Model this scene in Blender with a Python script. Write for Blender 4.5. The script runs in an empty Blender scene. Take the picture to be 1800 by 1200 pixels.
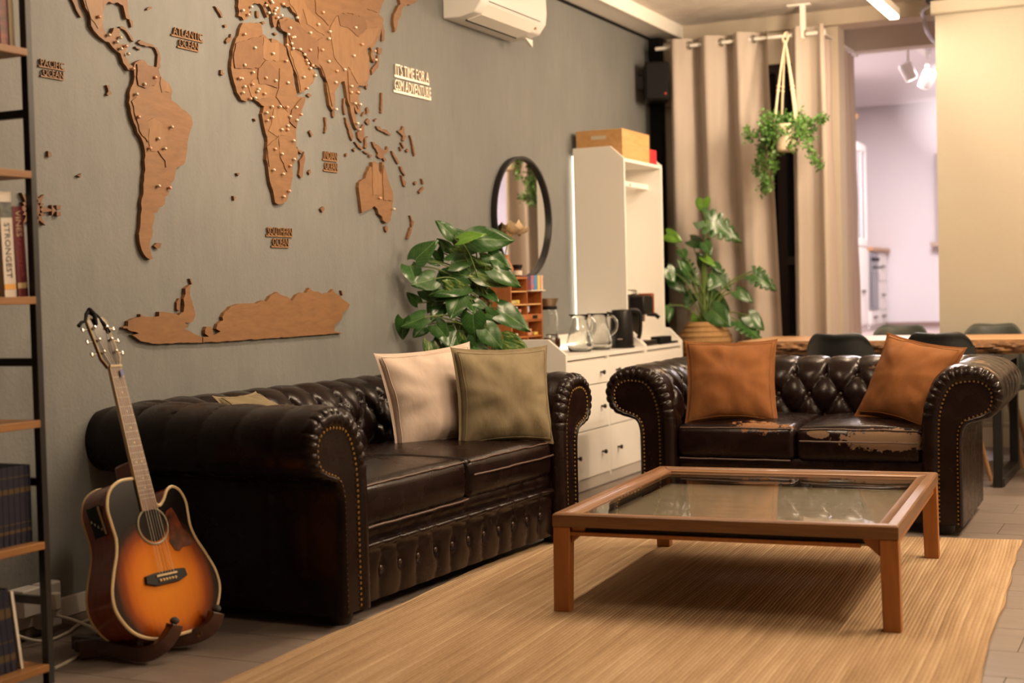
import bpy, bmesh, math, random
from mathutils import Vector, Matrix, noise
random.seed(11)
SC = bpy.context.scene
COL = SC.collection
PI = math.pi
R = math.radians

# ------------------------------------------------------------------ camera
YAW, PITCH, ROLL, CAMH = R(25.4), R(1.914), R(1.421), 1.12
fw = Vector((-math.sin(YAW) * math.cos(PITCH), math.cos(YAW) * math.cos(PITCH), -math.sin(PITCH)))
rt = Vector((math.cos(YAW), math.sin(YAW), 0))
up = rt.cross(fw)
r2 = math.cos(ROLL) * rt - math.sin(ROLL) * up
u2 = math.cos(ROLL) * up + math.sin(ROLL) * rt
cam_d = bpy.data.cameras.new('camera')
cam_d.lens = 50
cam_d.sensor_width = 36
cam_d.clip_start = 0.05
cam_d.clip_end = 100
cam_d.dof.use_dof = True
cam_d.dof.focus_distance = 5.75
cam_d.dof.aperture_fstop = 2.0
cam = bpy.data.objects.new('camera', cam_d)
COL.objects.link(cam)
cam.matrix_world = Matrix(((r2.x, u2.x, -fw.x, 0), (r2.y, u2.y, -fw.y, 0), (r2.z, u2.z, -fw.z, CAMH), (0, 0, 0, 1)))
SC.camera = cam

# ------------------------------------------------------------------ world, lights, exposure
SC.view_settings.view_transform = 'Standard'
SC.view_settings.look = 'None'
SC.view_settings.gamma = 1.0
SC.view_settings.use_curve_mapping = False
SC.view_settings.exposure = -0.12
SC.cycles.use_denoising = True
SC.cycles.max_bounces = 8
SC.cycles.caustics_reflective = False
SC.cycles.caustics_refractive = False
SC.cycles.sample_clamp_indirect = 6.0
wd = bpy.data.worlds.new('world')
SC.world = wd
wd.use_nodes = True
wd.node_tree.nodes['Background'].inputs[0].default_value = (1.0, 0.8, 0.6, 1)
wd.node_tree.nodes['Background'].inputs[1].default_value = 0.03
WARM = (1.0, 0.755, 0.51)
LAMP_POWER = 54.0
LAMPS = [  # x, y centre, z, length, power factor
    (-2.05, 5.0, 2.86, 1.2, 0.8),
    (1.3, 3.4, 2.86, 1.2, 0.6),
    (0.75, 5.85, 2.86, 1.2, 1.75),
    (-1.70, 8.75, 2.86, 1.5, 0.55),
    (0.2, 7.6, 2.86, 1.2, 1.6),
]

def area_light(name, loc, sx, sy, power, col, direction=(0, 0, -1), spread=180):
    d = bpy.data.lights.new(name, 'AREA')
    d.shape = 'RECTANGLE'
    d.size = sx
    d.size_y = sy
    d.energy = power
    d.color = col
    d.spread = R(spread)
    o = bpy.data.objects.new(name, d)
    COL.objects.link(o)
    o.location = loc
    o.rotation_euler = Vector(direction).to_track_quat('-Z', 'Y').to_euler()
    return o

for i, (x, y, z, ln, f) in enumerate(LAMPS):
    area_light('lamp_light', (x, y, z - 0.035), 0.07, ln, LAMP_POWER * f, WARM)
    for s in (-1, 1):
        area_light('lamp_sidelight', (x + s * 0.05, y, z + 0.02), 0.05, ln, LAMP_POWER * min(1.2, max(f, 0.9)) * 1.05, WARM, (s * 0.93, 0, 0.36))
area_light('kitchen_light', (-2.2, 13.0, 2.95), 1.0, 1.6, 175, (1.0, 0.87, 0.88))
area_light('kitchen_wash', (-1.9, 13.0, 2.75), 0.12, 0.12, 11, (1.0, 0.90, 0.90), (0.05, 1.0, 0.19), 45)

# ------------------------------------------------------------------ materials
def _nt(name):
    m = bpy.data.materials.new(name)
    m.use_nodes = True
    nt = m.node_tree
    b = nt.nodes['Principled BSDF']
    return m, nt, b

def srgb(r, g, b):
    f = lambda c: (c / 255 / 12.92) if c / 255 <= 0.04045 else ((c / 255 + 0.055) / 1.055) ** 2.4
    return (f(r), f(g), f(b))

def coords(nt, scale=(1, 1, 1), rot=(0, 0, 0)):
    t = nt.nodes.new('ShaderNodeTexCoord')
    mp = nt.nodes.new('ShaderNodeMapping')
    mp.inputs['Scale'].default_value = scale
    mp.inputs['Rotation'].default_value = rot
    nt.links.new(t.outputs['Object'], mp.inputs['Vector'])
    return mp.outputs[0]

def noise_tex(nt, vec, scale, detail=4, rough=0.55, dist=0.0):
    n = nt.nodes.new('ShaderNodeTexNoise')
    n.inputs['Scale'].default_value = scale
    n.inputs['Detail'].default_value = detail
    n.inputs['Roughness'].default_value = rough
    n.inputs['Distortion'].default_value = dist
    nt.links.new(vec, n.inputs['Vector'])
    return n.outputs['Fac']

def ramp(nt, fac, stops, interp='LINEAR'):
    r = nt.nodes.new('ShaderNodeValToRGB')
    r.color_ramp.interpolation = interp
    el = r.color_ramp.elements
    while len(el) > 1:
        el.remove(el[-1])
    for i, (p, c) in enumerate(stops):
        e = el[0] if i == 0 else el.new(p)
        e.position = p
        e.color = (c[0], c[1], c[2], 1)
    nt.links.new(fac, r.inputs[0])
    return r.outputs[0]

def mathn(nt, op, a, b=None, c=None):
    n = nt.nodes.new('ShaderNodeMath')
    n.operation = op
    for i, v in enumerate((a, b, c)):
        if v is None:
            continue
        if isinstance(v, (int, float)):
            n.inputs[i].default_value = v
        else:
            nt.links.new(v, n.inputs[i])
    return n.outputs[0]

def bump(nt, b, h, strength=0.3, dist=0.01):
    n = nt.nodes.new('ShaderNodeBump')
    n.inputs['Strength'].default_value = strength
    n.inputs['Distance'].default_value = dist
    nt.links.new(h, n.inputs['Height'])
    nt.links.new(n.outputs[0], b.inputs['Normal'])

def mixc(nt, fac, a, b):
    n = nt.nodes.new('ShaderNodeMix')
    n.data_type = 'RGBA'
    if isinstance(fac, (int, float)):
        n.inputs[0].default_value = fac
    else:
        nt.links.new(fac, n.inputs[0])
    for i, v in ((6, a), (7, b)):
        if isinstance(v, tuple):
            n.inputs[i].default_value = (v[0], v[1], v[2], 1)
        else:
            nt.links.new(v, n.inputs[i])
    return n.outputs[2]

def M(name, col, rough=0.5, metal=0.0, col2=None, scale=8.0, stretch=(1, 1, 1), bmp=None, coat=0.0, spec=0.5, emit=None, sheen=0.0, trans=0.0, ior=1.45, detail=4):
    m, nt, b = _nt(name)
    b.inputs['Roughness'].default_value = rough
    b.inputs['Metallic'].default_value = metal
    b.inputs['Specular IOR Level'].default_value = spec
    b.inputs['Coat Weight'].default_value = coat
    b.inputs['Coat Roughness'].default_value = 0.08
    b.inputs['Sheen Weight'].default_value = sheen
    b.inputs['Transmission Weight'].default_value = trans
    b.inputs['IOR'].default_value = ior
    b.inputs['Base Color'].default_value = (*col, 1)
    if col2 is not None:
        f = noise_tex(nt, coords(nt, stretch), scale, detail)
        c = ramp(nt, f, [(0.3, col), (0.7, col2)])
        nt.links.new(c, b.inputs['Base Color'])
    if bmp:
        h = noise_tex(nt, coords(nt, bmp[2] if len(bmp) > 2 else (1, 1, 1)), bmp[0], 5)
        bump(nt, b, h, bmp[1], 0.01)
    if emit:
        b.inputs['Emission Color'].default_value = (*emit[0], 1)
        b.inputs['Emission Strength'].default_value = emit[1]
    return m

def thin_glass(name, tint=(0.97, 0.98, 0.97), ior=1.5, rough=0.0):
    m = bpy.data.materials.new(name)
    m.use_nodes = True
    nt = m.node_tree
    nt.nodes.clear()
    out = nt.nodes.new('ShaderNodeOutputMaterial')
    mx = nt.nodes.new('ShaderNodeMixShader')
    tr = nt.nodes.new('ShaderNodeBsdfTransparent')
    tr.inputs[0].default_value = (*tint, 1)
    gl = nt.nodes.new('ShaderNodeBsdfGlossy')
    gl.inputs['Roughness'].default_value = rough
    lw = nt.nodes.new('ShaderNodeLayerWeight')
    lw.inputs[0].default_value = 0.5
    f0 = ((ior - 1) / (ior + 1)) ** 2
    sch = mathn(nt, 'ADD', mathn(nt, 'MULTIPLY', mathn(nt, 'POWER', lw.outputs['Facing'], 5.0), 1 - f0), f0)
    nt.links.new(sch, mx.inputs[0])
    nt.links.new(tr.outputs[0], mx.inputs[1])
    nt.links.new(gl.outputs[0], mx.inputs[2])
    nt.links.new(mx.outputs[0], out.inputs[0])
    return m

def leather(name, patches=(), peel=None):
    m, nt, b = _nt(name)
    co = coords(nt)
    n1 = noise_tex(nt, co, 9, 5, 0.6)
    base = ramp(nt, n1, [(0.3, (0.0055, 0.0024, 0.0022)), (0.75, (0.0135, 0.0058, 0.0050))])
    n3 = noise_tex(nt, co, 45, 6, 0.7)
    scuff = ramp(nt, n3, [(0.62, (0, 0, 0)), (0.8, (1, 1, 1))])
    base = mixc(nt, mathn(nt, 'MULTIPLY', scuff, 0.22), base, (0.10, 0.052, 0.03))
    tc = nt.nodes.new('ShaderNodeTexCoord')
    sp = nt.nodes.new('ShaderNodeSeparateXYZ')
    nt.links.new(tc.outputs['Object'], sp.inputs[0])
    mask = None
    nz = noise_tex(nt, co, 22, 8, 0.72)
    for (cx, cy, cz, rx, ry, rz, k, colr) in patches:
        d = None
        for ax, c0, r0 in ((0, cx, rx), (1, cy, ry), (2, cz, rz)):
            q = mathn(nt, 'DIVIDE', mathn(nt, 'SUBTRACT', sp.outputs[ax], c0), r0)
            q = mathn(nt, 'MULTIPLY', q, q)
            d = q if d is None else mathn(nt, 'ADD', d, q)
        v = mathn(nt, 'ADD', mathn(nt, 'SUBTRACT', 1.0, d), mathn(nt, 'MULTIPLY', mathn(nt, 'SUBTRACT', nz, 0.5), k))
        mk = mathn(nt, 'MINIMUM', mathn(nt, 'MAXIMUM', mathn(nt, 'MULTIPLY', v, 14.0), 0.0), 1.0)
        base = mixc(nt, mk, base, colr)
        mask = mk if mask is None else mathn(nt, 'MAXIMUM', mask, mk)
    if peel:
        zlo, thr, colr = peel
        pv = mathn(nt, 'MULTIPLY', mathn(nt, 'SUBTRACT', noise_tex(nt, co, 7, 6, 0.62), thr), 30.0)
        pz = mathn(nt, 'MULTIPLY', mathn(nt, 'SUBTRACT', sp.outputs[2], zlo), 40.0)
        mk = mathn(nt, 'MINIMUM', mathn(nt, 'MAXIMUM', mathn(nt, 'MINIMUM', pv, pz), 0.0), 1.0)
        base = mixc(nt, mk, base, colr)
        mask = mk if mask is None else mathn(nt, 'MAXIMUM', mask, mk)
    nt.links.new(base, b.inputs['Base Color'])
    rg = mathn(nt, 'ADD', mathn(nt, 'MULTIPLY', n1, 0.20), 0.16)
    if mask is not None:
        rg = mathn(nt, 'MAXIMUM', rg, mathn(nt, 'MULTIPLY', mask, 0.85))
    nt.links.new(rg, b.inputs['Roughness'])
    b.inputs['Specular IOR Level'].default_value = 0.24
    h = mathn(nt, 'ADD', mathn(nt, 'MULTIPLY', noise_tex(nt, co, 160, 3), 0.35), noise_tex(nt, co, 14, 4))
    if mask is not None:
        h = mathn(nt, 'SUBTRACT', h, mathn(nt, 'MULTIPLY', mask, 0.6))
    bump(nt, b, h, 0.17, 0.008)
    return m

def wood(name, c1, c2, stretch=(1, 12, 12), scale=3.0, rough=0.45, coat=0.0, bmp=0.12):
    m, nt, b = _nt(name)
    co = coords(nt, stretch)
    n = noise_tex(nt, co, scale, 6, 0.62, 0.6)
    n2 = noise_tex(nt, coords(nt, tuple(s * 4 for s in stretch)), scale, 3)
    f = mathn(nt, 'ADD', mathn(nt, 'MULTIPLY', n, 0.75), mathn(nt, 'MULTIPLY', n2, 0.25))
    nt.links.new(ramp(nt, f, [(0.33, c1), (0.66, c2)]), b.inputs['Base Color'])
    b.inputs['Roughness'].default_value = rough
    b.inputs['Coat Weight'].default_value = coat
    bump(nt, b, f, bmp, 0.004)
    return m

MT = {}
MT['leather'] = leather('dark_brown_leather')
SUEDE = (0.165, 0.105, 0.066)
MT['leather_peel'] = leather('peeling_brown_leather', peel=(0.70, 0.60, (0.20, 0.125, 0.065)))
MT['brass'] = M('antique_brass', (0.42, 0.27, 0.10), 0.35, 1.0)
MT['button'] = M('leather_button', (0.035, 0.018, 0.012), 0.3)
MT['wall'] = None
MT['white'] = M('white_lacquer', (0.86, 0.83, 0.78), 0.38)
MT['white_gloss'] = M('white_plastic', (0.82, 0.80, 0.77), 0.28)
MT['trim'] = M('white_trim', (0.60, 0.57, 0.55), 0.5)
MT['black'] = M('black_metal', (0.010, 0.009, 0.009), 0.42)
MT['blackp'] = M('black_plastic', (0.009, 0.008, 0.008), 0.35, spec=0.3)
MT['blackm'] = M('black_matte', (0.008, 0.008, 0.008), 0.75, spec=0.2)
MT['fretmetal'] = M('fret_metal', (0.45, 0.40, 0.32), 0.5, 0.6)
MT['chrome'] = M('chrome', (0.75, 0.72, 0.68), 0.18, 1.0)
MT['mapwood'] = wood('map_plywood', (0.158, 0.073, 0.026), (0.215, 0.104, 0.039), (2, 2, 9), 5, 0.55)
MT['mapwood2'] = wood('map_plywood_light', (0.185, 0.090, 0.034), (0.245, 0.124, 0.050), (2, 9, 2), 5, 0.55)
MT['mapwood3'] = wood('map_plywood_dark', (0.135, 0.059, 0.021), (0.178, 0.081, 0.031), (2, 5, 5), 5, 0.55)
MT['pin'] = M('pin_metal', (0.74, 0.66, 0.54), 0.3, 0.1)
MT['pin_red'] = M('pin_copper', (0.80, 0.46, 0.32), 0.3, 0.1)
MT['shelfwood'] = wood('shelf_oak', (0.20, 0.085, 0.022), (0.30, 0.135, 0.036), (12, 1, 12), 3, 0.5)
MT['tablewood'] = wood('table_hardwood', (0.115, 0.050, 0.017), (0.215, 0.098, 0.037), (1, 14, 14), 3, 0.42, 0.05)
MT['tablewood_y'] = wood('table_hardwood_side', (0.115, 0.050, 0.017), (0.215, 0.098, 0.037), (14, 1, 14), 3, 0.42, 0.05)
MT['legwood'] = wood('table_leg_pine', (0.25, 0.082, 0.014), (0.35, 0.125, 0.024), (14, 14, 1), 3, 0.42, 0.1)
MT['slab'] = wood('live_edge_slab', (0.36, 0.19, 0.085), (0.55, 0.32, 0.16), (1, 9, 9), 2.5, 0.42)
MT['bark'] = M('bark', (0.045, 0.02, 0.009), 0.8, col2=(0.30, 0.15, 0.06), scale=14, stretch=(1, 1, 3), bmp=(22, 1.0, (1, 1, 3)), detail=6)
MT['jute_basket'] = M('basket_weave', (0.42, 0.25, 0.10), 0.75, col2=(0.30, 0.16, 0.06), scale=30, stretch=(1, 1, 8), bmp=(60, 0.8, (1, 1, 3)))
MT['guitar_side'] = wood('guitar_mahogany', (0.15, 0.028, 0.009), (0.26, 0.055, 0.016), (8, 8, 1), 3, 0.22, 0.25, 0.02)
MT['binding'] = M('cream_binding', (0.62, 0.47, 0.27), 0.35)
MT['fretwood'] = wood('rosewood_fretboard', (0.11, 0.045, 0.022), (0.17, 0.075, 0.036), (10, 10, 1), 4, 0.4)
MT['terracotta'] = M('terracotta', (0.40, 0.14, 0.06), 0.7)
MT['ceramic'] = M('cream_ceramic', (0.62, 0.52, 0.38), 0.5, col2=(0.70, 0.60, 0.45), scale=20)
MT['cord'] = M('cotton_cord', (0.66, 0.55, 0.38), 0.85, bmp=(120, 0.6))
MT['cable'] = M('white_cable', (0.62, 0.58, 0.50), 0.45)
MT['soil'] = M('soil', (0.03, 0.02, 0.012), 0.95, bmp=(60, 1.0))
MT['stem'] = M('green_stem', (0.10, 0.16, 0.035), 0.5)
MT['moss'] = M('moss_pole_coir', (0.12, 0.05, 0.02), 0.95, col2=(0.20, 0.09, 0.035), scale=40, bmp=(70, 1.0))
MT['orange_wood'] = wood('organiser_wood', (0.30, 0.095, 0.024), (0.40, 0.14, 0.038), (10, 10, 1), 4, 0.45)
MT['crate'] = wood('crate_pine', (0.50, 0.27, 0.10), (0.62, 0.36, 0.15), (9, 1, 9), 4, 0.5)
MT['glass'] = M('clear_glass', (0.97, 0.98, 0.97), 0.0, trans=1.0, ior=1.47)
MT['paper'] = M('paper', (0.62, 0.56, 0.48), 0.7)
MT['curtain'] = M('beige_curtain', (0.44, 0.375, 0.325), 0.9, col2=(0.49, 0.425, 0.37), scale=3, stretch=(1, 1, 0.3), bmp=(220, 0.15), sheen=0.1)
MT['curtain2'] = M('mauve_beige_curtain', (0.54, 0.44, 0.39), 0.9, bmp=(220, 0.15), sheen=0.1)
MT['blind'] = M('cream_blind_fabric', (0.39, 0.355, 0.29), 0.85, col2=(0.415, 0.38, 0.31), scale=40, stretch=(1, 1, 12))
MT['mirror'] = M('mirror_glass', (0.92, 0.92, 0.92), 0.015, 1.0)
MT['darkglass'] = M('dark_window_glass', (0.012, 0.010, 0.012), 0.08)
MT['darkwood'] = M('dark_window_frame', (0.020, 0.012, 0.010), 0.5)

def leaf_mat(name, c1, c2, c3=None):
    m, nt, b = _nt(name)
    co = coords(nt)
    n = noise_tex(nt, co, 3.0, 3)
    col = ramp(nt, n, [(0.35, c1), (0.65, c2)])
    if c3:
        v = noise_tex(nt, coords(nt, (1.2, 9, 1)), 2.2, 5, 0.65, 1.2)
        mk = ramp(nt, v, [(0.53, (0, 0, 0)), (0.60, (1, 1, 1))])
        col = mixc(nt, mk, col, c3)
    # pale midrib and veins
    tc = nt.nodes.new('ShaderNodeTexCoord')
    sp = nt.nodes.new('ShaderNodeSeparateXYZ')
    nt.links.new(tc.outputs['Object'], sp.inputs[0])
    ay = mathn(nt, 'ABSOLUTE', sp.outputs[1])
    rib = mathn(nt, 'LESS_THAN', ay, 0.012)
    ph = mathn(nt, 'SUBTRACT', mathn(nt, 'MULTIPLY', sp.outputs[0], 44.0), mathn(nt, 'MULTIPLY', ay, 40.0))
    vein = mathn(nt, 'GREATER_THAN', mathn(nt, 'SINE', ph), 0.93)
    mk = mathn(nt, 'MAXIMUM', mathn(nt, 'MULTIPLY', rib, 0.55), mathn(nt, 'MULTIPLY', vein, 0.16))
    col = mixc(nt, mk, col, (0.22, 0.34, 0.12))
    nt.links.new(col, b.inputs['Base Color'])
    b.inputs['Roughness'].default_value = 0.27
    b.inputs['Transmission Weight'].default_value = 0.0
    return m
MT['leaf'] = leaf_mat('leaf_dark_green', (0.016, 0.060, 0.013), (0.032, 0.105, 0.020))
MT['leaf_var'] = leaf_mat('leaf_variegated', (0.028, 0.085, 0.018), (0.05, 0.13, 0.028), (0.38, 0.42, 0.12))
MT['leaf_bright'] = leaf_mat('leaf_fresh_green', (0.085, 0.21, 0.022), (0.13, 0.28, 0.03))
MT['leaf_small'] = M('small_leaf_green', (0.045, 0.13, 0.022), 0.45, col2=(0.10, 0.22, 0.04), scale=6)

# ------------------------------------------------------------------ mesh builder
class MB:
    def __init__(self):
        self.v, self.f, self.mi = [], [], []
    def add(self, vs, fs, mi=0, T=None):
        n = len(self.v)
        if T is not None:
            vs = [tuple(T @ Vector(p)) for p in vs]
        self.v += [tuple(p) for p in vs]
        self.f += [tuple(i + n for i in f) for f in fs]
        self.mi += [mi] * len(fs)
        return self
    def box(self, x0, y0, z0, x1, y1, z1, mi=0, T=None):
        vs = [(x0, y0, z0), (x1, y0, z0), (x1, y1, z0), (x0, y1, z0), (x0, y0, z1), (x1, y0, z1), (x1, y1, z1), (x0, y1, z1)]
        return self.add(vs, [(0, 3, 2, 1), (4, 5, 6, 7), (0, 1, 5, 4), (1, 2, 6, 5), (2, 3, 7, 6), (3, 0, 4, 7)], mi, T)
    def tube(self, pts, r, n=8, mi=0, T=None, caps=True):
        pts = [Vector(p) for p in pts]
        rs = r if isinstance(r, (list, tuple)) else [r] * len(pts)
        vs, fs = [], []
        side = None
        for i, p in enumerate(pts):
            t = (pts[min(i + 1, len(pts) - 1)] - pts[max(i - 1, 0)])
            t = t.normalized() if t.length > 1e-9 else Vector((0, 0, 1))
            if side is None:
                side = t.cross(Vector((0, 0, 1)))
                if side.length < 1e-3:
                    side = t.cross(Vector((1, 0, 0)))
            side = (side - t * side.dot(t))
            side = side.normalized() if side.length > 1e-6 else t.orthogonal().normalized()
            w = t.cross(side)
            for k in range(n):
                a = 2 * PI * k / n
                vs.append(p + (side * math.cos(a) + w * math.sin(a)) * rs[i])
        for i in range(len(pts) - 1):
            for k in range(n):
                a, b = i * n + k, i * n + (k + 1) % n
                fs.append((a, b, b + n, a + n))
        if caps:
            fs.append(tuple(range(n))[::-1])
            fs.append(tuple((len(pts) - 1) * n + k for k in range(n)))
        return self.add(vs, fs, mi, T)
    def lathe(self, prof, n=24, mi=0, T=None, caps=True, c=(0, 0, 0)):
        vs, fs = [], []
        for r, z in prof:
            for k in range(n):
                a = 2 * PI * k / n
                vs.append((c[0] + r * math.cos(a), c[1] + r * math.sin(a), c[2] + z))
        for i in range(len(prof) - 1):
            for k in range(n):
                a, b = i * n + k, i * n + (k + 1) % n
                fs.append((a, b, b + n, a + n))
        if caps:
            fs.append(tuple(range(n))[::-1])
            fs.append(tuple((len(prof) - 1) * n + k for k in range(n)))
        return self.add(vs, fs, mi, T)
    def prism(self, poly, d0, d1, axis='x', mi=0, T=None):
        # poly in the two other axes; axis x: (y,z); y: (x,z); z: (x,y)
        def P(a, b, d):
            return (d, a, b) if axis == 'x' else (a, d, b) if axis == 'y' else (a, b, d)
        n = len(poly)
        vs = [P(a, b, d0) for a, b in poly] + [P(a, b, d1) for a, b in poly]
        fs = [tuple(range(n))[::-1], tuple(range(n, 2 * n))]
        for i in range(n):
            j = (i + 1) % n
            fs.append((i, j, j + n, i + n))
        return self.add(vs, fs, mi, T)
    def grid(self, fn, nu, nv, mi=0, T=None, wrap_u=False):
        vs = [fn(i / (nu if wrap_u else nu - 1), j / (nv - 1)) for j in range(nv) for i in range(nu)]
        fs = []
        for j in range(nv - 1):
            for i in range(nu if wrap_u else nu - 1):
                i2 = (i + 1) % nu
                fs.append((j * nu + i, j * nu + i2, (j + 1) * nu + i2, (j + 1) * nu + i))
        return self.add(vs, fs, mi, T)
    def ball(self, c, rx, ry=None, rz=None, n=10, m=7, mi=0, T=None):
        ry = ry or rx
        rz = rz or rx
        prof = []
        vs, fs = [], []
        for j in range(m + 1):
            th = PI * j / m
            for k in range(n):
                a = 2 * PI * k / n
                vs.append((c[0] + rx * math.sin(th) * math.cos(a), c[1] + ry * math.sin(th) * math.sin(a), c[2] - rz * math.cos(th)))
        for j in range(m):
            for k in range(n):
                a, b = j * n + k, j * n + (k + 1) % n
                fs.append((a, b, b + n, a + n))
        return self.add(vs, fs, mi, T)
    def mesh(self, name, mats, smooth=True, angle=40, recalc=True, merge=True):
        me = bpy.data.meshes.new(name)
        me.from_pydata(self.v, [], self.f)
        for m in (mats if isinstance(mats, (list, tuple)) else [mats]):
            me.materials.append(m)
        if any(self.mi):
            me.polygons.foreach_set('material_index', self.mi)
        if recalc:
            bm = bmesh.new()
            bm.from_mesh(me)
            if merge:
                bmesh.ops.remove_doubles(bm, verts=bm.verts, dist=1e-5)
            bmesh.ops.recalc_face_normals(bm, faces=bm.faces)
            bm.to_mesh(me)
            bm.free()
        if smooth:
            me.polygons.foreach_set('use_smooth', [True] * len(me.polygons))
            me.set_sharp_from_angle(angle=R(angle))
        return me

def obj(name, mb, mats, parent=None, world=False, bevel=0, seg=2, smooth=True, angle=40, loc=None):
    if isinstance(mb, MB):
        if world and parent is not None:
            o0 = Vector((0, 0, 0))
            p = parent
            while p is not None:
                o0 += Vector(p.location)
                p = p.parent
            mb.v = [tuple(Vector(q) - o0) for q in mb.v]
        me = mb.mesh(name, mats, smooth, angle)
    else:
        me = mb
    o = bpy.data.objects.new(name, me)
    COL.objects.link(o)
    if parent is not None:
        o.parent = parent
    if loc is not None:
        o.location = loc
    if bevel:
        md = o.modifiers.new('bevel', 'BEVEL')
        md.width = bevel
        md.segments = seg
        md.limit_method = 'ANGLE'
        md.angle_limit = R(40)
        md.harden_normals = False
    return o

def thing(name, label, cat, loc=(0, 0, 0), rot=(0, 0, 0), group=None):
    o = bpy.data.objects.new(name, None)
    COL.objects.link(o)
    o.empty_display_size = 0.1
    o.location = loc
    o.rotation_euler = rot
    o['label'] = label
    o['category'] = cat
    if group:
        o['group'] = group
    return o

def tag(o, label, cat, group=None):
    o['label'] = label
    o['category'] = cat
    if group:
        o['group'] = group
    return o

def struct(name, mb, mats, parent=None, **k):
    o = obj(name, mb, mats, parent, **k)
    if parent is None:
        o['kind'] = 'structure'
    return o

def stuff(o):
    o['kind'] = 'stuff'
    return o

def child_copy(me, name, parent, loc=(0, 0, 0), rot=None, scale=None, quat=None):
    o = bpy.data.objects.new(name, me)
    COL.objects.link(o)
    o.parent = parent
    o.location = loc
    if rot is not None:
        o.rotation_euler = rot
    if quat is not None:
        o.rotation_mode = 'QUATERNION'
        o.rotation_quaternion = quat
    if scale is not None:
        o.scale = scale
    return o

def catmull(pts, n, closed=False):
    pts = [Vector(p) for p in pts]
    out = []
    m = len(pts)
    segs = m if closed else m - 1
    for i in range(segs):
        p0 = pts[(i - 1) % m] if closed or i > 0 else pts[0]
        p1, p2 = pts[i], pts[(i + 1) % m]
        p3 = pts[(i + 2) % m] if closed or i + 2 < m else pts[-1]
        for k in range(n):
            t = k / n
            out.append(0.5 * ((2 * p1) + (p2 - p0) * t + (2 * p0 - 5 * p1 + 4 * p2 - p3) * t * t + (3 * p1 - p0 - 3 * p2 + p3) * t ** 3))
    if not closed:
        out.append(pts[-1])
    return out

def resample(pts, n):
    L = [0]
    for a, b in zip(pts, pts[1:]):
        L.append(L[-1] + (b - a).length)
    out = []
    j = 0
    for i in range(n):
        s = L[-1] * i / (n - 1)
        while j < len(L) - 2 and L[j + 1] < s:
            j += 1
        t = (s - L[j]) / max(L[j + 1] - L[j], 1e-9)
        out.append(pts[j].lerp(pts[j + 1], min(max(t, 0), 1)))
    return out, L[-1]

def rounded_box(mb, hx, hy, hz, r, n=6, fn=None, mi=0, T=None):
    """box of half sizes hx,hy,hz centred at 0 with edge radius r; fn(p) may reshape a point"""
    seen, vs, fs = {}, [], []
    def coord(h, i):
        # dense near the rounded edge
        k = n
        tot = 2 * k + 6
        if i <= k:
            return -h + r * (i / k)
        if i >= tot - k:
            return h - r * ((tot - i) / k)
        return (-h + r) + (2 * h - 2 * r) * (i - k) / (tot - 2 * k)
    tot = 2 * n + 6
    def V(p):
        key = (round(p[0], 6), round(p[1], 6), round(p[2], 6))
        if key in seen:
            return seen[key]
        q = Vector(p)
        inner = Vector((max(-hx + r, min(hx - r, q.x)), max(-hy + r, min(hy - r, q.y)), max(-hz + r, min(hz - r, q.z))))
        d = q - inner
        if d.length > 1e-9:
            q = inner + d.normalized() * r
        if fn:
            q = fn(q)
        seen[key] = len(vs)
        vs.append(tuple(q))
        return seen[key]
    H = (hx, hy, hz)
    for ax in range(3):
        b, c = (ax + 1) % 3, (ax + 2) % 3
        for s in (-1, 1):
            for i in range(tot):
                for j in range(tot):
                    q = []
                    for di, dj in ((0, 0), (1, 0), (1, 1), (0, 1)):
                        p = [0, 0, 0]
                        p[ax] = s * H[ax]
                        p[b] = coord(H[b], i + di)
                        p[c] = coord(H[c], j + dj)
                        q.append(V(p))
                    if len(set(q)) >= 3:
                        fs.append(tuple(q if s > 0 else q[::-1]))
    return mb.add(vs, fs, mi, T)

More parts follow.
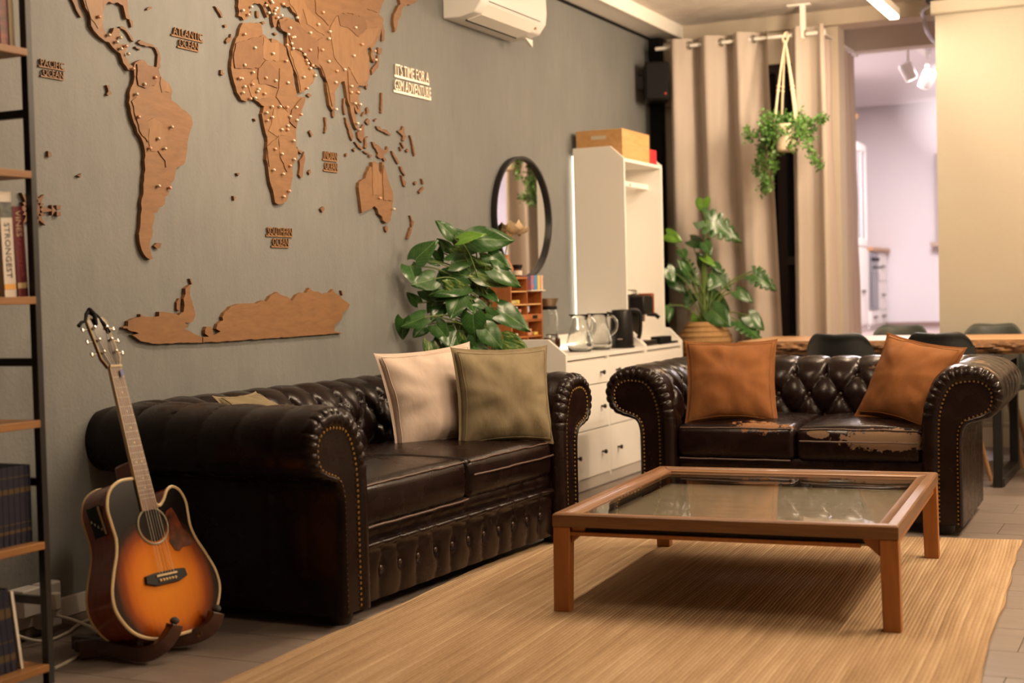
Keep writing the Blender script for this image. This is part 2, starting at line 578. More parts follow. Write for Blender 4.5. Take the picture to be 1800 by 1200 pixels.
def text_mesh(body, size, depth, mat, align='LEFT', spacing=1.0):
    cu = bpy.data.curves.new('lettering', 'FONT')
    cu.body = body
    cu.size = size
    cu.extrude = depth / 2
    cu.align_x = align
    cu.space_character = spacing
    cu.resolution_u = 2
    o = bpy.data.objects.new('lettering_tmp', cu)
    COL.objects.link(o)
    dg = bpy.context.evaluated_depsgraph_get()
    me = bpy.data.meshes.new_from_object(o.evaluated_get(dg))
    bpy.data.objects.remove(o)
    me.materials.clear()
    me.materials.append(mat)
    return me
LAND={'north_america':[(3.9469,2.2282),(3.9599,2.2005),(3.9696,2.177),(3.9938,2.1508),(3.9957,2.1158),(4.0096,2.1003),(4.0347,2.0838),(4.0676,2.0709),(4.0865,2.0711),(4.1047,2.0558),(4.127,2.0435),(4.146,2.0384),(4.1565,2.0164),(4.1599,2.0065),(4.1749,1.9955),(4.1861,1.9839),(4.1978,1.9828),(4.2139,1.9886),(4.2106,2.0018),(4.195,2.006),(4.1878,2.0181),(4.1766,2.0297),(4.1695,2.0417),(4.182,2.0592),(4.1788,2.0717),(4.1399,2.0713),(4.1327,2.0806),(4.1458,2.111),(4.1467,2.1294),(4.1159,2.1271),(4.1074,2.1103),(4.0954,2.0982),(4.0727,2.0973),(4.0589,2.1207),(4.0566,2.151),(4.0617,2.1774),(4.0743,2.2051),(4.0939,2.2187),(4.1165,2.2149),(4.1399,2.2241),(4.1551,2.219),(4.1705,2.2164),(4.1772,2.1967),(4.1839,2.1744),(4.1955,2.171),(4.2035,2.1749),(4.197,2.2),(4.1951,2.2415),(4.1967,2.2732)],
'south_america':[(4.2186,2.0039),(4.2271,2.0156),(4.2476,2.0263),(4.264,2.0322),(4.284,2.0297),(4.2955,2.0169),(4.3116,2.0121),(4.3279,2.0105),(4.353,2.0165),(4.3606,2.0013),(4.3722,1.9839),(4.384,1.9708),(4.3962,1.9626),(4.4255,1.9552),(4.4372,1.9348),(4.4284,1.9119),(4.4328,1.8988),(4.4649,1.8886),(4.49,1.8721),(4.5159,1.8665),(4.5502,1.8478),(4.5559,1.8205),(4.5432,1.797),(4.5284,1.7679),(4.5202,1.7449),(4.5118,1.6998),(4.5013,1.6658),(4.486,1.6534),(4.448,1.6405),(4.4358,1.6093),(4.4069,1.5603),(4.3898,1.5324),(4.3739,1.5249),(4.3704,1.4979),(4.3356,1.4829),(4.3244,1.4625),(4.3038,1.4583),(4.3082,1.4452),(4.2911,1.4082),(4.2952,1.3884),(4.2783,1.3549),(4.272,1.3283),(4.2854,1.2954),(4.2921,1.2876),(4.2747,1.2834),(4.2406,1.3014),(4.2267,1.3209),(4.2181,1.3469),(4.2148,1.3796),(4.227,1.4257),(4.2363,1.472),(4.2333,1.4915),(4.2499,1.5448),(4.2626,1.6376),(4.2612,1.7097),(4.2564,1.7224),(4.226,1.7568),(4.2079,1.7921),(4.1939,1.8275),(4.1839,1.8631),(4.1897,1.9005),(4.2112,1.9346),(4.2205,1.962),(4.2184,1.9828)],
'africa':[(4.9088,2.2723),(4.959,2.2816),(5.0406,2.2905),(5.0447,2.2702),(5.0486,2.2468),(5.0691,2.2439),(5.0944,2.2297),(5.1095,2.2198),(5.1158,2.2389),(5.1527,2.2384),(5.2054,2.2217),(5.2212,2.2148),(5.2252,2.1877),(5.2455,2.1596),(5.2659,2.1314),(5.2633,2.0815),(5.2783,2.0523),(5.2983,2.0111),(5.366,2.0188),(5.3469,1.9789),(5.3104,1.9249),(5.2857,1.8788),(5.2787,1.8501),(5.2789,1.829),(5.2752,1.7955),(5.2886,1.7688),(5.2821,1.7406),(5.2462,1.7103),(5.2435,1.6604),(5.2323,1.6321),(5.2208,1.5984),(5.1891,1.5473),(5.1597,1.535),(5.1215,1.5305),(5.103,1.5378),(5.0915,1.5859),(5.0701,1.6224),(5.0592,1.6808),(5.0473,1.7175),(5.0545,1.7664),(5.0605,1.7937),(5.0486,1.8301),(5.0327,1.8768),(5.0252,1.908),(5.0312,1.9146),(5.043,1.9429),(5.0276,1.9442),(5.0027,1.9565),(4.9926,1.9583),(4.9627,1.9669),(4.9167,1.9469),(4.8823,1.9519),(4.8543,1.978),(4.8369,2.0167),(4.8242,2.05),(4.822,2.1019),(4.8342,2.1501),(4.8503,2.1815),(4.8764,2.2146),(4.8878,2.2456)],
'eurasia':[(4.876,2.3954),(4.8865,2.3155),(4.8806,2.297),(4.9051,2.2952),(4.9144,2.285),(4.9396,2.292),(4.9553,2.3064),(4.9621,2.34),(4.9782,2.3605),(5.014,2.3691),(5.0347,2.3732),(5.0548,2.3647),(5.0691,2.3431),(5.0857,2.3236),(5.0985,2.3281),(5.0769,2.3534),(5.0637,2.3782),(5.0768,2.3907),(5.0887,2.3795),(5.1119,2.3654),(5.1234,2.3249),(5.1364,2.2906),(5.1503,2.294),(5.1569,2.3182),(5.1741,2.3405),(5.181,2.371),(5.1953,2.3991),(5.236,2.3925),(5.2582,2.3994),(5.2791,2.3813),(5.3171,2.3677),(5.3268,2.3394),(5.2991,2.3411),(5.2827,2.3447),(5.2554,2.3477),(5.2119,2.3455),(5.1767,2.3306),(5.1667,2.3015),(5.1819,2.2868),(5.2195,2.284),(5.23,2.2777),(5.2268,2.2187),(5.2465,2.1783),(5.2617,2.1557),(5.2769,2.1298),(5.3029,2.0989),(5.3161,2.0318),(5.333,2.0338),(5.3855,2.0652),(5.433,2.0963),(5.4467,2.1362),(5.43,2.148),(5.3793,2.1621),(5.3559,2.1904),(5.3435,2.2118),(5.3645,2.2041),(5.3801,2.178),(5.425,2.1619),(5.4946,2.1616),(5.5107,2.1316),(5.5394,2.1159),(5.5423,2.0582),(5.5572,2.0017),(5.5801,1.9815),(5.5985,1.9867),(5.6063,2.0201),(5.6027,2.0653),(5.6346,2.0951),(5.6667,2.122),(5.6918,2.1283),(5.7025,2.0967),(5.7125,2.0516),(5.7355,2.0145),(5.7516,1.963),(5.781,1.9192),(5.7996,1.911),(5.7888,1.9467),(5.7756,1.9854),(5.7676,2.0246),(5.7853,1.9998),(5.8038,1.9884),(5.8304,2.0045),(5.8196,2.0436),(5.7961,2.0811),(5.7975,2.108),(5.824,2.1246),(5.8892,2.1325),(5.9175,2.1698),(5.9267,2.2185),(5.923,2.2723),(5.9013,2.3065),(5.9323,2.3211),(5.9448,2.3094),(5.9367,2.281),(5.9513,2.2572),(5.9682,2.2513),(5.9693,2.2719),(5.9517,2.3137),(5.9937,2.3506),(6.0223,2.3823),(6.0522,2.435),(6.0682,2.479),(6.0283,2.4931),(6.0583,2.5462),(6.0801,2.5707),(6.1031,2.6163)],
'kamchatka':[(6.2444,2.6417),(6.2281,2.6036),(6.2409,2.5776),(6.2039,2.5502),(6.174,2.5172),(6.1642,2.4667),(6.1734,2.4297),(6.188,2.4389),(6.2076,2.4876),(6.2374,2.5136),(6.2541,2.5587),(6.2984,2.5804),(6.3877,2.6101),(6.4495,2.6497),(6.4511,2.6789)],
'australia':[(5.921,1.7696),(5.949,1.7745),(5.9763,1.765),(5.9804,1.7367),(6.0015,1.7123),(6.0163,1.7765),(6.0277,1.7773),(6.0485,1.7413),(6.0635,1.7018),(6.0849,1.6741),(6.1094,1.6348),(6.113,1.5942),(6.1014,1.5528),(6.0808,1.4938),(6.0399,1.4808),(6.0066,1.494),(6.0018,1.5111),(5.9688,1.5242),(5.9588,1.5467),(5.9317,1.5597),(5.9034,1.5471),(5.8589,1.5339),(5.815,1.5208),(5.8046,1.568),(5.7937,1.6234),(5.7958,1.6627),(5.8235,1.6784),(5.8565,1.6888),(5.8688,1.715),(5.8979,1.7481),(5.9196,1.7439)],
'antarctica_west':[(4.1098,1.0328),(4.1252,1.0374),(4.1365,1.0345),(4.1398,1.055),(4.1726,1.0644),(4.2078,1.0687),(4.2084,1.0791),(4.2236,1.0709),(4.2591,1.0674),(4.2911,1.0666),(4.3155,1.0686),(4.3163,1.0855),(4.3489,1.0848),(4.3734,1.0805),(4.4065,1.0771),(4.4313,1.0684),(4.4488,1.0788),(4.4616,1.0813),(4.469,1.1082),(4.4643,1.1327),(4.478,1.1515),(4.4774,1.1732),(4.5056,1.1867),(4.5142,1.1866),(4.5046,1.1676),(4.5052,1.1458),(4.5153,1.1238),(4.5269,1.0962),(4.5341,1.0659),(4.5155,1.0418),(4.4893,1.0371),(4.4681,1.0404),(4.4888,1.0262),(4.4626,1.0162),(4.4921,1.007),(4.5303,0.992),(4.5736,0.9794),(4.5724,0.9573),(4.27,0.9662),(4.2033,0.9789),(4.1768,0.9945),(4.1579,1.0029),(4.1969,1.0067),(4.1778,1.0141),(4.1397,1.0216),(4.1324,1.0285),(4.1133,1.0286)],
'antarctica_east':[(4.5789,0.9792),(4.6181,0.9793),(4.592,0.9925),(4.5927,1.0064),(4.6023,1.0199),(4.6291,1.0191),(4.6419,1.0047),(4.6366,0.9881),(4.6545,0.9847),(4.6916,0.9974),(4.6648,1.0095),(4.6749,1.0288),(4.7123,1.0419),(4.7085,1.0561),(4.7232,1.0726),(4.7518,1.0862),(4.7664,1.0973),(4.8093,1.1051),(4.8864,1.1078),(4.9452,1.1056),(4.9908,1.1196),(5.0157,1.1133),(5.0474,1.1366),(5.0998,1.1539),(5.12,1.1417),(5.1825,1.1289),(5.2083,1.1134),(5.2474,1.1403),(5.2805,1.1491),(5.3245,1.1487),(5.3479,1.1702),(5.375,1.1544),(5.4201,1.1528),(5.4481,1.1412),(5.5178,1.1468),(5.5421,1.1625),(5.5531,1.1478),(5.5997,1.13),(5.6347,1.1102),(5.6823,1.09),(5.6692,1.074),(5.6194,1.0492),(5.6058,1.0206),(5.545,0.9967),(5.5435,0.968),(5.6145,0.9591),(5.3033,0.9566),(4.5777,0.9571)]}
ISLANDS=[[(3.9033,2.2104),(3.9094,2.1916),(3.9292,2.1602),(3.9496,2.1386),(3.9605,2.1403),(3.954,2.1543),(3.9405,2.1721),(3.9346,2.196),(3.9247,2.2143)],
[(4.1549,2.1384),(4.1745,2.1426),(4.1973,2.1294),(4.2125,2.1187),(4.2274,2.0999),(4.2295,2.0939),(4.2155,2.0981),(4.2043,2.1122),(4.1817,2.1296),(4.1585,2.1328)],
[(4.2075,2.1756),(4.2269,2.1682),(4.2274,2.1473),(4.2179,2.1458),(4.211,2.1657)],
[(4.2511,2.0955),(4.2677,2.107),(4.2998,2.1001),(4.3325,2.0996),(4.3487,2.0939),(4.3401,2.0889),(4.3073,2.0878),(4.2668,2.0888)],
[(4.2382,2.0778),(4.2661,2.075),(4.2633,2.0671),(4.2419,2.072)],
[(4.3444,2.0906),(4.361,2.093),(4.3766,2.0709),(4.3815,2.0527),(4.3748,2.0356),(4.38,2.0228),(4.3737,2.0149),(4.3546,2.0156),(4.3605,2.0337),(4.3654,2.064),(4.3563,2.0815)],
[(4.3104,2.2297),(4.3397,2.2427),(4.341,2.2359),(4.3142,2.225)],
[(4.0726,1.9141),(4.09,1.9146),(4.0877,1.8989),(4.1001,1.8874),(4.0805,1.8764),(4.0717,1.8816),(4.0814,1.893)],
[(4.7305,2.3111),(4.7472,2.3094),(4.7745,2.291),(4.7831,2.274),(4.7717,2.2733),(4.7556,2.2907)],
[(4.7892,2.2445),(4.8009,2.2493),(4.808,2.24),(4.7954,2.2357)],
[(4.7974,2.1823),(4.8126,2.1979),(4.827,2.1983),(4.8337,2.2156),(4.8388,2.2019),(4.8182,2.1767),(4.8017,2.1726)],
[(4.7578,2.0587),(4.7722,2.0617),(4.7669,2.0513),(4.7809,2.0473),(4.769,2.0372),(4.7551,2.0423)],
[(4.3057,1.3356),(4.3236,1.3473),(4.3513,1.3465),(4.3433,1.3296),(4.3225,1.3252)],
[(3.9049,1.5764),(3.9257,1.5852),(3.9205,1.57)],
[(4.9766,1.8839),(4.9948,1.884),(4.9861,1.873)],
[(4.8438,1.6463),(4.8655,1.6463),(4.8528,1.6346)],
[(4.8148,1.5509),(4.8326,1.5468),(4.8198,1.5317)],
[(3.7661,1.6514),(3.7796,1.6485),(3.7815,1.633),(3.7651,1.6318)],
[(5.3487,1.7747),(5.3542,1.746),(5.3364,1.6943),(5.3296,1.6604),(5.3143,1.656),(5.3001,1.6696),(5.3099,1.7037),(5.3084,1.7314),(5.3323,1.75)],
[(5.2927,1.7914),(5.3069,1.7786),(5.3288,1.7776),(5.3259,1.7617),(5.3085,1.7704),(5.2938,1.7748)],
[(5.3763,1.6858),(5.3932,1.6982),(5.3969,1.6917),(5.3838,1.6739)],
[(5.392,1.8671),(5.4026,1.8748),(5.4122,1.8633),(5.422,1.8557),(5.4081,1.8449)],
[(5.5256,1.9453),(5.5382,1.9449),(5.5413,1.9038),(5.5291,1.8728),(5.5187,1.8759),(5.5287,1.9055)],
[(5.588,1.9802),(5.6006,1.9891),(5.6097,1.9699),(5.6015,1.9501),(5.5907,1.9544)],
[(5.4666,1.5254),(5.4918,1.5383),(5.502,1.5269),(5.4805,1.5099)],
[(5.3836,2.0302),(5.4012,2.0386),(5.4216,2.0327),(5.4038,2.0218)],
[(5.6912,2.0492),(5.7037,2.0506),(5.6982,2.017),(5.7046,1.9748),(5.6923,1.9768),(5.6857,2.0157)],
[(5.6993,1.9611),(5.7116,1.9585),(5.7359,1.9249),(5.7606,1.894),(5.7681,1.878),(5.7554,1.8569),(5.7385,1.8754),(5.7217,1.9125),(5.7054,1.9385)],
[(5.8012,1.9005),(5.831,1.9172),(5.8573,1.945),(5.8721,1.938),(5.8662,1.9093),(5.8673,1.8896),(5.8439,1.8567),(5.8074,1.8759)],
[(5.7775,1.8549),(5.7902,1.8549),(5.8163,1.8431),(5.8509,1.8263),(5.8399,1.8215),(5.8051,1.8338)],
[(5.8548,1.8182),(5.8744,1.8187),(5.9157,1.8129),(5.8955,1.8056),(5.8685,1.8109)],
[(5.867,1.884),(5.9002,1.8926),(5.8976,1.8839),(5.8798,1.8778),(5.8921,1.8438),(5.8838,1.8318),(5.8644,1.8359),(5.8711,1.859)],
[(5.7597,1.819),(5.7802,1.8262),(5.7749,1.8074)],
[(5.6954,1.7917),(5.7081,1.7966),(5.7106,1.7835),(5.6968,1.7792)],
[(5.9026,1.7949),(5.9175,1.8062),(5.9395,1.8051),(5.9224,1.7941)],
[(5.9374,1.8686),(5.963,1.8697),(5.9619,1.8496),(5.9815,1.8598),(6.0091,1.8506),(6.0423,1.8361),(6.0711,1.8413),(6.0778,1.8592),(6.0923,1.8517),(6.0879,1.8339),(6.0586,1.823),(6.041,1.8129),(6.0717,1.7892),(6.0507,1.7819),(6.0345,1.798),(6.0059,1.793),(5.9817,1.8026),(5.9904,1.8176),(5.9745,1.8335),(5.9549,1.8433)],
[(5.8488,1.9863),(5.8682,2.0051),(5.8824,2.0066),(5.873,1.9944),(5.854,1.984)],
[(5.8941,2.0219),(5.9056,2.0316),(5.9203,2.0191),(5.915,2.0032),(5.8951,1.9995)],
[(5.882,1.9586),(5.9048,1.9779),(5.9209,1.971),(5.9142,1.9476),(5.8978,1.9489)],
[(5.9632,1.9752),(5.9827,1.9857),(5.9939,1.9851),(5.9707,1.9702)],
[(5.9807,1.9483),(6.0088,1.9499),(6.0364,1.9364),(6.0765,1.9401),(6.0932,1.9301),(6.125,1.9202),(6.0924,1.9155),(6.0472,1.9259),(5.9912,1.935)],
[(6.1229,1.8396),(6.1369,1.8396),(6.1568,1.8189),(6.1796,1.806),(6.1959,1.7808),(6.1805,1.7797),(6.1558,1.8013),(6.1335,1.8201)],
[(6.2012,1.7694),(6.2192,1.7718),(6.2301,1.7537),(6.2562,1.7258),(6.2441,1.725),(6.2142,1.7467)],
[(6.2107,1.7258),(6.2226,1.7248),(6.2335,1.7066),(6.2592,1.6933),(6.2495,1.6708),(6.2319,1.6769)],
[(6.3421,1.6953),(6.3574,1.7052),(6.3693,1.6957),(6.3513,1.6838)],
[(6.418,1.721),(6.4306,1.7218),(6.4482,1.6986),(6.4315,1.6934)],
[(6.3867,1.6527),(6.4153,1.6724),(6.4346,1.6814),(6.4403,1.6708),(6.4145,1.6572),(6.3987,1.6431)],
[(6.1872,1.9446),(6.2292,1.9544),(6.2386,1.973),(6.2541,1.9715),(6.2559,1.9391),(6.2718,1.9228),(6.2501,1.8983),(6.2347,1.9018),(6.2393,1.9199),(6.2103,1.935)],
[(6.31,1.9333),(6.3209,1.9331),(6.3432,1.8932),(6.3624,1.8408),(6.3496,1.8308),(6.3391,1.8629),(6.3266,1.9037)],
[(6.2173,1.8885),(6.2318,1.8926),(6.2544,1.8679),(6.242,1.861)],
[(6.2029,1.8649),(6.2125,1.8674),(6.227,1.8491),(6.2149,1.8458)],
[(6.2656,1.854),(6.2843,1.8632),(6.297,1.8524),(6.2796,1.8444)],
[(6.0376,2.116),(6.0485,2.1172),(6.0486,2.0689),(6.0403,2.0162),(6.0268,2.0183),(6.0322,2.0671)],
[(6.0108,2.2948),(6.0255,2.2934),(6.0171,2.2373),(5.9863,2.2161),(5.9543,2.1915),(5.949,2.2147),(5.9809,2.2394),(6.0019,2.2559)],
[(6.0168,2.332),(6.0576,2.3338),(6.048,2.3069),(6.0178,2.3006)],
[(6.0585,2.4498),(6.0748,2.449),(6.0851,2.4126),(6.076,2.3711),(6.0567,2.3668)],
[(5.9004,2.146),(5.9133,2.1422),(5.9013,2.115),(5.8913,2.1226)],
[(5.813,2.1112),(5.8468,2.1173),(5.8373,2.0846),(5.8157,2.0901)],
[(5.0513,2.2982),(5.0671,2.3049),(5.0802,2.2968),(5.0613,2.292)],
[(5.0176,2.3405),(5.0329,2.3401),(5.0336,2.3133),(5.0193,2.3139)],
[(4.961,2.3191),(4.9797,2.3323),(4.9831,2.3198),(4.9656,2.3122)],
[(5.1382,2.2654),(5.1491,2.2707),(5.1669,2.2662),(5.1538,2.258)],
[(6.0356,1.4644),(6.0643,1.4654),(6.0633,1.4468),(6.0513,1.4366),(6.0382,1.4489)],
[(6.2876,1.5281),(6.2986,1.5285),(6.3072,1.5079),(6.3288,1.4997),(6.315,1.4722),(6.2988,1.4657),(6.3029,1.4958)],
[(6.2904,1.4684),(6.305,1.4689),(6.2974,1.4418),(6.2782,1.4233),(6.2676,1.4081),(6.2509,1.4107),(6.2643,1.4349)],
[(4.4283,1.0928),(4.4297,1.1197),(4.4431,1.1346),(4.4542,1.1355),(4.4472,1.0978),(4.4491,1.0859),(4.4365,1.0883)],
[(4.5129,1.2112),(4.5207,1.2112),(4.5318,1.1904),(4.5247,1.1882)],
[(5.6191,1.1555),(5.6275,1.1554),(5.6384,1.134),(5.6299,1.1328)]]
COUNTRIES={'south_america':[[(4.2848,1.8049),(4.3182,1.819),(4.3671,1.8022),(4.3851,1.7443),(4.3883,1.7228),(4.3585,1.7149),(4.341,1.6973),(4.2955,1.6936),(4.2854,1.7356),(4.2914,1.7735)],[(4.3368,1.6969),(4.362,1.7017),(4.3985,1.6746),(4.4054,1.6452),(4.3797,1.6379),(4.3768,1.6622)],[(4.2309,2.0108),(4.2954,2.0142),(4.3527,2.0111),(4.3597,1.985),(4.3422,1.9667),(4.3328,1.944),(4.2748,1.9264),(4.2349,1.9322),(4.2285,1.963)],[(4.3678,1.9807),(4.4172,1.9597),(4.4329,1.9343),(4.3732,1.9219),(4.3623,1.953)],[(4.1961,1.8697),(4.2247,1.8887),(4.2564,1.8817),(4.2588,1.8502),(4.2854,1.8157),(4.2876,1.7785),(4.2808,1.7245),(4.2343,1.7629)]],
'africa':[[(5.0532,2.2355),(5.1094,2.2168),(5.1628,2.2277),(5.1586,2.1478),(5.0585,2.1402),(5.0384,2.1494)],[(5.1624,2.1178),(5.2653,2.119),(5.2675,2.0572),(5.2927,2.0104),(5.2457,1.9555),(5.2118,1.9334),(5.1292,1.9918),(5.1525,2.0311)],[(5.0583,2.1371),(5.0893,2.1323),(5.1507,2.098),(5.1418,2.0298),(5.0894,2.0356),(5.0066,2.0316),(4.9979,2.0603),(5.0049,2.097)],[(5.1105,1.9381),(5.2125,1.9458),(5.2431,1.9057),(5.2089,1.8777),(5.2069,1.8405),(5.1308,1.8214),(5.0687,1.84),(5.0913,1.8724)],[(5.137,1.8274),(5.184,1.8152),(5.2407,1.7926),(5.2433,1.7487),(5.2154,1.6806),(5.1957,1.6738),(5.142,1.7409)],[(4.8502,2.1786),(5.0379,2.2392),(5.0435,2.1501),(4.9998,2.0964),(4.84,2.0753),(4.8326,2.1208)],[(4.9302,2.0164),(4.9668,2.0445),(4.9973,2.0483),(5.0891,2.0296),(5.0764,1.9858),(5.0032,1.9655),(4.9529,1.9717)],[(5.0501,1.7714),(5.1368,1.8219),(5.1411,1.7245),(5.0642,1.6866)],[(5.2454,1.9493),(5.326,2.0079),(5.3543,2.0111),(5.3111,1.9375),(5.2743,1.8715),(5.2208,1.8973)]],
'eurasia':[[(5.5956,2.2723),(5.576,2.3535),(5.64,2.4222),(5.7378,2.4053),(5.8238,2.3589),(5.904,2.4049),(6.0249,2.4307),(5.9671,2.3535),(5.8856,2.3076),(5.9157,2.2577),(5.9039,2.1614),(5.8115,2.1298),(5.7267,2.1988),(5.6884,2.1805),(5.6053,2.2282)],[(5.46,2.278),(5.5139,2.3021),(5.5714,2.2687),(5.6043,2.2085),(5.6759,2.1789),(5.6607,2.1245),(5.5969,2.0711),(5.5995,2.0063),(5.5749,1.9972),(5.5493,2.0784),(5.517,2.1388),(5.495,2.168),(5.4666,2.1834),(5.4752,2.2356)],[(5.1676,2.3199),(5.2552,2.3433),(5.3208,2.3322),(5.398,2.3003),(5.4776,2.2806),(5.4573,2.2267),(5.4666,2.1834),(5.4832,2.1665),(5.4137,2.1667),(5.348,2.2112),(5.3148,2.219),(5.2598,2.2235),(5.2353,2.2754),(5.1768,2.2909)],[(5.2393,2.4547),(5.3507,2.4746),(5.3926,2.4129),(5.4942,2.3726),(5.5263,2.3136),(5.4569,2.3284),(5.3889,2.343),(5.3584,2.4071),(5.3321,2.334),(5.3014,2.385),(5.2586,2.4087)],[(5.4541,2.4931),(6.034,2.597),(6.0435,2.5231),(6.0015,2.4955),(5.9091,2.5003),(5.8934,2.4505),(5.7277,2.4498),(5.6403,2.4288),(5.5646,2.3646),(5.461,2.4054)],[(5.6461,2.4232),(5.7273,2.4432),(5.8806,2.4551),(5.9043,2.4117),(5.8235,2.3522),(5.7363,2.3786),(5.6622,2.3801)],[(5.2478,2.2032),(5.2702,2.2126),(5.3577,2.1812),(5.4354,2.1411),(5.4214,2.0949),(5.339,2.0408),(5.322,2.0388),(5.3085,2.0996)],[(5.7193,2.178),(5.7447,2.1846),(5.7606,2.1302),(5.7918,2.1207),(5.8078,2.0624),(5.8049,2.0085),(5.7683,2.038),(5.7303,2.0338)]],
'australia':[[(5.9193,1.7382),(5.9263,1.766),(5.9706,1.7618),(5.9801,1.7309),(6.0036,1.7096),(6.0023,1.6233),(5.9199,1.6076)],[(6.013,1.7159),(6.0246,1.7627),(6.0472,1.7181),(6.1059,1.6346),(6.1071,1.5939),(6.0176,1.5924),(6.0137,1.6239)]],
'north_america':[[(3.9612,2.2258),(4.05,2.2417),(4.0547,2.1864),(4.0561,2.1407),(4.0286,2.1108),(3.9933,2.1407)]]}
PINS={'south_america':[(4.326,1.9727),(4.2633,1.9393),(4.2172,1.8968),(4.2249,1.8133),(4.4147,1.7943),(4.3333,1.7424),(4.2837,1.7018),(4.3707,1.7078),(4.3264,1.5623),(4.3912,1.5594)],
'north_america':[(4.0269,2.1512),(4.0763,2.0937),(4.1171,2.0751),(4.1669,2.0674),(4.1391,2.054),(4.1772,2.0402),(4.202,1.9886),(4.1372,2.0942)],
'africa':[(4.9063,2.2238),(4.9757,2.1781),(5.107,2.1723),(5.205,2.1541),(4.8997,2.0961),(4.9582,2.0731),(5.0492,2.062),(5.12,2.0588),(5.2132,2.0617),(4.8603,2.0371),(4.877,2.0374),(4.895,2.0062),(4.9505,2.0218),(4.9952,2.0075),(4.9844,1.9961),(5.0353,1.9931),(4.8818,1.98),(4.9678,1.9675),(4.9323,1.9605),(5.0878,1.9447),(5.1483,1.9512),(5.2021,1.954),(5.2735,1.9616),(5.0875,1.8993),(5.0502,1.8817),(5.0467,1.9144),(5.2218,1.9159),(5.3086,1.9335),(5.2728,1.9056),(5.1559,1.853),(5.2002,1.8565),(5.2033,1.874),(5.2436,1.8128),(5.1015,1.7653),(5.1518,1.7482),(5.2444,1.7322),(5.2117,1.7012),(5.0868,1.6746),(5.1568,1.6619),(5.1991,1.5906),(5.1565,1.5649)],
'eurasia':[(4.9355,2.309),(4.9593,2.3455),(4.8995,2.3206),(5.0653,2.3695),(5.0846,2.3415),(5.1132,2.3898),(5.1031,2.3971),(5.1326,2.3598),(5.1265,2.3436),(5.147,2.3318),(5.1438,2.3708),(5.1797,2.3463),(5.1931,2.3975),(5.2999,2.3568),(5.2422,2.303),(5.2564,2.2632),(5.2731,2.2676),(5.2264,2.2722),(5.213,2.2241),(5.2594,2.2154),(5.3149,2.2203),(5.3965,2.2295),(5.2496,2.2362),(5.3497,2.2021),(5.3632,2.1788),(5.3738,2.1664),(5.3933,2.147),(5.4112,2.162),(5.3388,2.1016),(5.432,2.1203),(5.3623,2.0548),(5.4017,2.306),(5.4699,2.354),(5.5105,2.4149),(5.5631,2.3366),(5.5554,2.3038),(5.4955,2.2436),(5.5474,2.1995),(5.6015,2.1107),(5.614,2.1643),(5.6822,2.1797),(5.7674,2.2554),(5.8449,2.3199),(5.7899,2.3903),(5.7381,2.1096),(5.7328,2.0804),(5.7655,2.0323),(5.8126,2.0328),(5.7939,2.0876),(5.7998,1.913),(5.7821,1.9407),(5.9605,2.3048),(5.9662,2.2633),(5.5985,1.9867)],
'australia':[(5.9706,1.5987),(6.1013,1.5511)]}
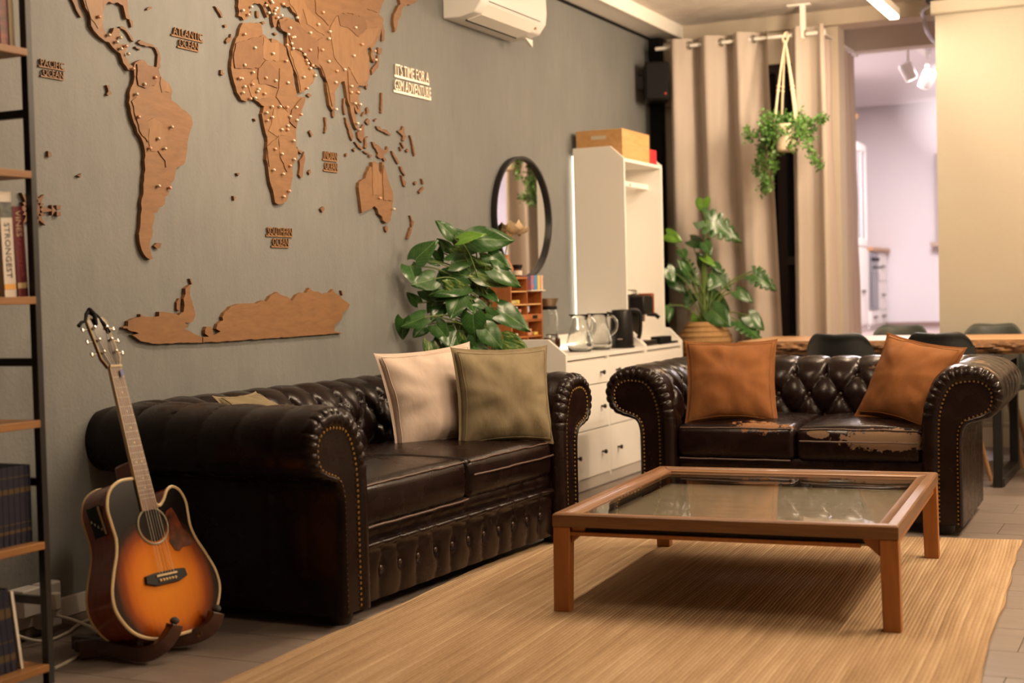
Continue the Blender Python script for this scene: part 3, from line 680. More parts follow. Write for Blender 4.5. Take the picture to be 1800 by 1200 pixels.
POTHOS=[(-3.432,6.14,1.298,-3.34,6.174,1.399,1.0,0),
(-3.287,6.262,1.417,-3.33,6.198,1.49,0.5,0),
(-3.309,6.29,1.422,-3.257,6.344,1.439,0.5,0),
(-3.235,6.237,1.393,-3.114,6.263,1.431,0.5,2),
(-3.192,6.308,1.397,-3.025,6.425,1.389,0.36,0),
(-3.323,6.343,1.37,-3.187,6.415,1.356,0.5,1),
(-3.331,6.311,1.352,-3.371,6.261,1.402,0.45,0),
(-3.313,6.289,1.28,-3.201,6.376,1.32,0.5,0),
(-3.192,6.372,1.306,-3.105,6.372,1.271,0.5,1),
(-3.152,6.381,1.322,-3.041,6.409,1.252,0.5,0),
(-3.249,6.339,1.215,-3.37,6.274,1.247,0.45,0),
(-3.21,6.381,1.235,-3.074,6.441,1.167,0.7,1),
(-3.116,6.368,1.247,-3.001,6.468,1.165,0.32,0),
(-3.235,6.382,1.207,-3.157,6.414,1.162,0.6,1),
(-3.269,6.334,1.123,-3.326,6.233,1.189,0.7,1),
(-3.267,6.334,1.173,-3.372,6.197,1.148,0.5,0),
(-3.369,6.21,1.204,-3.435,6.111,1.178,0.8,0),
(-3.47,6.149,1.27,-3.41,6.123,1.177,0.9,0),
(-3.469,6.223,1.086,-3.51,6.184,1.138,0.55,0),
(-3.394,6.149,1.016,-3.488,6.087,0.977,0.75,0),
(-3.448,6.253,0.978,-3.49,6.205,0.916,0.8,0),
(-3.384,6.239,0.978,-3.325,6.275,0.898,0.8,0),
(-3.219,6.332,1.022,-3.211,6.324,0.898,1.0,0),
(-3.16,6.346,0.95,-3.077,6.371,0.856,0.85,0),
(-3.278,6.304,1.116,-3.291,6.232,1.012,0.9,0),
(-3.105,6.44,0.889,-2.984,6.457,0.845,0.7,1),
(-3.137,6.448,1.047,-2.979,6.485,0.947,0.4,0),
(-3.173,6.391,1.027,-3.094,6.454,0.971,0.35,0),
(-3.183,6.417,1.134,-3.108,6.399,1.083,0.35,0),
(-3.321,6.33,0.931,-3.287,6.321,0.817,0.8,1),
(-3.202,6.379,0.921,-3.181,6.397,0.827,0.55,0),
(-3.417,6.251,0.892,-3.384,6.242,0.772,0.55,1),
(-3.49,6.105,1.011,-3.506,6.115,0.906,0.6,0),
(-3.364,6.291,0.962,-3.303,6.261,0.856,0.7,0),
(-3.269,6.226,0.829,-3.227,6.202,0.774,0.8,0),
(-3.213,6.319,0.86,-3.111,6.399,0.813,0.4,0),
(-3.107,6.373,0.814,-3.066,6.351,0.772,0.5,0),
(-3.404,6.312,1.348,-3.39,6.342,1.276,0.6,0),
(-3.425,6.273,1.298,-3.386,6.32,1.276,0.5,0),
(-3.391,6.307,1.147,-3.432,6.271,1.035,0.7,0),
(-3.387,6.325,1.076,-3.402,6.244,1.006,0.7,0),
(-3.265,6.372,1.108,-3.21,6.338,1.029,0.6,0),
(-3.29,6.336,0.988,-3.275,6.364,0.901,0.6,1),
(-3.355,6.32,1.232,-3.412,6.302,1.177,0.8,0),
(-3.225,6.37,1.079,-3.16,6.399,1.056,0.5,0),
(-3.167,6.45,0.868,-3.129,6.485,0.808,0.7,0),
(-3.259,6.332,0.895,-3.208,6.307,0.818,0.8,0),
(-3.382,6.274,0.863,-3.339,6.234,0.793,0.7,0),
(-3.234,6.432,1.286,-3.266,6.397,1.237,0.5,1),
(-3.452,6.24,1.149,-3.39,6.256,1.091,0.6,0),
(-3.324,6.345,1.081,-3.266,6.352,1.001,0.8,0),
(-3.236,6.398,1.172,-3.188,6.395,1.113,0.7,0)]
MONSTERA=[(-3.018,9.498,1.744,-3.017,9.469,1.652,1.35,2,0),
(-2.98,9.407,1.598,-2.742,9.471,1.461,0.5,0,1),
(-3.221,9.296,1.505,-3.112,9.279,1.454,0.55,2,0),
(-3.11,9.478,1.464,-2.996,9.484,1.413,0.8,0,0),
(-3.147,9.381,1.393,-3.096,9.317,1.337,0.7,0,0),
(-2.995,9.399,1.341,-2.907,9.404,1.28,0.6,2,0),
(-3.212,9.255,1.27,-3.147,9.257,1.175,0.9,0,0),
(-3.16,9.393,1.281,-3.028,9.359,1.166,0.9,0,1),
(-3.212,9.377,1.2,-3.12,9.371,1.11,0.8,0,0),
(-2.957,9.464,1.234,-2.824,9.459,1.12,0.8,0,1),
(-2.984,9.461,1.07,-2.845,9.497,0.961,0.6,0,0),
(-2.924,9.342,0.977,-2.79,9.308,0.872,0.85,0,0),
(-3.041,9.438,0.936,-3.028,9.458,0.788,0.75,2,0),
(-2.668,9.465,1.215,-2.513,9.477,1.112,0.55,0,1),
(-2.652,9.538,1.249,-2.586,9.51,1.172,0.4,0,1),
(-2.781,9.454,1.101,-2.664,9.44,1.035,0.55,0,0),
(-2.707,9.477,0.93,-2.598,9.489,0.847,0.9,0,0),
(-2.764,9.446,0.897,-2.591,9.456,0.772,0.8,0,1),
(-3.163,9.421,0.737,-3.062,9.374,0.703,0.4,0,0),
(-3.152,9.383,0.674,-3.105,9.391,0.638,0.5,0,0),
(-2.976,9.384,1.439,-2.928,9.341,1.355,0.6,0,0),
(-2.951,9.49,1.299,-2.881,9.455,1.244,0.6,0,0),
(-3.084,9.327,1.244,-3.126,9.278,1.326,0.6,0,0),
(-2.925,9.477,1.204,-2.962,9.396,1.112,0.7,0,0),
(-3.23,9.31,1.013,-3.196,9.274,0.908,0.6,0,0),
(-3.01,9.479,1.277,-3.042,9.433,1.372,0.7,0,0),
(-3.093,9.458,1.091,-3.121,9.387,0.998,0.7,0,0)]
STRANDS=[[(-2.463,9.387,2.229),(-2.561,9.387,2.17),(-2.65,9.387,2.138),(-2.668,9.387,2.192)],[(-2.489,9.45,2.228),(-2.57,9.45,2.11),(-2.601,9.45,2.016),(-2.563,9.45,1.947),(-2.574,9.45,1.861),(-2.556,9.45,1.812),(-2.576,9.45,1.775)],[(-2.513,9.497,2.158),(-2.525,9.497,2.044),(-2.512,9.497,1.937),(-2.517,9.497,1.918)],[(-2.353,9.41,2.233),(-2.258,9.41,2.207),(-2.183,9.41,2.211),(-2.154,9.41,2.237)],[(-2.323,9.365,2.217),(-2.268,9.365,2.11),(-2.232,9.365,2.014),(-2.214,9.365,1.957),(-2.163,9.365,1.916)],[(-2.518,9.344,2.276),(-2.539,9.344,2.202),(-2.502,9.344,2.124)],[(-2.444,9.426,2.222),(-2.437,9.426,2.099),(-2.414,9.426,2.05)],[(-2.359,9.358,2.228),(-2.351,9.358,2.134),(-2.363,9.358,2.041)],[(-2.487,9.481,2.288),(-2.536,9.481,2.235),(-2.588,9.481,2.094),(-2.599,9.481,2.047)],[(-2.343,9.488,2.278),(-2.258,9.488,2.196),(-2.279,9.488,2.093)],[(-2.406,9.357,2.25),(-2.456,9.357,2.179),(-2.498,9.357,1.974)],[(-2.554,9.376,1.846),(-2.506,9.376,1.815)],[(-2.61,9.481,1.99),(-2.641,9.481,1.905)]]
# ------------------------------------------------------------------ room
WX = -3.55
BACKY = 10.1
CEIL = 3.05

def wall_mat():
    m, nt, b = _nt('grey_plaster_paint')
    co = coords(nt)
    n = noise_tex(nt, coords(nt, (1, 1, 0.55)), 2.3, 6, 0.6)
    n2 = noise_tex(nt, coords(nt, (1, 2.5, 0.6)), 9, 4, 0.6)
    f = mathn(nt, 'ADD', mathn(nt, 'MULTIPLY', n, 0.65), mathn(nt, 'MULTIPLY', n2, 0.35))
    nt.links.new(ramp(nt, f, [(0.32, (0.138, 0.144, 0.143)), (0.68, (0.182, 0.187, 0.182))]), b.inputs['Base Color'])
    b.inputs['Roughness'].default_value = 0.62
    h = mathn(nt, 'ADD', noise_tex(nt, co, 60, 5, 0.6), mathn(nt, 'MULTIPLY', noise_tex(nt, co, 7, 4), 2.0))
    bump(nt, b, h, 0.30, 0.006)
    return m
MT['wall'] = wall_mat()
m, nt, b = _nt('rough_concrete_ceiling')
n = noise_tex(nt, coords(nt, (1, 1.6, 1)), 7, 7, 0.65, 0.8)
nt.links.new(ramp(nt, noise_tex(nt, coords(nt), 3, 5), [(0.3, (0.66, 0.60, 0.54)), (0.7, (0.78, 0.72, 0.65))]), b.inputs['Base Color'])
b.inputs['Roughness'].default_value = 0.9
bump(nt, b, n, 1.0, 0.05)
MT['ceil'] = m
MT['cream'] = M('cream_wall_paint', (0.60, 0.52, 0.42), 0.85)
MT['kitchen_white'] = M('kitchen_white_paint', (0.78, 0.74, 0.76), 0.8)
MT['grout'] = M('grout', (0.12, 0.10, 0.09), 0.9)
MT['kit_floor'] = M('kitchen_floor_tile', (0.30, 0.23, 0.21), 0.5)

def tile_mat():
    m, nt, b = _nt('wood_look_tile')
    n = noise_tex(nt, coords(nt, (1.5, 9, 1)), 3.2, 6, 0.6, 0.4)
    info = nt.nodes.new('ShaderNodeObjectInfo')
    f = mathn(nt, 'ADD', mathn(nt, 'MULTIPLY', n, 0.8), mathn(nt, 'MULTIPLY', info.outputs['Random'], 0.2))
    nt.links.new(ramp(nt, f, [(0.3, (0.165, 0.132, 0.115)), (0.75, (0.235, 0.19, 0.162))]), b.inputs['Base Color'])
    b.inputs['Roughness'].default_value = 0.42
    bump(nt, b, n, 0.06, 0.004)
    return m
MT['tile'] = tile_mat()

fl = struct('floor', MB().box(WX - 0.2, -2.6, -0.12, 3.4, BACKY + 0.05, -0.006), MT['grout'])
tile_me = None
tb = MB().box(-0.2985, -0.1485, -0.012, 0.2985, 0.1485, 0.0)
tile_me = tb.mesh('tile', MT['tile'], True)
nr = 0
for r in range(26):
    y = 2.55 + 0.3 * r
    if y > BACKY:
        break
    for k in range(9):
        x = -0.47 + 0.3 * (r % 2) - 0.6 * (k - 2)
        if x < WX - 0.2 or x > 1.0:
            continue
        child_copy(tile_me, 'tile', fl, (x, y, 0))
struct('wall_left', MB().box(WX - 0.2, -2.6, -0.1, WX, BACKY + 0.1, 3.3), MT['wall'])
struct('ceiling', MB().box(WX - 0.2, -2.6, CEIL, 3.4, BACKY + 0.02, CEIL + 0.2), MT['ceil'])
struct('wall_right', MB().box(3.2, -2.6, -0.1, 3.4, BACKY, 3.3), MT['cream'])
struct('wall_front', MB().box(WX - 0.2, -2.8, -0.1, 3.4, -2.6, 3.3), MT['cream'])
# back wall: a pier left of the window, sill and head, and the part behind the blind
bw = MB()
bw.box(WX, BACKY, -0.1, -2.95, BACKY + 0.2, 3.2)
bw.box(-2.95, BACKY, -0.1, -2.25, BACKY + 0.2, 0.72)
bw.box(-2.95, BACKY, 2.72, -2.25, BACKY + 0.2, 3.2)
bw.box(-2.25, BACKY, -0.1, -2.20, BACKY + 0.2, 3.2)
bw.box(-1.30, BACKY, 0.0, 3.3, BACKY + 0.2, 3.2)
struct('wall_back', bw, MT['cream'])
# dark window glimpsed between the two curtains
wn = struct('window_1', MB().box(-2.95, BACKY + 0.07, 0.72, -2.25, BACKY + 0.085, 2.72), MT['darkglass'])
fr = MB()
for x in (-2.95, -2.66, -2.31):
    fr.box(x, BACKY + 0.03, 0.72, x + 0.06, BACKY + 0.12, 2.72)
for z in (0.72, 1.28, 2.66):
    fr.box(-2.95, BACKY + 0.032, z, -2.25, BACKY + 0.118, z + 0.06)
obj('window_frame', fr, MT['darkwood'], wn)
# left skirting: white board above a strip of floor tile
struct('baseboard_left', MB().box(WX, 0.5, 0.035, WX + 0.018, 7.1, 0.105), MT['trim'], bevel=0.004)
struct('trim_1', MB().box(WX, 0.5, 0.0, WX + 0.012, 7.1, 0.033), MT['tile'])
# white boxed duct along the top of the left wall
struct('trim_2', MB().box(WX, 2.0, 2.965, -3.33, BACKY - 0.03, CEIL + 0.01).box(-3.345, 2.0, 2.955, -3.32, BACKY - 0.03, CEIL + 0.01), MT['white'], bevel=0.004)
# black cable trunk in the corner
struct('trim_3', MB().box(WX, 9.93, 0.0, WX + 0.085, 10.02, 2.97).box(WX, 7.3, 2.952, WX + 0.02, 9.93, 2.966), MT['blackm'])
# header beams between the room and the raised kitchen
struct('trim_4', MB().box(-3.45, BACKY - 0.06, 2.945, 1.0, BACKY + 0.18, CEIL + 0.15), MT['cream'], bevel=0.004)
struct('trim_5', MB().box(-2.9, 11.0, 2.90, 1.0, 11.16, 3.5), MT['cream'], bevel=0.004)
# steps up to the kitchen
st = MB()
for i in range(4):
    st.box(-2.25, BACKY + 0.02 + 0.28 * i, 0.0, -0.4, BACKY + 1.6, 0.165 * (i + 1) - 0.0005)
steps = struct('trim_6', st, MT['tile'])
for i in range(4):
    no = MB()
    no.box(-2.25, BACKY + 0.0 + 0.28 * i, 0.165 * (i + 1) - 0.03, -0.4, BACKY + 0.3 + 0.28 * i, 0.165 * (i + 1) + 0.004)
    obj('step_tread', no, MT['slab'], steps)
# ------------------------------------------------------------------ kitchen beyond
KZ = 0.66
KY = 15.75
struct('wall_kitchen_back', MB().box(-4.2, KY, 0.4, 2.0, KY + 0.15, 3.6), MT['kitchen_white'])
struct('wall_kitchen_left', MB().box(-3.65, BACKY + 0.2, 0.4, -3.5, KY, 3.6), MT['kitchen_white'])
struct('wall_kitchen_right', MB().box(0.4, BACKY + 0.2, 0.0, 0.55, KY, 3.6), MT['kitchen_white'])
struct('floor_kitchen', MB().box(-3.65, BACKY + 1.5, 0.4, 0.5, KY + 0.1, KZ), MT['kit_floor'])
kc = MB()
kc.box(-3.7, BACKY + 0.15, 3.17, 2.0, 14.4, 3.3)
# coved far end of the kitchen ceiling
kc.grid(lambda u, v: (-3.7 + 5.7 * u, 14.4 + 1.25 * math.sin(v * PI / 2), 3.17 - 0.12 * (1 - math.cos(v * PI / 2))), 2, 10)
struct('ceiling_kitchen', kc, MT['kitchen_white'])
struct('baseboard_kitchen', MB().box(-3.5, KY - 0.02, KZ, 0.4, KY - 0.001, KZ + 0.05), M('kitchen_skirting', (0.30, 0.20, 0.17), 0.6))
w2 = struct('window_2', MB().box(-2.40, KY - 0.012, 1.58, -1.7, KY - 0.006, 2.48), M('frosted_pane', (0.55, 0.50, 0.42), 0.25))
f2 = MB()
for x in (-2.42, -2.06, -1.72):
    f2.box(x, KY - 0.05, 1.56, x + 0.05, KY - 0.002, 2.50)
for z in (1.56, 2.45):
    f2.box(-2.42, KY - 0.052, z, -1.67, KY - 0.002, z + 0.05)
obj('window_frame', f2, M('grey_window_frame', (0.45, 0.41, 0.40), 0.5), w2)
obj('window_sill', MB().box(-2.46, KY - 0.14, 1.515, -1.65, KY - 0.002, 1.56), M('sill_wood', (0.50, 0.38, 0.30), 0.5), w2)

# ------------------------------------------------------------------ wooden world map
mp = thing('wooden_world_map', 'layered plywood world map with metal pins across the grey wall above the leather sofa', 'wall map', (WX, 5.0, 1.0))
def jitter(poly, amp, step, seed):
    rnd = random.Random(seed)
    out = []
    n = len(poly)
    for i in range(n):
        a, b = Vector(poly[i]), Vector(poly[(i + 1) % n])
        L = (b - a).length
        k = max(1, int(L / step))
        nn = Vector((-(b - a).y, (b - a).x))
        nn = nn.normalized() if nn.length > 0 else nn
        for j in range(k):
            p = a.lerp(b, j / k)
            if j:
                p += nn * rnd.uniform(-amp, amp)
            out.append((p.x, p.y))
    return out
def slab_piece(poly, x0, x1):
    return MB().prism(poly, x0, x1, 'x')
LABELS = {'north_america': 'southern end of North America', 'south_america': 'South America', 'africa': 'Africa', 'eurasia': 'Europe and Asia in one wooden piece', 'kamchatka': 'far eastern peninsula of Asia', 'australia': 'Australia', 'antarctica_west': 'shorter western half of Antarctica', 'antarctica_east': 'longer eastern half of Antarctica'}
pin_me = MB().ball((0.004, 0, 0), 0.009, 0.0066, 0.0066, 8, 5).mesh('map_pin', MT['pin'])
pin_me2 = MB().ball((0.004, 0, 0), 0.009, 0.0066, 0.0066, 8, 5).mesh('map_pin', MT['pin_red'])
cm = [MT['mapwood2'], MT['mapwood'], MT['mapwood3']]
for nm, poly in LAND.items():
    amp = 0.0045 if 'antarctica' not in nm else 0.002
    o = obj(nm, slab_piece(jitter(poly, amp, 0.018, len(poly)), WX + 0.0006, WX + 0.018), MT['mapwood'], mp, world=True, smooth=False)
    o['label'] = LABELS[nm]
    for i, cp in enumerate(COUNTRIES.get(nm, [])):
        obj('country_piece', slab_piece(jitter(cp, 0.0035, 0.02, i + 5), WX + 0.0175, WX + 0.0205 + 0.0015 * (i % 3)), cm[i % 3], o, world=True, smooth=False)
    for i, (y, z) in enumerate(PINS.get(nm, [])):
        child_copy(pin_me if (i * 7) % 3 else pin_me2, 'map_pin', o, (WX + 0.024 - mp.location.x, y - mp.location.y, z - mp.location.z))
for i, poly in enumerate(ISLANDS):
    obj('island', slab_piece(jitter(poly, 0.0022, 0.010, i), WX + 0.0006, WX + 0.012), MT['mapwood3'], mp, world=True, smooth=False)
def wall_text(lines, name, y0, z0, h, mat, parent, dx=0.008, tilt=0.0):
    """plywood lettering standing on bars; lines = [(text, y offset, width)]"""
    mb = MB()
    zz = z0
    for i, (t, oy, w) in enumerate(lines):
        me = text_mesh(t, h * 1.40, dx, MT['mapwood3'])
        xs = [v.co.x for v in me.vertices]
        sx = w / (max(xs) - min(xs))
        vs = [(WX + 0.003 + dx / 2 + v.co.z, y0 + oy + (v.co.x - min(xs)) * sx, zz + v.co.y) for v in me.vertices]
        mb.add(vs, [tuple(p.vertices) for p in me.polygons])
        bpy.data.meshes.remove(me)
        mb.box(WX + 0.0006, y0 + oy - 0.006, zz - h * 0.20, WX + dx * 0.9, y0 + oy + w + 0.006, zz + 0.001)
        zz -= h * 1.36
    return obj(name, mb, mat, parent, world=True, smooth=False)
wall_text([('PACIFIC', 0.0, 0.115), ('OCEAN', 0.008, 0.10)], 'ocean_name', 3.747, 1.942, 0.024, MT['mapwood2'], mp)['label'] = 'PACIFIC OCEAN lettering'
wall_text([('ATLANTIC', 0.0, 0.185), ('OCEAN', 0.035, 0.12)], 'ocean_name', 4.463, 2.158, 0.030, MT['mapwood2'], mp)['label'] = 'ATLANTIC OCEAN lettering'
wall_text([('INDIAN', 0.0, 0.11), ('OCEAN', 0.004, 0.106)], 'ocean_name', 5.512, 1.756, 0.036, MT['mapwood2'], mp)['label'] = 'INDIAN OCEAN lettering'
wall_text([('SOUTHERN', 0.0, 0.185), ('OCEAN', 0.035, 0.12)], 'ocean_name', 5.052, 1.398, 0.034, MT['mapwood2'], mp)['label'] = 'SOUTHERN OCEAN lettering'
# compass rose
cr = MB()
cy, cz = 3.685, 1.448
for k in range(16):
    a = 2 * PI * k / 16
    rr = 0.085 if k % 4 == 0 else (0.075 if k % 2 == 0 else 0.055)
    if k == 0:
        rr = 0.105
    w = 0.012
    ca, sa = math.cos(a), math.sin(a)
    cr.prism([(cy + 0.03 * ca - w * sa, cz + 0.03 * sa + w * ca), (cy + rr * ca, cz + rr * sa), (cy + 0.03 * ca + w * sa, cz + 0.03 * sa - w * ca)], WX + 0.0006, WX + 0.014, 'x')
cr.prism([(cy + 0.046 * math.cos(t * PI / 12), cz + 0.046 * math.sin(t * PI / 12)) for t in range(24)], WX + 0.0006, WX + 0.013, 'x')
cr.prism([(cy + 0.085, cz - 0.018), (cy + 0.105, cz), (cy + 0.085, cz + 0.018)], WX + 0.0006, WX + 0.015, 'x')
for s in (-1, 1):
    cr.prism([(cy + 0.108, cz + s * 0.004), (cy + 0.128, cz + s * 0.004), (cy + 0.128, cz + s * 0.018), (cy + 0.108, cz + s * 0.018)], WX + 0.0006, WX + 0.015, 'x')
obj('compass_rose', cr, MT['mapwood3'], mp, world=True, smooth=False)

# metal slogan on the wall
sl = wall_text([("IT'S TIME FOR A", 0.012, 0.345), ('GSM ADVENTURE', 0.0, 0.375)], 'metal_slogan', 6.172, 2.222, 0.056, M('brushed_tin', (0.62, 0.53, 0.42), 0.35, 0.6), None, 0.009)
tag(sl, "metal lettering reading IT'S TIME FOR A GSM ADVENTURE on the grey wall", 'lettering')

# ------------------------------------------------------------------ air conditioner
ac = thing('air_conditioner', 'white wall-mounted air conditioner unit high on the grey wall', 'air conditioner', (WX, 7.1, 2.56))
prof = [(WX, 2.585), (WX + 0.10, 2.585), (WX + 0.19, 2.605), (WX + 0.232, 2.66), (WX + 0.24, 2.72), (WX + 0.235, 2.86), (WX + 0.19, 2.885), (WX, 2.885)]
obj('body', MB().prism(prof, 6.72, 7.55, 'y'), MT['white_gloss'], ac, world=True, bevel=0.008, seg=3)
pr2 = [(WX + 0.105, 2.580), (WX + 0.19, 2.600), (WX + 0.226, 2.652), (WX + 0.223, 2.656), (WX + 0.186, 2.606), (WX + 0.105, 2.586)]
obj('louver_flap', MB().prism(pr2, 6.80, 7.42, 'y'), MT['white'], ac, world=True, bevel=0.001)
obj('slot', MB().box(WX + 0.094, 6.80, 2.578, WX + 0.104, 7.42, 2.590), MT['blackm'], ac, world=True)
obj('front_seam', MB().box(WX + 0.236, 6.80, 2.664, WX + 0.2385, 7.46, 2.667), MT['black'], ac, world=True)
obj('indicator', MB().box(WX + 0.20, 7.44, 2.622, WX + 0.215, 7.455, 2.634), MT['brass'], ac, world=True)
obj('drain_clip', MB().prism([(7.46, 2.585), (7.56, 2.585), (7.56, 2.545)], WX + 0.12, WX + 0.14, 'x'), MT['white'], ac, world=True)

# ------------------------------------------------------------------ loudspeaker
sp = thing('loudspeaker', 'black loudspeaker box mounted in the corner beside the beige curtain', 'speaker', (WX + 0.135, 9.70, 2.465), (0, 0, R(24)))
obj('cabinet', MB().box(-0.088, -0.10, 0, 0.088, 0.08, 0.275), MT['blackp'], sp, bevel=0.02, seg=3)
obj('grille', MB().box(-0.078, -0.110, 0.012, 0.078, -0.098, 0.263), MT['blackm'], sp, bevel=0.006)
obj('badge', MB().ball((0.055, -0.114, 0.045), 0.008, 0.003, 0.008, 10, 6), M('red_badge', (0.5, 0.05, 0.03), 0.4), sp)
obj('bracket', MB().box(-0.13, 0.03, 0.10, -0.08, 0.065, 0.19), MT['black'], sp)
# ------------------------------------------------------------------ chesterfield sofas
ARM = catmull([(0, .05), (0, .17), (0, .30), (0, .42), (.003, .52), (.018, .60), (.052, .68), (.11, .738), (.19, .757), (.265, .745), (.322, .705), (.348, .645), (.338, .578), (.30, .532), (.245, .512), (.197, .495), (.178, .45), (.175, .36), (.175, .2), (.175, .045)], 8)
NP = 126
AP, ALEN = resample(ARM, NP)
AN = []
for i in range(NP):
    t = AP[min(i + 1, NP - 1)] - AP[max(i - 1, 0)]
    t.normalize()
    AN.append(Vector((-t.y, t.x)))
CREST = min(range(NP), key=lambda i: -AP[i].y)
DU, DV = 0.157, 0.112
def tuft(s, a, L, phase, a0):
    """pillow height at distance s along, a above the seat on the inner face; a0 = arc length of the last button row"""
    v = a - a0
    u = s / DU + phase
    if v < 0:
        A = u + v / (2 * DV)
        B = u - v / (2 * DV)
        h = (abs(math.sin(PI * A)) * abs(math.sin(PI * B))) ** 0.36
        da = min(A - math.floor(A), math.ceil(A) - A)
        db = min(B - math.floor(B), math.ceil(B) - B)
        dip = math.exp(-(da * da + db * db) / 0.012)
    else:
        h = abs(math.sin(PI * u)) ** 0.42
        da = min(u - math.floor(u), math.ceil(u) - u)
        dip = math.exp(-(da * da) / 0.006 - v * v / 0.0007)
    return h, dip
A0 = sum((AP[i + 1] - AP[i]).length for i in range(NP - 1) if AP[i + 1].x < 0.06 and i < CREST)  # row just under the crest
ARC = [0]
for a, b in zip(AP, AP[1:]):
    ARC.append(ARC[-1] + (b - a).length)
ACREST = ARC[CREST]
def arm_disp(s, i, L, phase, tufted=True):
    a = ARC[i]
    e = min(s, L - s)
    fade = min(1, max(0, e / 0.05))
    wob = noise.noise(Vector((s * 9, a * 9, phase * 3 + L))) * 0.004
    if a < ACREST + 0.02 and tufted:
        h, dip = tuft(s, a, L, phase, A0)
        d = 0.032 * (h - 0.58) - 0.020 * dip
        if a > A0:
            k = (a - A0) / (ACREST + 0.02 - A0)
            d = d * (1 - 0.55 * k)
        return d * fade + wob
    k = min(1, max(0, (a - ACREST) / 0.42))
    u = s / (DU * 1.0) + phase
    h = abs(math.sin(PI * u)) ** 0.16
    amp = 0.010 * (1 - k) + 0.0045
    return amp * (h - 0.8) * fade + wob * 0.7

# the gathered border is wide on the inner side and crest, narrow on the stem
NR = 460
RP, _ = resample(ARM, NR)
RARC = [0]
for a, b in zip(RP, RP[1:]):
    RARC.append(RARC[-1] + (b - a).length)
RN = []
for i in range(NR):
    t = (RP[min(i + 1, NR - 1)] - RP[max(i - 1, 0)]).normalized()
    RN.append(Vector((-t.y, t.x)))
INSET = []
for i in range(NR):
    a = RARC[i] / RARC[-1]
    for (a0, k0), (a1, k1) in zip(((0, 1.5), (0.30, 1.55), (0.47, 1.45), (0.62, 0.95), (0.70, 0.55), (0.78, 0.42)), ((0.30, 1.55), (0.47, 1.45), (0.62, 0.95), (0.70, 0.55), (0.78, 0.42), (1.01, 0.42))):
        if a0 <= a <= a1:
            INSET.append(k0 + (k1 - k0) * (a - a0) / (a1 - a0))
            break
def inset_poly(pts, d, INSET):
    n = len(pts)
    out = []
    for i in range(n):
        p, a, b = pts[i], pts[max(i - 1, 0)], pts[min(i + 1, n - 1)]
        t = (b - a)
        t = t.normalized() if t.length > 1e-9 else Vector((1, 0))
        nn = Vector((t.y, -t.x))
        out.append(p + nn * d * INSET[i])
    return out

btn_me = MB().ball((0, 0, 0), 0.011, 0.006, 0.011, 10, 6).mesh('tuft_button', MT['button'])
nail_one = MB().ball((0, 0, 0), 0.0058, 0.004, 0.0058, 6, 4)

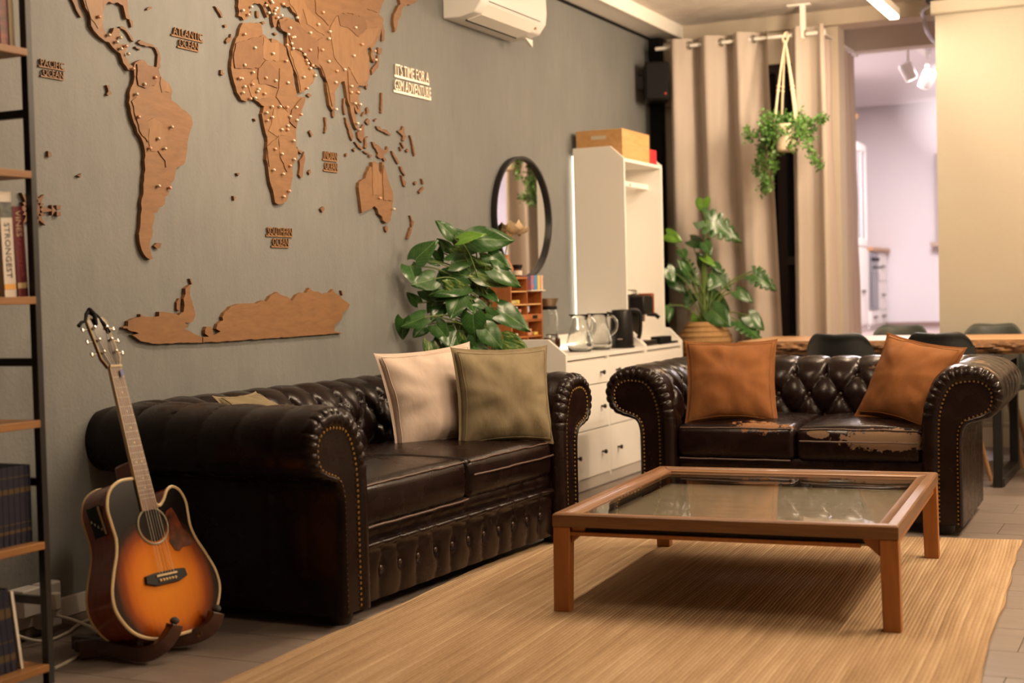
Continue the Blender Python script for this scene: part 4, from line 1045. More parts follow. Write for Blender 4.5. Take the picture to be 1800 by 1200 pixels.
def sofa(name, label, W, D, loc, rz, mats, group=None, front_btn=True):
    t = thing(name, label, 'sofa', loc, (0, 0, rz), group)
    lm, pm, cm_l, cm_r = mats
    hw, hd = W / 2, D / 2
    base = MB()
    # outer carcass: front rail, sides, back under the roll
    base.box(-hw + 0.02, -hd + 0.06, 0.05, hw - 0.02, hd - 0.01, 0.30)
    obj('base', base, lm, t)
    # feet
    for sx in (-1, 1):
        for sy in (-1, 1):
            obj('foot', MB().lathe([(0.035, 0), (0.045, 0.02), (0.045, 0.06)], 12, T=Matrix.Translation((sx * (hw - 0.09), sy * (hd - 0.08), 0))), MT['darkwood'], t)
    # arms
    yb = hd - 0.175
    for sx in (-1, 1):
        n = int((D + 0.2) / 0.011)
        mb = MB()
        L = yb + hd - 0.035
        def fn(u, v):
            i = round(v * (NP - 1))
            p, nn = AP[i], AN[i]
            end = yb + p.x            # mitred with the back
            y0 = -hd + 0.035
            s = u * (end - y0)
            d = arm_disp(s, i, end - y0, 0.3)
            q = p + nn * d
            return (sx * (hw - 0.175 + q.x), y0 + s, q.y)
        mb.grid(fn, n, NP)
        arm = obj('arm', mb, pm, t, angle=75)
        # rounded front border gathered into pleats round the roll, and its flat panel
        ring = [Vector(p) for p in RP]
        loops = []
        for (ins, y) in ((0.0, -hd + 0.036), (0.0, -hd + 0.022), (0.004, -hd + 0.008), (0.014, -hd - 0.006), (0.028, -hd - 0.012), (0.040, -hd - 0.008), (0.048, -hd + 0.004)):
            lp = inset_poly(ring, ins, INSET)
            # keep the open bottom straight
            for k, p in enumerate(lp):
                if ring[k].y < 0.06:
                    p.y = ring[k].y
            loops.append((lp, y, ins))
        bm_ = MB()
        vs, fs = [], []
        for li, (lp, y, ins) in enumerate(loops):
            for k, p in enumerate(lp):
                a = RARC[k]
                roll = min(1.0, max(0.0, (p.y - 0.50) / 0.05))
                pl = 0.0
                if roll and 0 < li < 6:
                    pl = 0.0115 * roll * (abs(math.sin(a * PI / 0.042 + 1.1 * noise.noise(Vector((a * 22, li * 0.25, sx + W))))) ** 0.5 - 0.6) * math.sin(PI * li / 6)
                q = p + RN[k] * pl * 0.7
                vs.append((sx * (hw - 0.175 + q.x), y - pl * 0.6, q.y))
        for li in range(len(loops) - 1):
            for k in range(NR - 1):
                a = li * NR + k
                fs.append((a, a + 1, a + 1 + NR, a + NR))
        bm_.add(vs, fs)
        # fill the panel
        last = [(sx * (hw - 0.175 + p.x), p.y) for p in loops[-1][0][::4] + [loops[-1][0][-1]]]
        obj('arm_border', bm_, lm, t, angle=80)
        pan = MB().prism([(x, max(z, 0.05)) for x, z in last], -hd + 0.001, -hd + 0.03, 'y')
        pn = obj('arm_front', pan, lm, t, bevel=0.003)
        nl = MB()
        pts3, tot = resample([Vector((p[0], p[1])) for p in last], 400)
        step = 0.0165
        acc = 0
        prev = pts3[0]
        for p in pts3:
            acc += (p - prev).length
            prev = p
            if acc >= step:
                acc = 0
                nl.add([(v[0] + p.x, v[1] - hd - 0.002, v[2] + p.y) for v in nail_one.v], nail_one.f)
        stuff(obj('nail_trim', nl, MT['brass'], pn))
    # back
    Lb = 2 * (hw - 0.175)
    nb = int((W + 0.2) / 0.011)
    mb = MB()
    ph = 0.5 * (Lb / DU) % 1.0
    def fb(u, v):
        i = round(v * (NP - 1))
        p, nn = AP[i], AN[i]
        half = hw - 0.175 + p.x
        x = -half + 2 * half * u
        d = arm_disp(x + half, i, 2 * half, (-half / DU) % 1.0)
        q = p + nn * d
        return (x, yb + q.x, q.y)
    mb.grid(fb, nb, NP)
    obj('backrest', mb, pm, t, angle=75)
    # buttons in the creases
    i0 = min(range(NP), key=lambda i: abs(ARC[i] - A0))
    rows = [0, -1, -2]
    for r in rows:
        a = A0 + r * DV
        i = min(range(NP), key=lambda i: abs(ARC[i] - a))
        p = AP[i] + AN[i] * (-0.026)
        ang = math.atan2(AN[i].y, -AN[i].x)
        half = hw - 0.175 + p.x
        k0 = 0.5 * (abs(r) % 2)
        k = -6 - k0
        while k < 7:
            x = k * DU
            if abs(x) < half - 0.03:
                child_copy(btn_me, 'tuft_button', t, (x, yb + p.x, p.y), rot=(-ang, 0, 0))
            k += 1
        for sx in (-1, 1):
            s = (-0.3 + k0) * DU
            while s < yb + hd - 0.1:
                if s > 0.05:
                    child_copy(btn_me, 'tuft_button', t, (sx * (hw - 0.175 + p.x), -hd + 0.035 + s, p.y), rot=(-ang, 0, sx * -PI / 2))
                s += DU
    # front rail: pleated and buttoned below a welted strip
    rail = MB()
    rw = hw - 0.17
    npl = round(2 * rw / 0.125)
    def fr_(u, v):
        x = -rw + 2 * rw * u
        z = 0.05 + 0.215 * v
        ph_ = u * npl
        c = abs(math.sin(PI * (ph_ + 0.10 * math.sin(v * PI * 2.0) * (1 if int(ph_ + 0.5) % 2 else -1))))
        d = 0.010 * c ** 0.45
        bulge = 0.020 * math.exp(-((v - 0.93) / 0.07) ** 2) + 0.008 * math.sin(PI * min(1, v * 1.05))
        f = ph_ - round(ph_)
        dip = 0.013 * math.exp(-(f * f) / 0.012 - ((v - 0.5) / 0.10) ** 2)
        if v > 0.98:
            bulge -= 0.03
        return (x, -hd + 0.052 - d - bulge + dip, z)
    rail.grid(fr_, int(2 * rw / 0.009), 34)
    ro = obj('front_rail', rail, lm, t, angle=80)
    for k in range(1, npl):
        child_copy(btn_me, 'tuft_button', t, (-rw + 2 * rw * k / npl, -hd + 0.042, 0.05 + 0.215 * 0.5))
    strip = MB()
    def fs_(u, v):
        c = abs(math.sin(PI * u * npl))
        return (-rw + 2 * rw * u, -hd + 0.060 - 0.006 * c ** 0.4 - 0.008 * math.sin(PI * v), 0.262 + 0.06 * v)
    strip.grid(fs_, int(2 * rw / 0.012), 8)
    obj('welted_strip', strip, lm, t, angle=80)
    # seat cushions
    cw = rw
    for k, m in ((0, cm_l), (1, cm_r)):
        cx = -rw + cw * (k + 0.5)
        hx, hy, hz = cw / 2 - 0.002, (D - 0.16) / 2, 0.080
        def puff(q, hx=hx, hy=hy, hz=hz, k=k):
            a = max(0, 1 - (q.x / hx) ** 2)
            b = max(0, 1 - (q.y / hy) ** 2)
            if q.z > 0:
                q.z += 0.030 * a ** 0.6 * b ** 0.6 + 0.004 * noise.noise(Vector((q.x * 7, q.y * 7, k * 5.0 + W)))
            if q.y < 0:
                q.y -= 0.016 * a * max(0, 1 - (q.z / hz) ** 2)
            q += Vector((0, 1, 1)) * 0.002 * noise.noise(q * 16)
            return q
        cmb = MB()
        rounded_box(cmb, hx, hy, hz, 0.034, 6, puff)
        cu = obj('seat_cushion', cmb, m, t, loc=(cx, -hd + 0.035 + hy, 0.392), angle=80)
        # piping along the top front edge and the middle of the front face
        for zz, yy in ((0.070, -hy + 0.004), (0.018 if k else -0.074, -hy - 0.012)):
            pts = [puff(Vector((-hx + 0.02 + (2 * hx - 0.04) * i / 40, yy, zz))) for i in range(41)]
            obj('piping', MB().tube(pts, 0.0042, 6), MT['piping'], cu)
    # seat deck under the cushions
    obj('seat_deck', MB().box(-rw, -hd + 0.07, 0.29, rw, yb + 0.02, 0.325), lm, t)
    return t
MT['piping'] = M('leather_piping', (0.065, 0.033, 0.022), 0.45)
MT['cush_l'] = leather('worn_leather_left', [(0.13, -0.32, 0.105, 0.13, 0.055, 0.06, 9.0, (0.20, 0.095, 0.042))])
MT['cush_r'] = leather('worn_leather_right', [(0.15, -0.42, 0.035, 0.27, 0.115, 0.060, 3.4, SUEDE), (-0.18, -0.37, 0.05, 0.05, 0.2, 0.02, 3.0, SUEDE)])
MT['cush_scuff'] = leather('scuffed_leather', [(0.12, -0.40, 0.02, 0.34, 0.12, 0.07, 6.0, (0.032, 0.016, 0.011))])
sofa1 = sofa('chesterfield_sofa', 'dark brown leather chesterfield sofa along the grey wall under the wooden map', 1.85, 0.86, (-2.960, 4.985, 0), R(87.5), (MT['leather'], MT['leather'], MT['leather'], MT['leather']))
sofa2 = sofa('chesterfield_sofa', 'worn peeling dark leather chesterfield loveseat holding two rust orange cushions', 1.49, 0.86, (-1.650, 6.875, 0), R(1.5), (MT['leather'], MT['leather_peel'], MT['cush_l'], MT['cush_r']))

# ------------------------------------------------------------------ throw cushions
def velvet(name, c1, c2, sheen=0.5, sc=5):
    m, nt, b = _nt(name)
    co = coords(nt)
    n = noise_tex(nt, co, sc, 5, 0.6, 0.5)
    n2 = noise_tex(nt, coords(nt, (1, 1, 0.25)), 30, 4)
    f = mathn(nt, 'ADD', mathn(nt, 'MULTIPLY', n, 0.7), mathn(nt, 'MULTIPLY', n2, 0.3))
    nt.links.new(ramp(nt, f, [(0.3, c1), (0.7, c2)]), b.inputs['Base Color'])
    b.inputs['Roughness'].default_value = 0.9
    b.inputs['Sheen Weight'].default_value = sheen
    b.inputs['Sheen Roughness'].default_value = 0.4
    b.inputs['Sheen Tint'].default_value = (*c2, 1)
    wr = noise_tex(nt, coords(nt, (1, 1, 0.6)), 6, 3, 0.5, 1.0)
    hh = mathn(nt, 'ADD', mathn(nt, 'MULTIPLY', n2, 0.35), mathn(nt, 'MULTIPLY', wr, 2.2))
    bump(nt, b, mathn(nt, 'ADD', hh, mathn(nt, 'MULTIPLY', noise_tex(nt, co, 300, 2), 0.12)), 0.30, 0.012)
    return m
MT['rust'] = velvet('rust_velvet', (0.145, 0.049, 0.009), (0.235, 0.084, 0.017), 0.1)
MT['olive'] = velvet('olive_velvet', (0.15, 0.118, 0.066), (0.225, 0.18, 0.105), 0.1)
MT['linen'] = velvet('cream_linen', (0.53, 0.425, 0.36), (0.58, 0.47, 0.40), 0.0)
def cushion(label, w, h, T, loc, rot, mat, seed, flange=0.012, group=None):
    t = thing('throw_cushion', label, 'cushion', loc, rot, group)
    n = 34
    def shape(u, v, side):
        # gently pinched sides, pointed corners
        x = w / 2 * u * (1 - 0.085 * (1 - v * v) ** 0.8 + 0.02 * (abs(u * v)))
        z = h / 2 * v * (1 - 0.085 * (1 - u * u) ** 0.8 + 0.02 * (abs(u * v)))
        b = max(0, (1 - u * u)) * max(0, (1 - v * v))
        y = T / 2 * 1.15 * b ** 0.55
        r = noise.noise(Vector((u * 1.7 + seed, v * 1.7, side * 3.0)))
        fold = noise.noise(Vector((u * 1.5 + v * 2.1 + seed * 2, (u - v) * 0.9, side)))
        y *= 1 + 0.22 * r
        y += 0.009 * fold * b ** 0.3
        # radial creases near the corners
        cr = (u * u + v * v) / 2
        y += 0.012 * math.sin(11 * math.atan2(abs(v), abs(u) + 1e-4)) * cr * b ** 0.25
        return (x, side * y, z + h / 2)
    mb = MB()
    mb.grid(lambda a, b: shape(2 * a - 1, 2 * b - 1, -1), n, n)
    mb.grid(lambda a, b: shape(2 * a - 1, 2 * b - 1, 1), n, n)
    obj('cover', mb, mat, t, angle=80)
    e = []
    for i in range(n):
        e.append((2 * i / (n - 1) - 1, -1))
    for i in range(1, n):
        e.append((1, 2 * i / (n - 1) - 1))
    for i in range(n - 2, -1, -1):
        e.append((2 * i / (n - 1) - 1, 1))
    for i in range(n - 2, 0, -1):
        e.append((-1, 2 * i / (n - 1) - 1))
    pts = [shape(u, v, 0) for u, v in e]
    pts.append(pts[0])
    c = Vector((0, 0, h / 2))
    fl = MB()
    vs, fs = [], []
    for p in pts:
        p = Vector(p)
        d = (p - c).normalized()
        vs += [p - d * 0.012 + Vector((0, -0.004, 0)), p + d * flange, p - d * 0.012 + Vector((0, 0.004, 0))]
    for i in range(len(pts) - 1):
        a = i * 3
        fs += [(a, a + 1, a + 4, a + 3), (a + 1, a + 2, a + 5, a + 4)]
    fl.add(vs, fs)
    obj('seam', fl, mat, t, angle=80)
    st_ = []
    for u, v in e + e[:1]:
        p = Vector(shape(u * 0.935, v * 0.935, -1))
        st_.append(p + Vector((0, -0.0012, 0)))
    obj('stitching', MB().tube(st_, 0.0014, 5, caps=False), mat, t)
    return t
cushion('rust orange velvet cushion leaning on the left of the loveseat', 0.43, 0.42, 0.19, (-1.985, 6.62, 0.468), (R(-22), 0, R(15)), MT['rust'], 1.3)
cushion('rust orange velvet cushion tilted into the right arm of the loveseat', 0.41, 0.42, 0.19, (-1.235, 6.70, 0.475), (R(-26), R(9), R(-24)), MT['rust'], 4.1)
cushion('cream linen cushion half hidden behind the olive cushion on the sofa', 0.45, 0.44, 0.18, (-2.915, 5.43, 0.462), (R(-16), R(-4), R(56)), MT['linen'], 7.7)
cushion('olive green velvet cushion in front of the cream cushion on the sofa', 0.45, 0.42, 0.18, (-2.665, 5.54, 0.468), (R(-9), R(1), R(52)), MT['olive'], 9.2)
cushion('olive cushion mostly hidden behind the rolled arm beside the guitar', 0.42, 0.40, 0.14, (-2.98, 4.46, 0.470), (R(-43), R(2), R(105)), MT['olive'], 12.5)

# ------------------------------------------------------------------ jute rug
def jute():
    m, nt, b = _nt('braided_jute')
    co = coords(nt)
    sp = nt.nodes.new('ShaderNodeSeparateXYZ')
    nt.links.new(co, sp.inputs[0])
    wob = noise_tex(nt, coords(nt, (1.5, 0.4, 1)), 1.2, 2)
    x = mathn(nt, 'ADD', sp.outputs[0], mathn(nt, 'MULTIPLY', wob, 0.05))
    strip = mathn(nt, 'ABSOLUTE', mathn(nt, 'SINE', mathn(nt, 'MULTIPLY', x, PI / 0.0135)))
    lane = nt.nodes.new('ShaderNodeCombineXYZ')
    nt.links.new(mathn(nt, 'FLOOR', mathn(nt, 'MULTIPLY', x, 1 / 0.0135)), lane.inputs[0])
    nt.links.new(mathn(nt, 'MULTIPLY', sp.outputs[1], 0.8), lane.inputs[1])
    ln = noise_tex(nt, lane.outputs[0], 0.9, 3, 0.7)
    fine = noise_tex(nt, coords(nt, (1, 0.6, 1)), 95, 4, 0.7)
    big = noise_tex(nt, coords(nt, (1.3, 0.35, 1)), 2.6, 4)
    f = mathn(nt, 'ADD', mathn(nt, 'ADD', mathn(nt, 'MULTIPLY', ln, 0.50), mathn(nt, 'MULTIPLY', fine, 0.22)), mathn(nt, 'MULTIPLY', big, 0.28))
    col = ramp(nt, f, [(0.33, (0.20, 0.122, 0.064)), (0.50, (0.37, 0.25, 0.145)), (0.66, (0.54, 0.40, 0.255))])
    nt.links.new(mixc(nt, mathn(nt, 'MULTIPLY', mathn(nt, 'SUBTRACT', 1.0, strip), 0.30), col, (0.27, 0.165, 0.08)), b.inputs['Base Color'])
    b.inputs['Roughness'].default_value = 0.95
    b.inputs['Specular IOR Level'].default_value = 0.2
    h = mathn(nt, 'ADD', mathn(nt, 'MULTIPLY', strip, 0.8), mathn(nt, 'MULTIPLY', fine, 0.9))
    bump(nt, b, h, 0.55, 0.005)
    return m
MT['jute'] = jute()
rg = MB()
BL, BR, TL, TR = Vector((-2.50, 2.0)), Vector((-0.44, 2.2)), Vector((-2.64, 6.13)), Vector((-0.645, 6.42))
RC = Vector((-1.55, 4.2))
ca, sa = math.cos(R(3.2)), math.sin(R(3.2))
def rug_pt(u, v, top=True):
    p = BL.lerp(BR, u).lerp(TL.lerp(TR, u), v)
    e = (abs(2 * u - 1)) ** 12
    p.x += e * 0.016 * noise.noise(Vector((v * 14, u * 3, 0))) + 0.014 * (u - .5) * math.sin(v * 19)
    ee = (abs(2 * v - 1)) ** 12
    p.y += ee * 0.012 * noise.noise(Vector((u * 16, 4, 0)))
    q = p - RC
    z = 0.011 + 0.0018 * noise.noise(Vector((u * 9, v * 14, 2))) + 0.004 * e * max(0, noise.noise(Vector((u, v * 9, 7))))
    return (q.x * ca + q.y * sa, -q.x * sa + q.y * ca, z if top else 0.0015)
NU, NV = 90, 150
rg.grid(lambda u, v: rug_pt(u, v), NU, NV)
edge = [(i / (NU - 1), 0) for i in range(NU)] + [(1, j / (NV - 1)) for j in range(1, NV)] + [(i / (NU - 1), 1) for i in range(NU - 2, -1, -1)] + [(0, j / (NV - 1)) for j in range(NV - 2, 0, -1)]
vs = []
for u, v in edge:
    vs += [rug_pt(u, v), rug_pt(u, v, False)]
n = len(edge)
rg.add(vs, [(2 * i, 2 * i + 1, 2 * ((i + 1) % n) + 1, 2 * ((i + 1) % n)) for i in range(n)])
rug = obj('rug', rg, MT['jute'], angle=60)
rug.location = (RC.x, RC.y, 0)
rug.rotation_euler = (0, 0, R(3.2))
tag(rug, 'large golden braided jute rug under the glass coffee table', 'rug')

# ------------------------------------------------------------------ coffee table
TH = 0.355
ct = thing('coffee_table', 'low square wooden coffee table with an inset glass top on the jute rug', 'table', (-1.458, 5.215, 0), (0, 0, R(3.6)))
tw, tl = 1.17 / 2, 1.36 / 2
FW = 0.075
def mitre(side):
    """one frame board with mitred ends: outer edge top rounded, inner lip stepped down to the glass"""
    a, b = (tw, tl) if side in (0, 2) else (tl, tw)
    prof = [(0, TH - 0.046), (0, TH - 0.006), (0.006, TH), (0.036, TH), (0.040, TH - 0.005), (0.044, TH - 0.008), (FW, TH - 0.012), (FW, TH - 0.030), (0.036, TH - 0.046)]
    vs, fs = [], []
    for s in (-1, 1):
        for d, z in prof:
            vs.append((s * (a - d), -(b - d), z))
    n = len(prof)
    fs.append(tuple(range(n))[::-1])
    fs.append(tuple(range(n, 2 * n)))
    for i in range(n):
        j = (i + 1) % n
        fs.append((i, j, j + n, i + n))
    return MB().add(vs, fs, 0, Matrix.Rotation(side * PI / 2, 4, 'Z'))
for s in range(4):
    obj('frame_board', mitre(s), MT['tablewood'] if s in (0, 2) else MT['tablewood_y'], ct, bevel=0.0015)
gl = obj('glass_top', MB().box(-tw + FW - 0.02, -tl + FW - 0.02, TH - 0.021, tw - FW + 0.02, tl - FW + 0.02, TH - 0.015), thin_glass('table_glass', (0.935, 0.955, 0.94), 1.52), ct)
pw = obj('lower_panel', MB().box(-tw + 0.06, -tl + 0.05, TH - 0.078, tw - 0.06, tl - 0.05, TH - 0.068), wood('table_panel_veneer', (0.36, 0.27, 0.19), (0.54, 0.43, 0.32), (1, 8, 8), 2.2, 0.5), ct)
for s, (x0, y0, x1, y1) in enumerate(((-tw + 0.055, -tl + 0.012, tw - 0.12, -tl + 0.03), (-tw + 0.055, tl - 0.03, tw - 0.12, tl - 0.012), (-tw + 0.012, -tl + 0.06, -tw + 0.03, tl - 0.06), (tw - 0.03, -tl + 0.06, tw - 0.012, tl - 0.06))):
    obj('rail', MB().box(x0, y0, TH - 0.078, x1, y1, TH - 0.064), MT['legwood'], ct, bevel=0.002)
for s in range(2):
    for k in (-1, 1):
        if s == 0:
            b_ = (-tw + 0.05, k * (tl - 0.04) - 0.006, TH - 0.068, tw - 0.05, k * (tl - 0.04) + 0.006, TH - 0.040)
        else:
            b_ = (k * (tw - 0.04) - 0.006, -tl + 0.05, TH - 0.068, k * (tw - 0.04) + 0.006, tl - 0.05, TH - 0.040)
        obj('gap_shade_strip', MB().box(*b_), MT['darkwood'], ct)  # dark strip added behind the gap under the frame, painting its shade
for sx in (-1, 1):
    for sy in (-1, 1):
        lx0, lx1 = sx * tw * 0.997, sx * (tw - 0.060)
        ly0, ly1 = sy * (tl - 0.004), sy * (tl - 0.060)
        sp_ = 0.010
        lg = MB()
        vs = []
        for z, o, k in ((0.0105, sp_, 0.94), (TH - 0.046, 0, 1)):
            cx, cy = (lx0 + lx1) / 2 + sx * o * 0.6, (ly0 + ly1) / 2 + sy * o * 0.3
            for ax, ay in ((-1, -1), (1, -1), (1, 1), (-1, 1)):
                vs.append((cx + ax * 0.030 * k, cy + ay * 0.028 * k, z))
        lg.add(vs, [(0, 3, 2, 1), (4, 5, 6, 7), (0, 1, 5, 4), (1, 2, 6, 5), (2, 3, 7, 6), (3, 0, 4, 7)])
        obj('leg', lg, MT['legwood'], ct, bevel=0.003)
        bx = sx * (tw - 0.062)
        br = MB().prism([(bx, TH - 0.046), (bx - sx * 0.055, TH - 0.046), (bx - sx * 0.045, TH - 0.066), (bx, TH - 0.105)], sy * (tl - 0.045), sy * (tl - 0.022), 'y')
        obj('corner_bracket', br, MT['legwood'], ct, bevel=0.002)

# ------------------------------------------------------------------ acoustic guitar on its stand
GT = thing('acoustic_guitar', 'sunburst acoustic guitar with cutaway standing beside the dark sofa', 'guitar', (-2.905, 3.590, 0.064), (R(-17.5), 0, R(80)))
GT.scale = (1.03, 1.03, 1.03)
def burst():
    m, nt, b = _nt('sunburst_top')
    tc = nt.nodes.new('ShaderNodeTexCoord')
    sp = nt.nodes.new('ShaderNodeSeparateXYZ')
    nt.links.new(tc.outputs['Object'], sp.inputs[0])
    q = lambda ax, c, r: mathn(nt, 'POWER', mathn(nt, 'ABSOLUTE', mathn(nt, 'DIVIDE', mathn(nt, 'SUBTRACT', sp.outputs[ax], c), r)), 2.2)
    d = mathn(nt, 'ADD', q(0, 0.0, 0.205), q(2, 0.165, 0.21))
    n = noise_tex(nt, coords(nt, (60, 1, 1.5)), 1.0, 3)
    d = mathn(nt, 'ADD', d, mathn(nt, 'MULTIPLY', mathn(nt, 'SUBTRACT', n, 0.5), 0.12))
    c = ramp(nt, d, [(0.0, (0.66, 0.215, 0.012)), (0.30, (0.54, 0.145, 0.007)), (0.55, (0.22, 0.042, 0.004)), (0.80, (0.022, 0.006, 0.003)), (1.0, (0.006, 0.004, 0.004))])
    nt.links.new(c, b.inputs['Base Color'])
    b.inputs['Roughness'].default_value = 0.2
    b.inputs['Specular IOR Level'].default_value = 0.16
    b.inputs['Coat Weight'].default_value = 0.05
    b.inputs['Coat Roughness'].default_value = 0.06
    return m
GO = catmull([(0, 0, 0), (.09, .006, 0), (.162, .040, 0), (.204, .105, 0), (.206, .165, 0), (.184, .225, 0), (.158, .280, 0), (.147, .325, 0), (.150, .365, 0), (.152, .405, 0), (.138, .442, 0), (.112, .458, 0), (.088, .448, 0), (.066, .420, 0), (.045, .405, 0), (.030, .415, 0)], 6)
GO2 = catmull([(.029, .50, 0), (-.029, .502, 0), (-.085, .500, 0), (-.130, .474, 0), (-.152, .425, 0), (-.150, .370, 0), (-.147, .325, 0), (-.158, .280, 0), (-.184, .225, 0), (-.206, .165, 0), (-.204, .105, 0), (-.162, .040, 0), (-.09, .006, 0), (0, 0, 0)], 6)
out = [(p.x, p.y) for p in GO] + [(p.x, p.y) for p in GO2][:-1]
GD = 0.125
sd = MB()
n = len(out)
sd.add([(x, 0, z) for x, z in out] + [(x, GD, z) for x, z in out], [(i, (i + 1) % n, (i + 1) % n + n, i + n) for i in range(n)])
obj('body_side', sd, MT['guitar_side'], GT, angle=50)
obj('back_plate', MB().prism(out, GD, GD + 0.003, 'y'), MT['guitar_side'], GT)
top = obj('soundboard', MB().prism(out, -0.003, 0.0, 'y'), burst(), GT)
pts = [(x, -0.001, z) for x, z in out]
obj('binding', MB().tube(pts + [pts[0]], 0.0052, 6), MT['binding'], GT)
pts = [(x, GD, z) for x, z in out]
obj('binding', MB().tube(pts + [pts[0]], 0.0042, 6), MT['binding'], GT)
SHZ = 0.345
obj('soundhole', MB().lathe([(0.049, -0.0036), (0.049, -0.0030)], 32, T=Matrix.Translation((0, 0, SHZ)) @ Matrix.Rotation(R(90), 4, 'X') @ Matrix.Scale(-1, 4, (0, 0, 1))), M('soundhole_shade', (0.010, 0.006, 0.004), 0.9), top)  # opaque disc, the shade inside the hole painted as near-black
ro = []
for k in range(41):
    a = 2 * PI * k / 40
    ro.append((0.057 * math.cos(a), -0.004, SHZ + 0.057 * math.sin(a)))
obj('rosette', MB().tube(ro, 0.0035, 6), M('rosette_abalone', (0.30, 0.28, 0.20), 0.3), top)
pg = [(0.052, 0.365), (0.066, 0.385), (0.088, 0.392), (0.098, 0.372), (0.112, 0.322), (0.140, 0.268), (0.120, 0.262), (0.096, 0.262), (0.080, 0.252), (0.064, 0.256), (0.048, 0.288), (0.060, 0.312), (0.064, 0.340)]
obj('pickguard', MB().prism(pg, -0.0052, -0.0032, 'y'), M('tortoiseshell', (0.016, 0.004, 0.002), 0.2, col2=(0.14, 0.030, 0.010), scale=26), top)
obj('bridge', MB().prism([(-0.082, 0.172), (-0.078, 0.196), (-0.045, 0.200), (0.045, 0.200), (0.078, 0.196), (0.082, 0.172), (0.045, 0.160), (-0.045, 0.160)], -0.013, -0.003, 'y'), MT['blackp'], GT, bevel=0.002)
sdl = MB().box(-0.040, -0.0175, 0.186, 0.040, -0.012, 0.192)
for k in range(6):
    sdl.ball((-0.030 + 0.012 * k, -0.0155, 0.174), 0.0052, 0.005, 0.0052, 8, 5)
obj('saddle_and_pins', sdl, MT['binding'], GT)
# neck, fretboard, headstock
nk = MB()
nk.grid(lambda u, v: ((0.029 - 0.007 * v) * math.cos(PI * u), 0.0 + 0.019 * math.sin(PI * u), 0.49 + 0.375 * v), 11, 6)
obj('neck', nk, MT['guitar_side'], GT)
obj('neck_heel', MB().prism([(-0.028, 0.49), (0.028, 0.49), (0.024, 0.56), (-0.024, 0.56)], 0.0, 0.085, 'y'), MT['guitar_side'], GT, bevel=0.008)
fb = MB().add([(-.0285, -.010, .395), (.0285, -.010, .395), (.0215, -.010, .865), (-.0215, -.010, .865), (-.0285, 0, .395), (.0285, 0, .395), (.0215, 0, .865), (-.0215, 0, .865)], [(0, 1, 2, 3), (7, 6, 5, 4), (0, 4, 5, 1), (1, 5, 6, 2), (2, 6, 7, 3), (3, 7, 4, 0)])
fbo = obj('fretboard', fb, MT['fretwood'], GT)
obj('binding', MB().add([(-.0305, -.0104, .395), (-.0285, -.0104, .395), (-.0215, -.0104, .865), (-.0235, -.0104, .865), (-.0305, .003, .395), (-.0285, .003, .395), (-.0215, .003, .865), (-.0235, .003, .865)], [(0, 1, 2, 3), (7, 6, 5, 4), (0, 4, 5, 1), (1, 5, 6, 2), (2, 6, 7, 3), (3, 7, 4, 0)]), MT['binding'], fbo)
SL = 0.648
NUTZ = 0.865
for k in range(1, 20):
    z = NUTZ - SL * (1 - 2 ** (-k / 12))
    if z < 0.40:
        break
    w = 0.0215 + (0.0285 - 0.0215) * (NUTZ - z) / 0.47
    obj('fret', MB().box(-w, -0.0116, z - 0.0008, w, -0.0098, z + 0.0008), MT['fretmetal'], fbo)
for k in (3, 5, 7, 9, 12, 12.4, 15, 17):
    z0, z1 = [NUTZ - SL * (1 - 2 ** (-q / 12)) for q in (int(k) - 1, int(k))]
    xs = (0,) if int(k) != 12 else ((-0.010,) if k == 12 else (0.010,))
    for x in xs:
        obj('fret_dot', MB().lathe([(0.0036, -0.0108), (0.0036, -0.0100)], 12, T=Matrix.Translation((x, 0, (z0 + z1) / 2)) @ Matrix.Rotation(R(-90), 4, 'X')), MT['binding'], fbo)
# angled headstock
hd_ = thing_T = Matrix.Translation((0, 0, NUTZ)) @ Matrix.Rotation(R(-11), 4, 'X')
hp = [(-0.022, 0.0), (0.022, 0.0), (0.036, 0.032), (0.037, 0.165), (0.026, 0.178), (0.010, 0.172), (0, 0.182), (-0.010, 0.172), (-0.026, 0.178), (-0.037, 0.165), (-0.036, 0.032)]
hs = obj('headstock', MB().prism(hp, -0.002, 0.013, 'y', T=hd_), MT['guitar_side'], GT, bevel=0.002)
obj('headstock_face', MB().prism([(x * 0.94, z * 0.97 + 0.003) for x, z in hp], -0.0036, -0.0016, 'y', T=hd_), M('headstock_black', (0.03, 0.022, 0.018), 0.18, coat=0.8), hs)
obj('binding', MB().tube([tuple(hd_ @ Vector((x, -0.002, z))) for x, z in hp + hp[:1]], 0.0024, 6), MT['binding'], hs)
obj('nut', MB().box(-0.0225, -0.0135, NUTZ - 0.003, 0.0225, 0.0, NUTZ + 0.004), MT['binding'], GT)
for s in (-1, 1):
    for k in range(3):
        z = 0.052 + 0.044 * k
        pg_ = MB()
        pg_.tube([(s * 0.030, 0.006, z), (s * 0.056, 0.006, z)], 0.0028, 8, T=hd_)
        pg_.ball((s * 0.060, 0.006, z), 0.007, 0.004, 0.0095, 10, 6, T=hd_)
        pg_.lathe([(0.0055, -0.002), (0.0055, 0.010), (0.003, 0.014)], 10, T=hd_ @ Matrix.Translation((s * 0.024, -0.001, z)) @ Matrix.Rotation(R(90), 4, 'X'))
        obj('tuning_peg', pg_, MT['chrome'], hs)
stg = MB()
for k in range(6):
    xn, xb = -0.018 + 0.0072 * k, -0.028 + 0.0112 * k
    stg.tube([(xb, -0.017, 0.189), (xn, -0.0145, NUTZ + 0.002)], 0.0007, 5)
    s = -1 if k < 3 else 1
    pz = 0.052 + 0.044 * (k if k < 3 else 5 - k)
    stg.tube([(xn, -0.0145, NUTZ + 0.002), tuple(hd_ @ Vector((s * 0.024, -0.008, pz)))], 0.0007, 5)
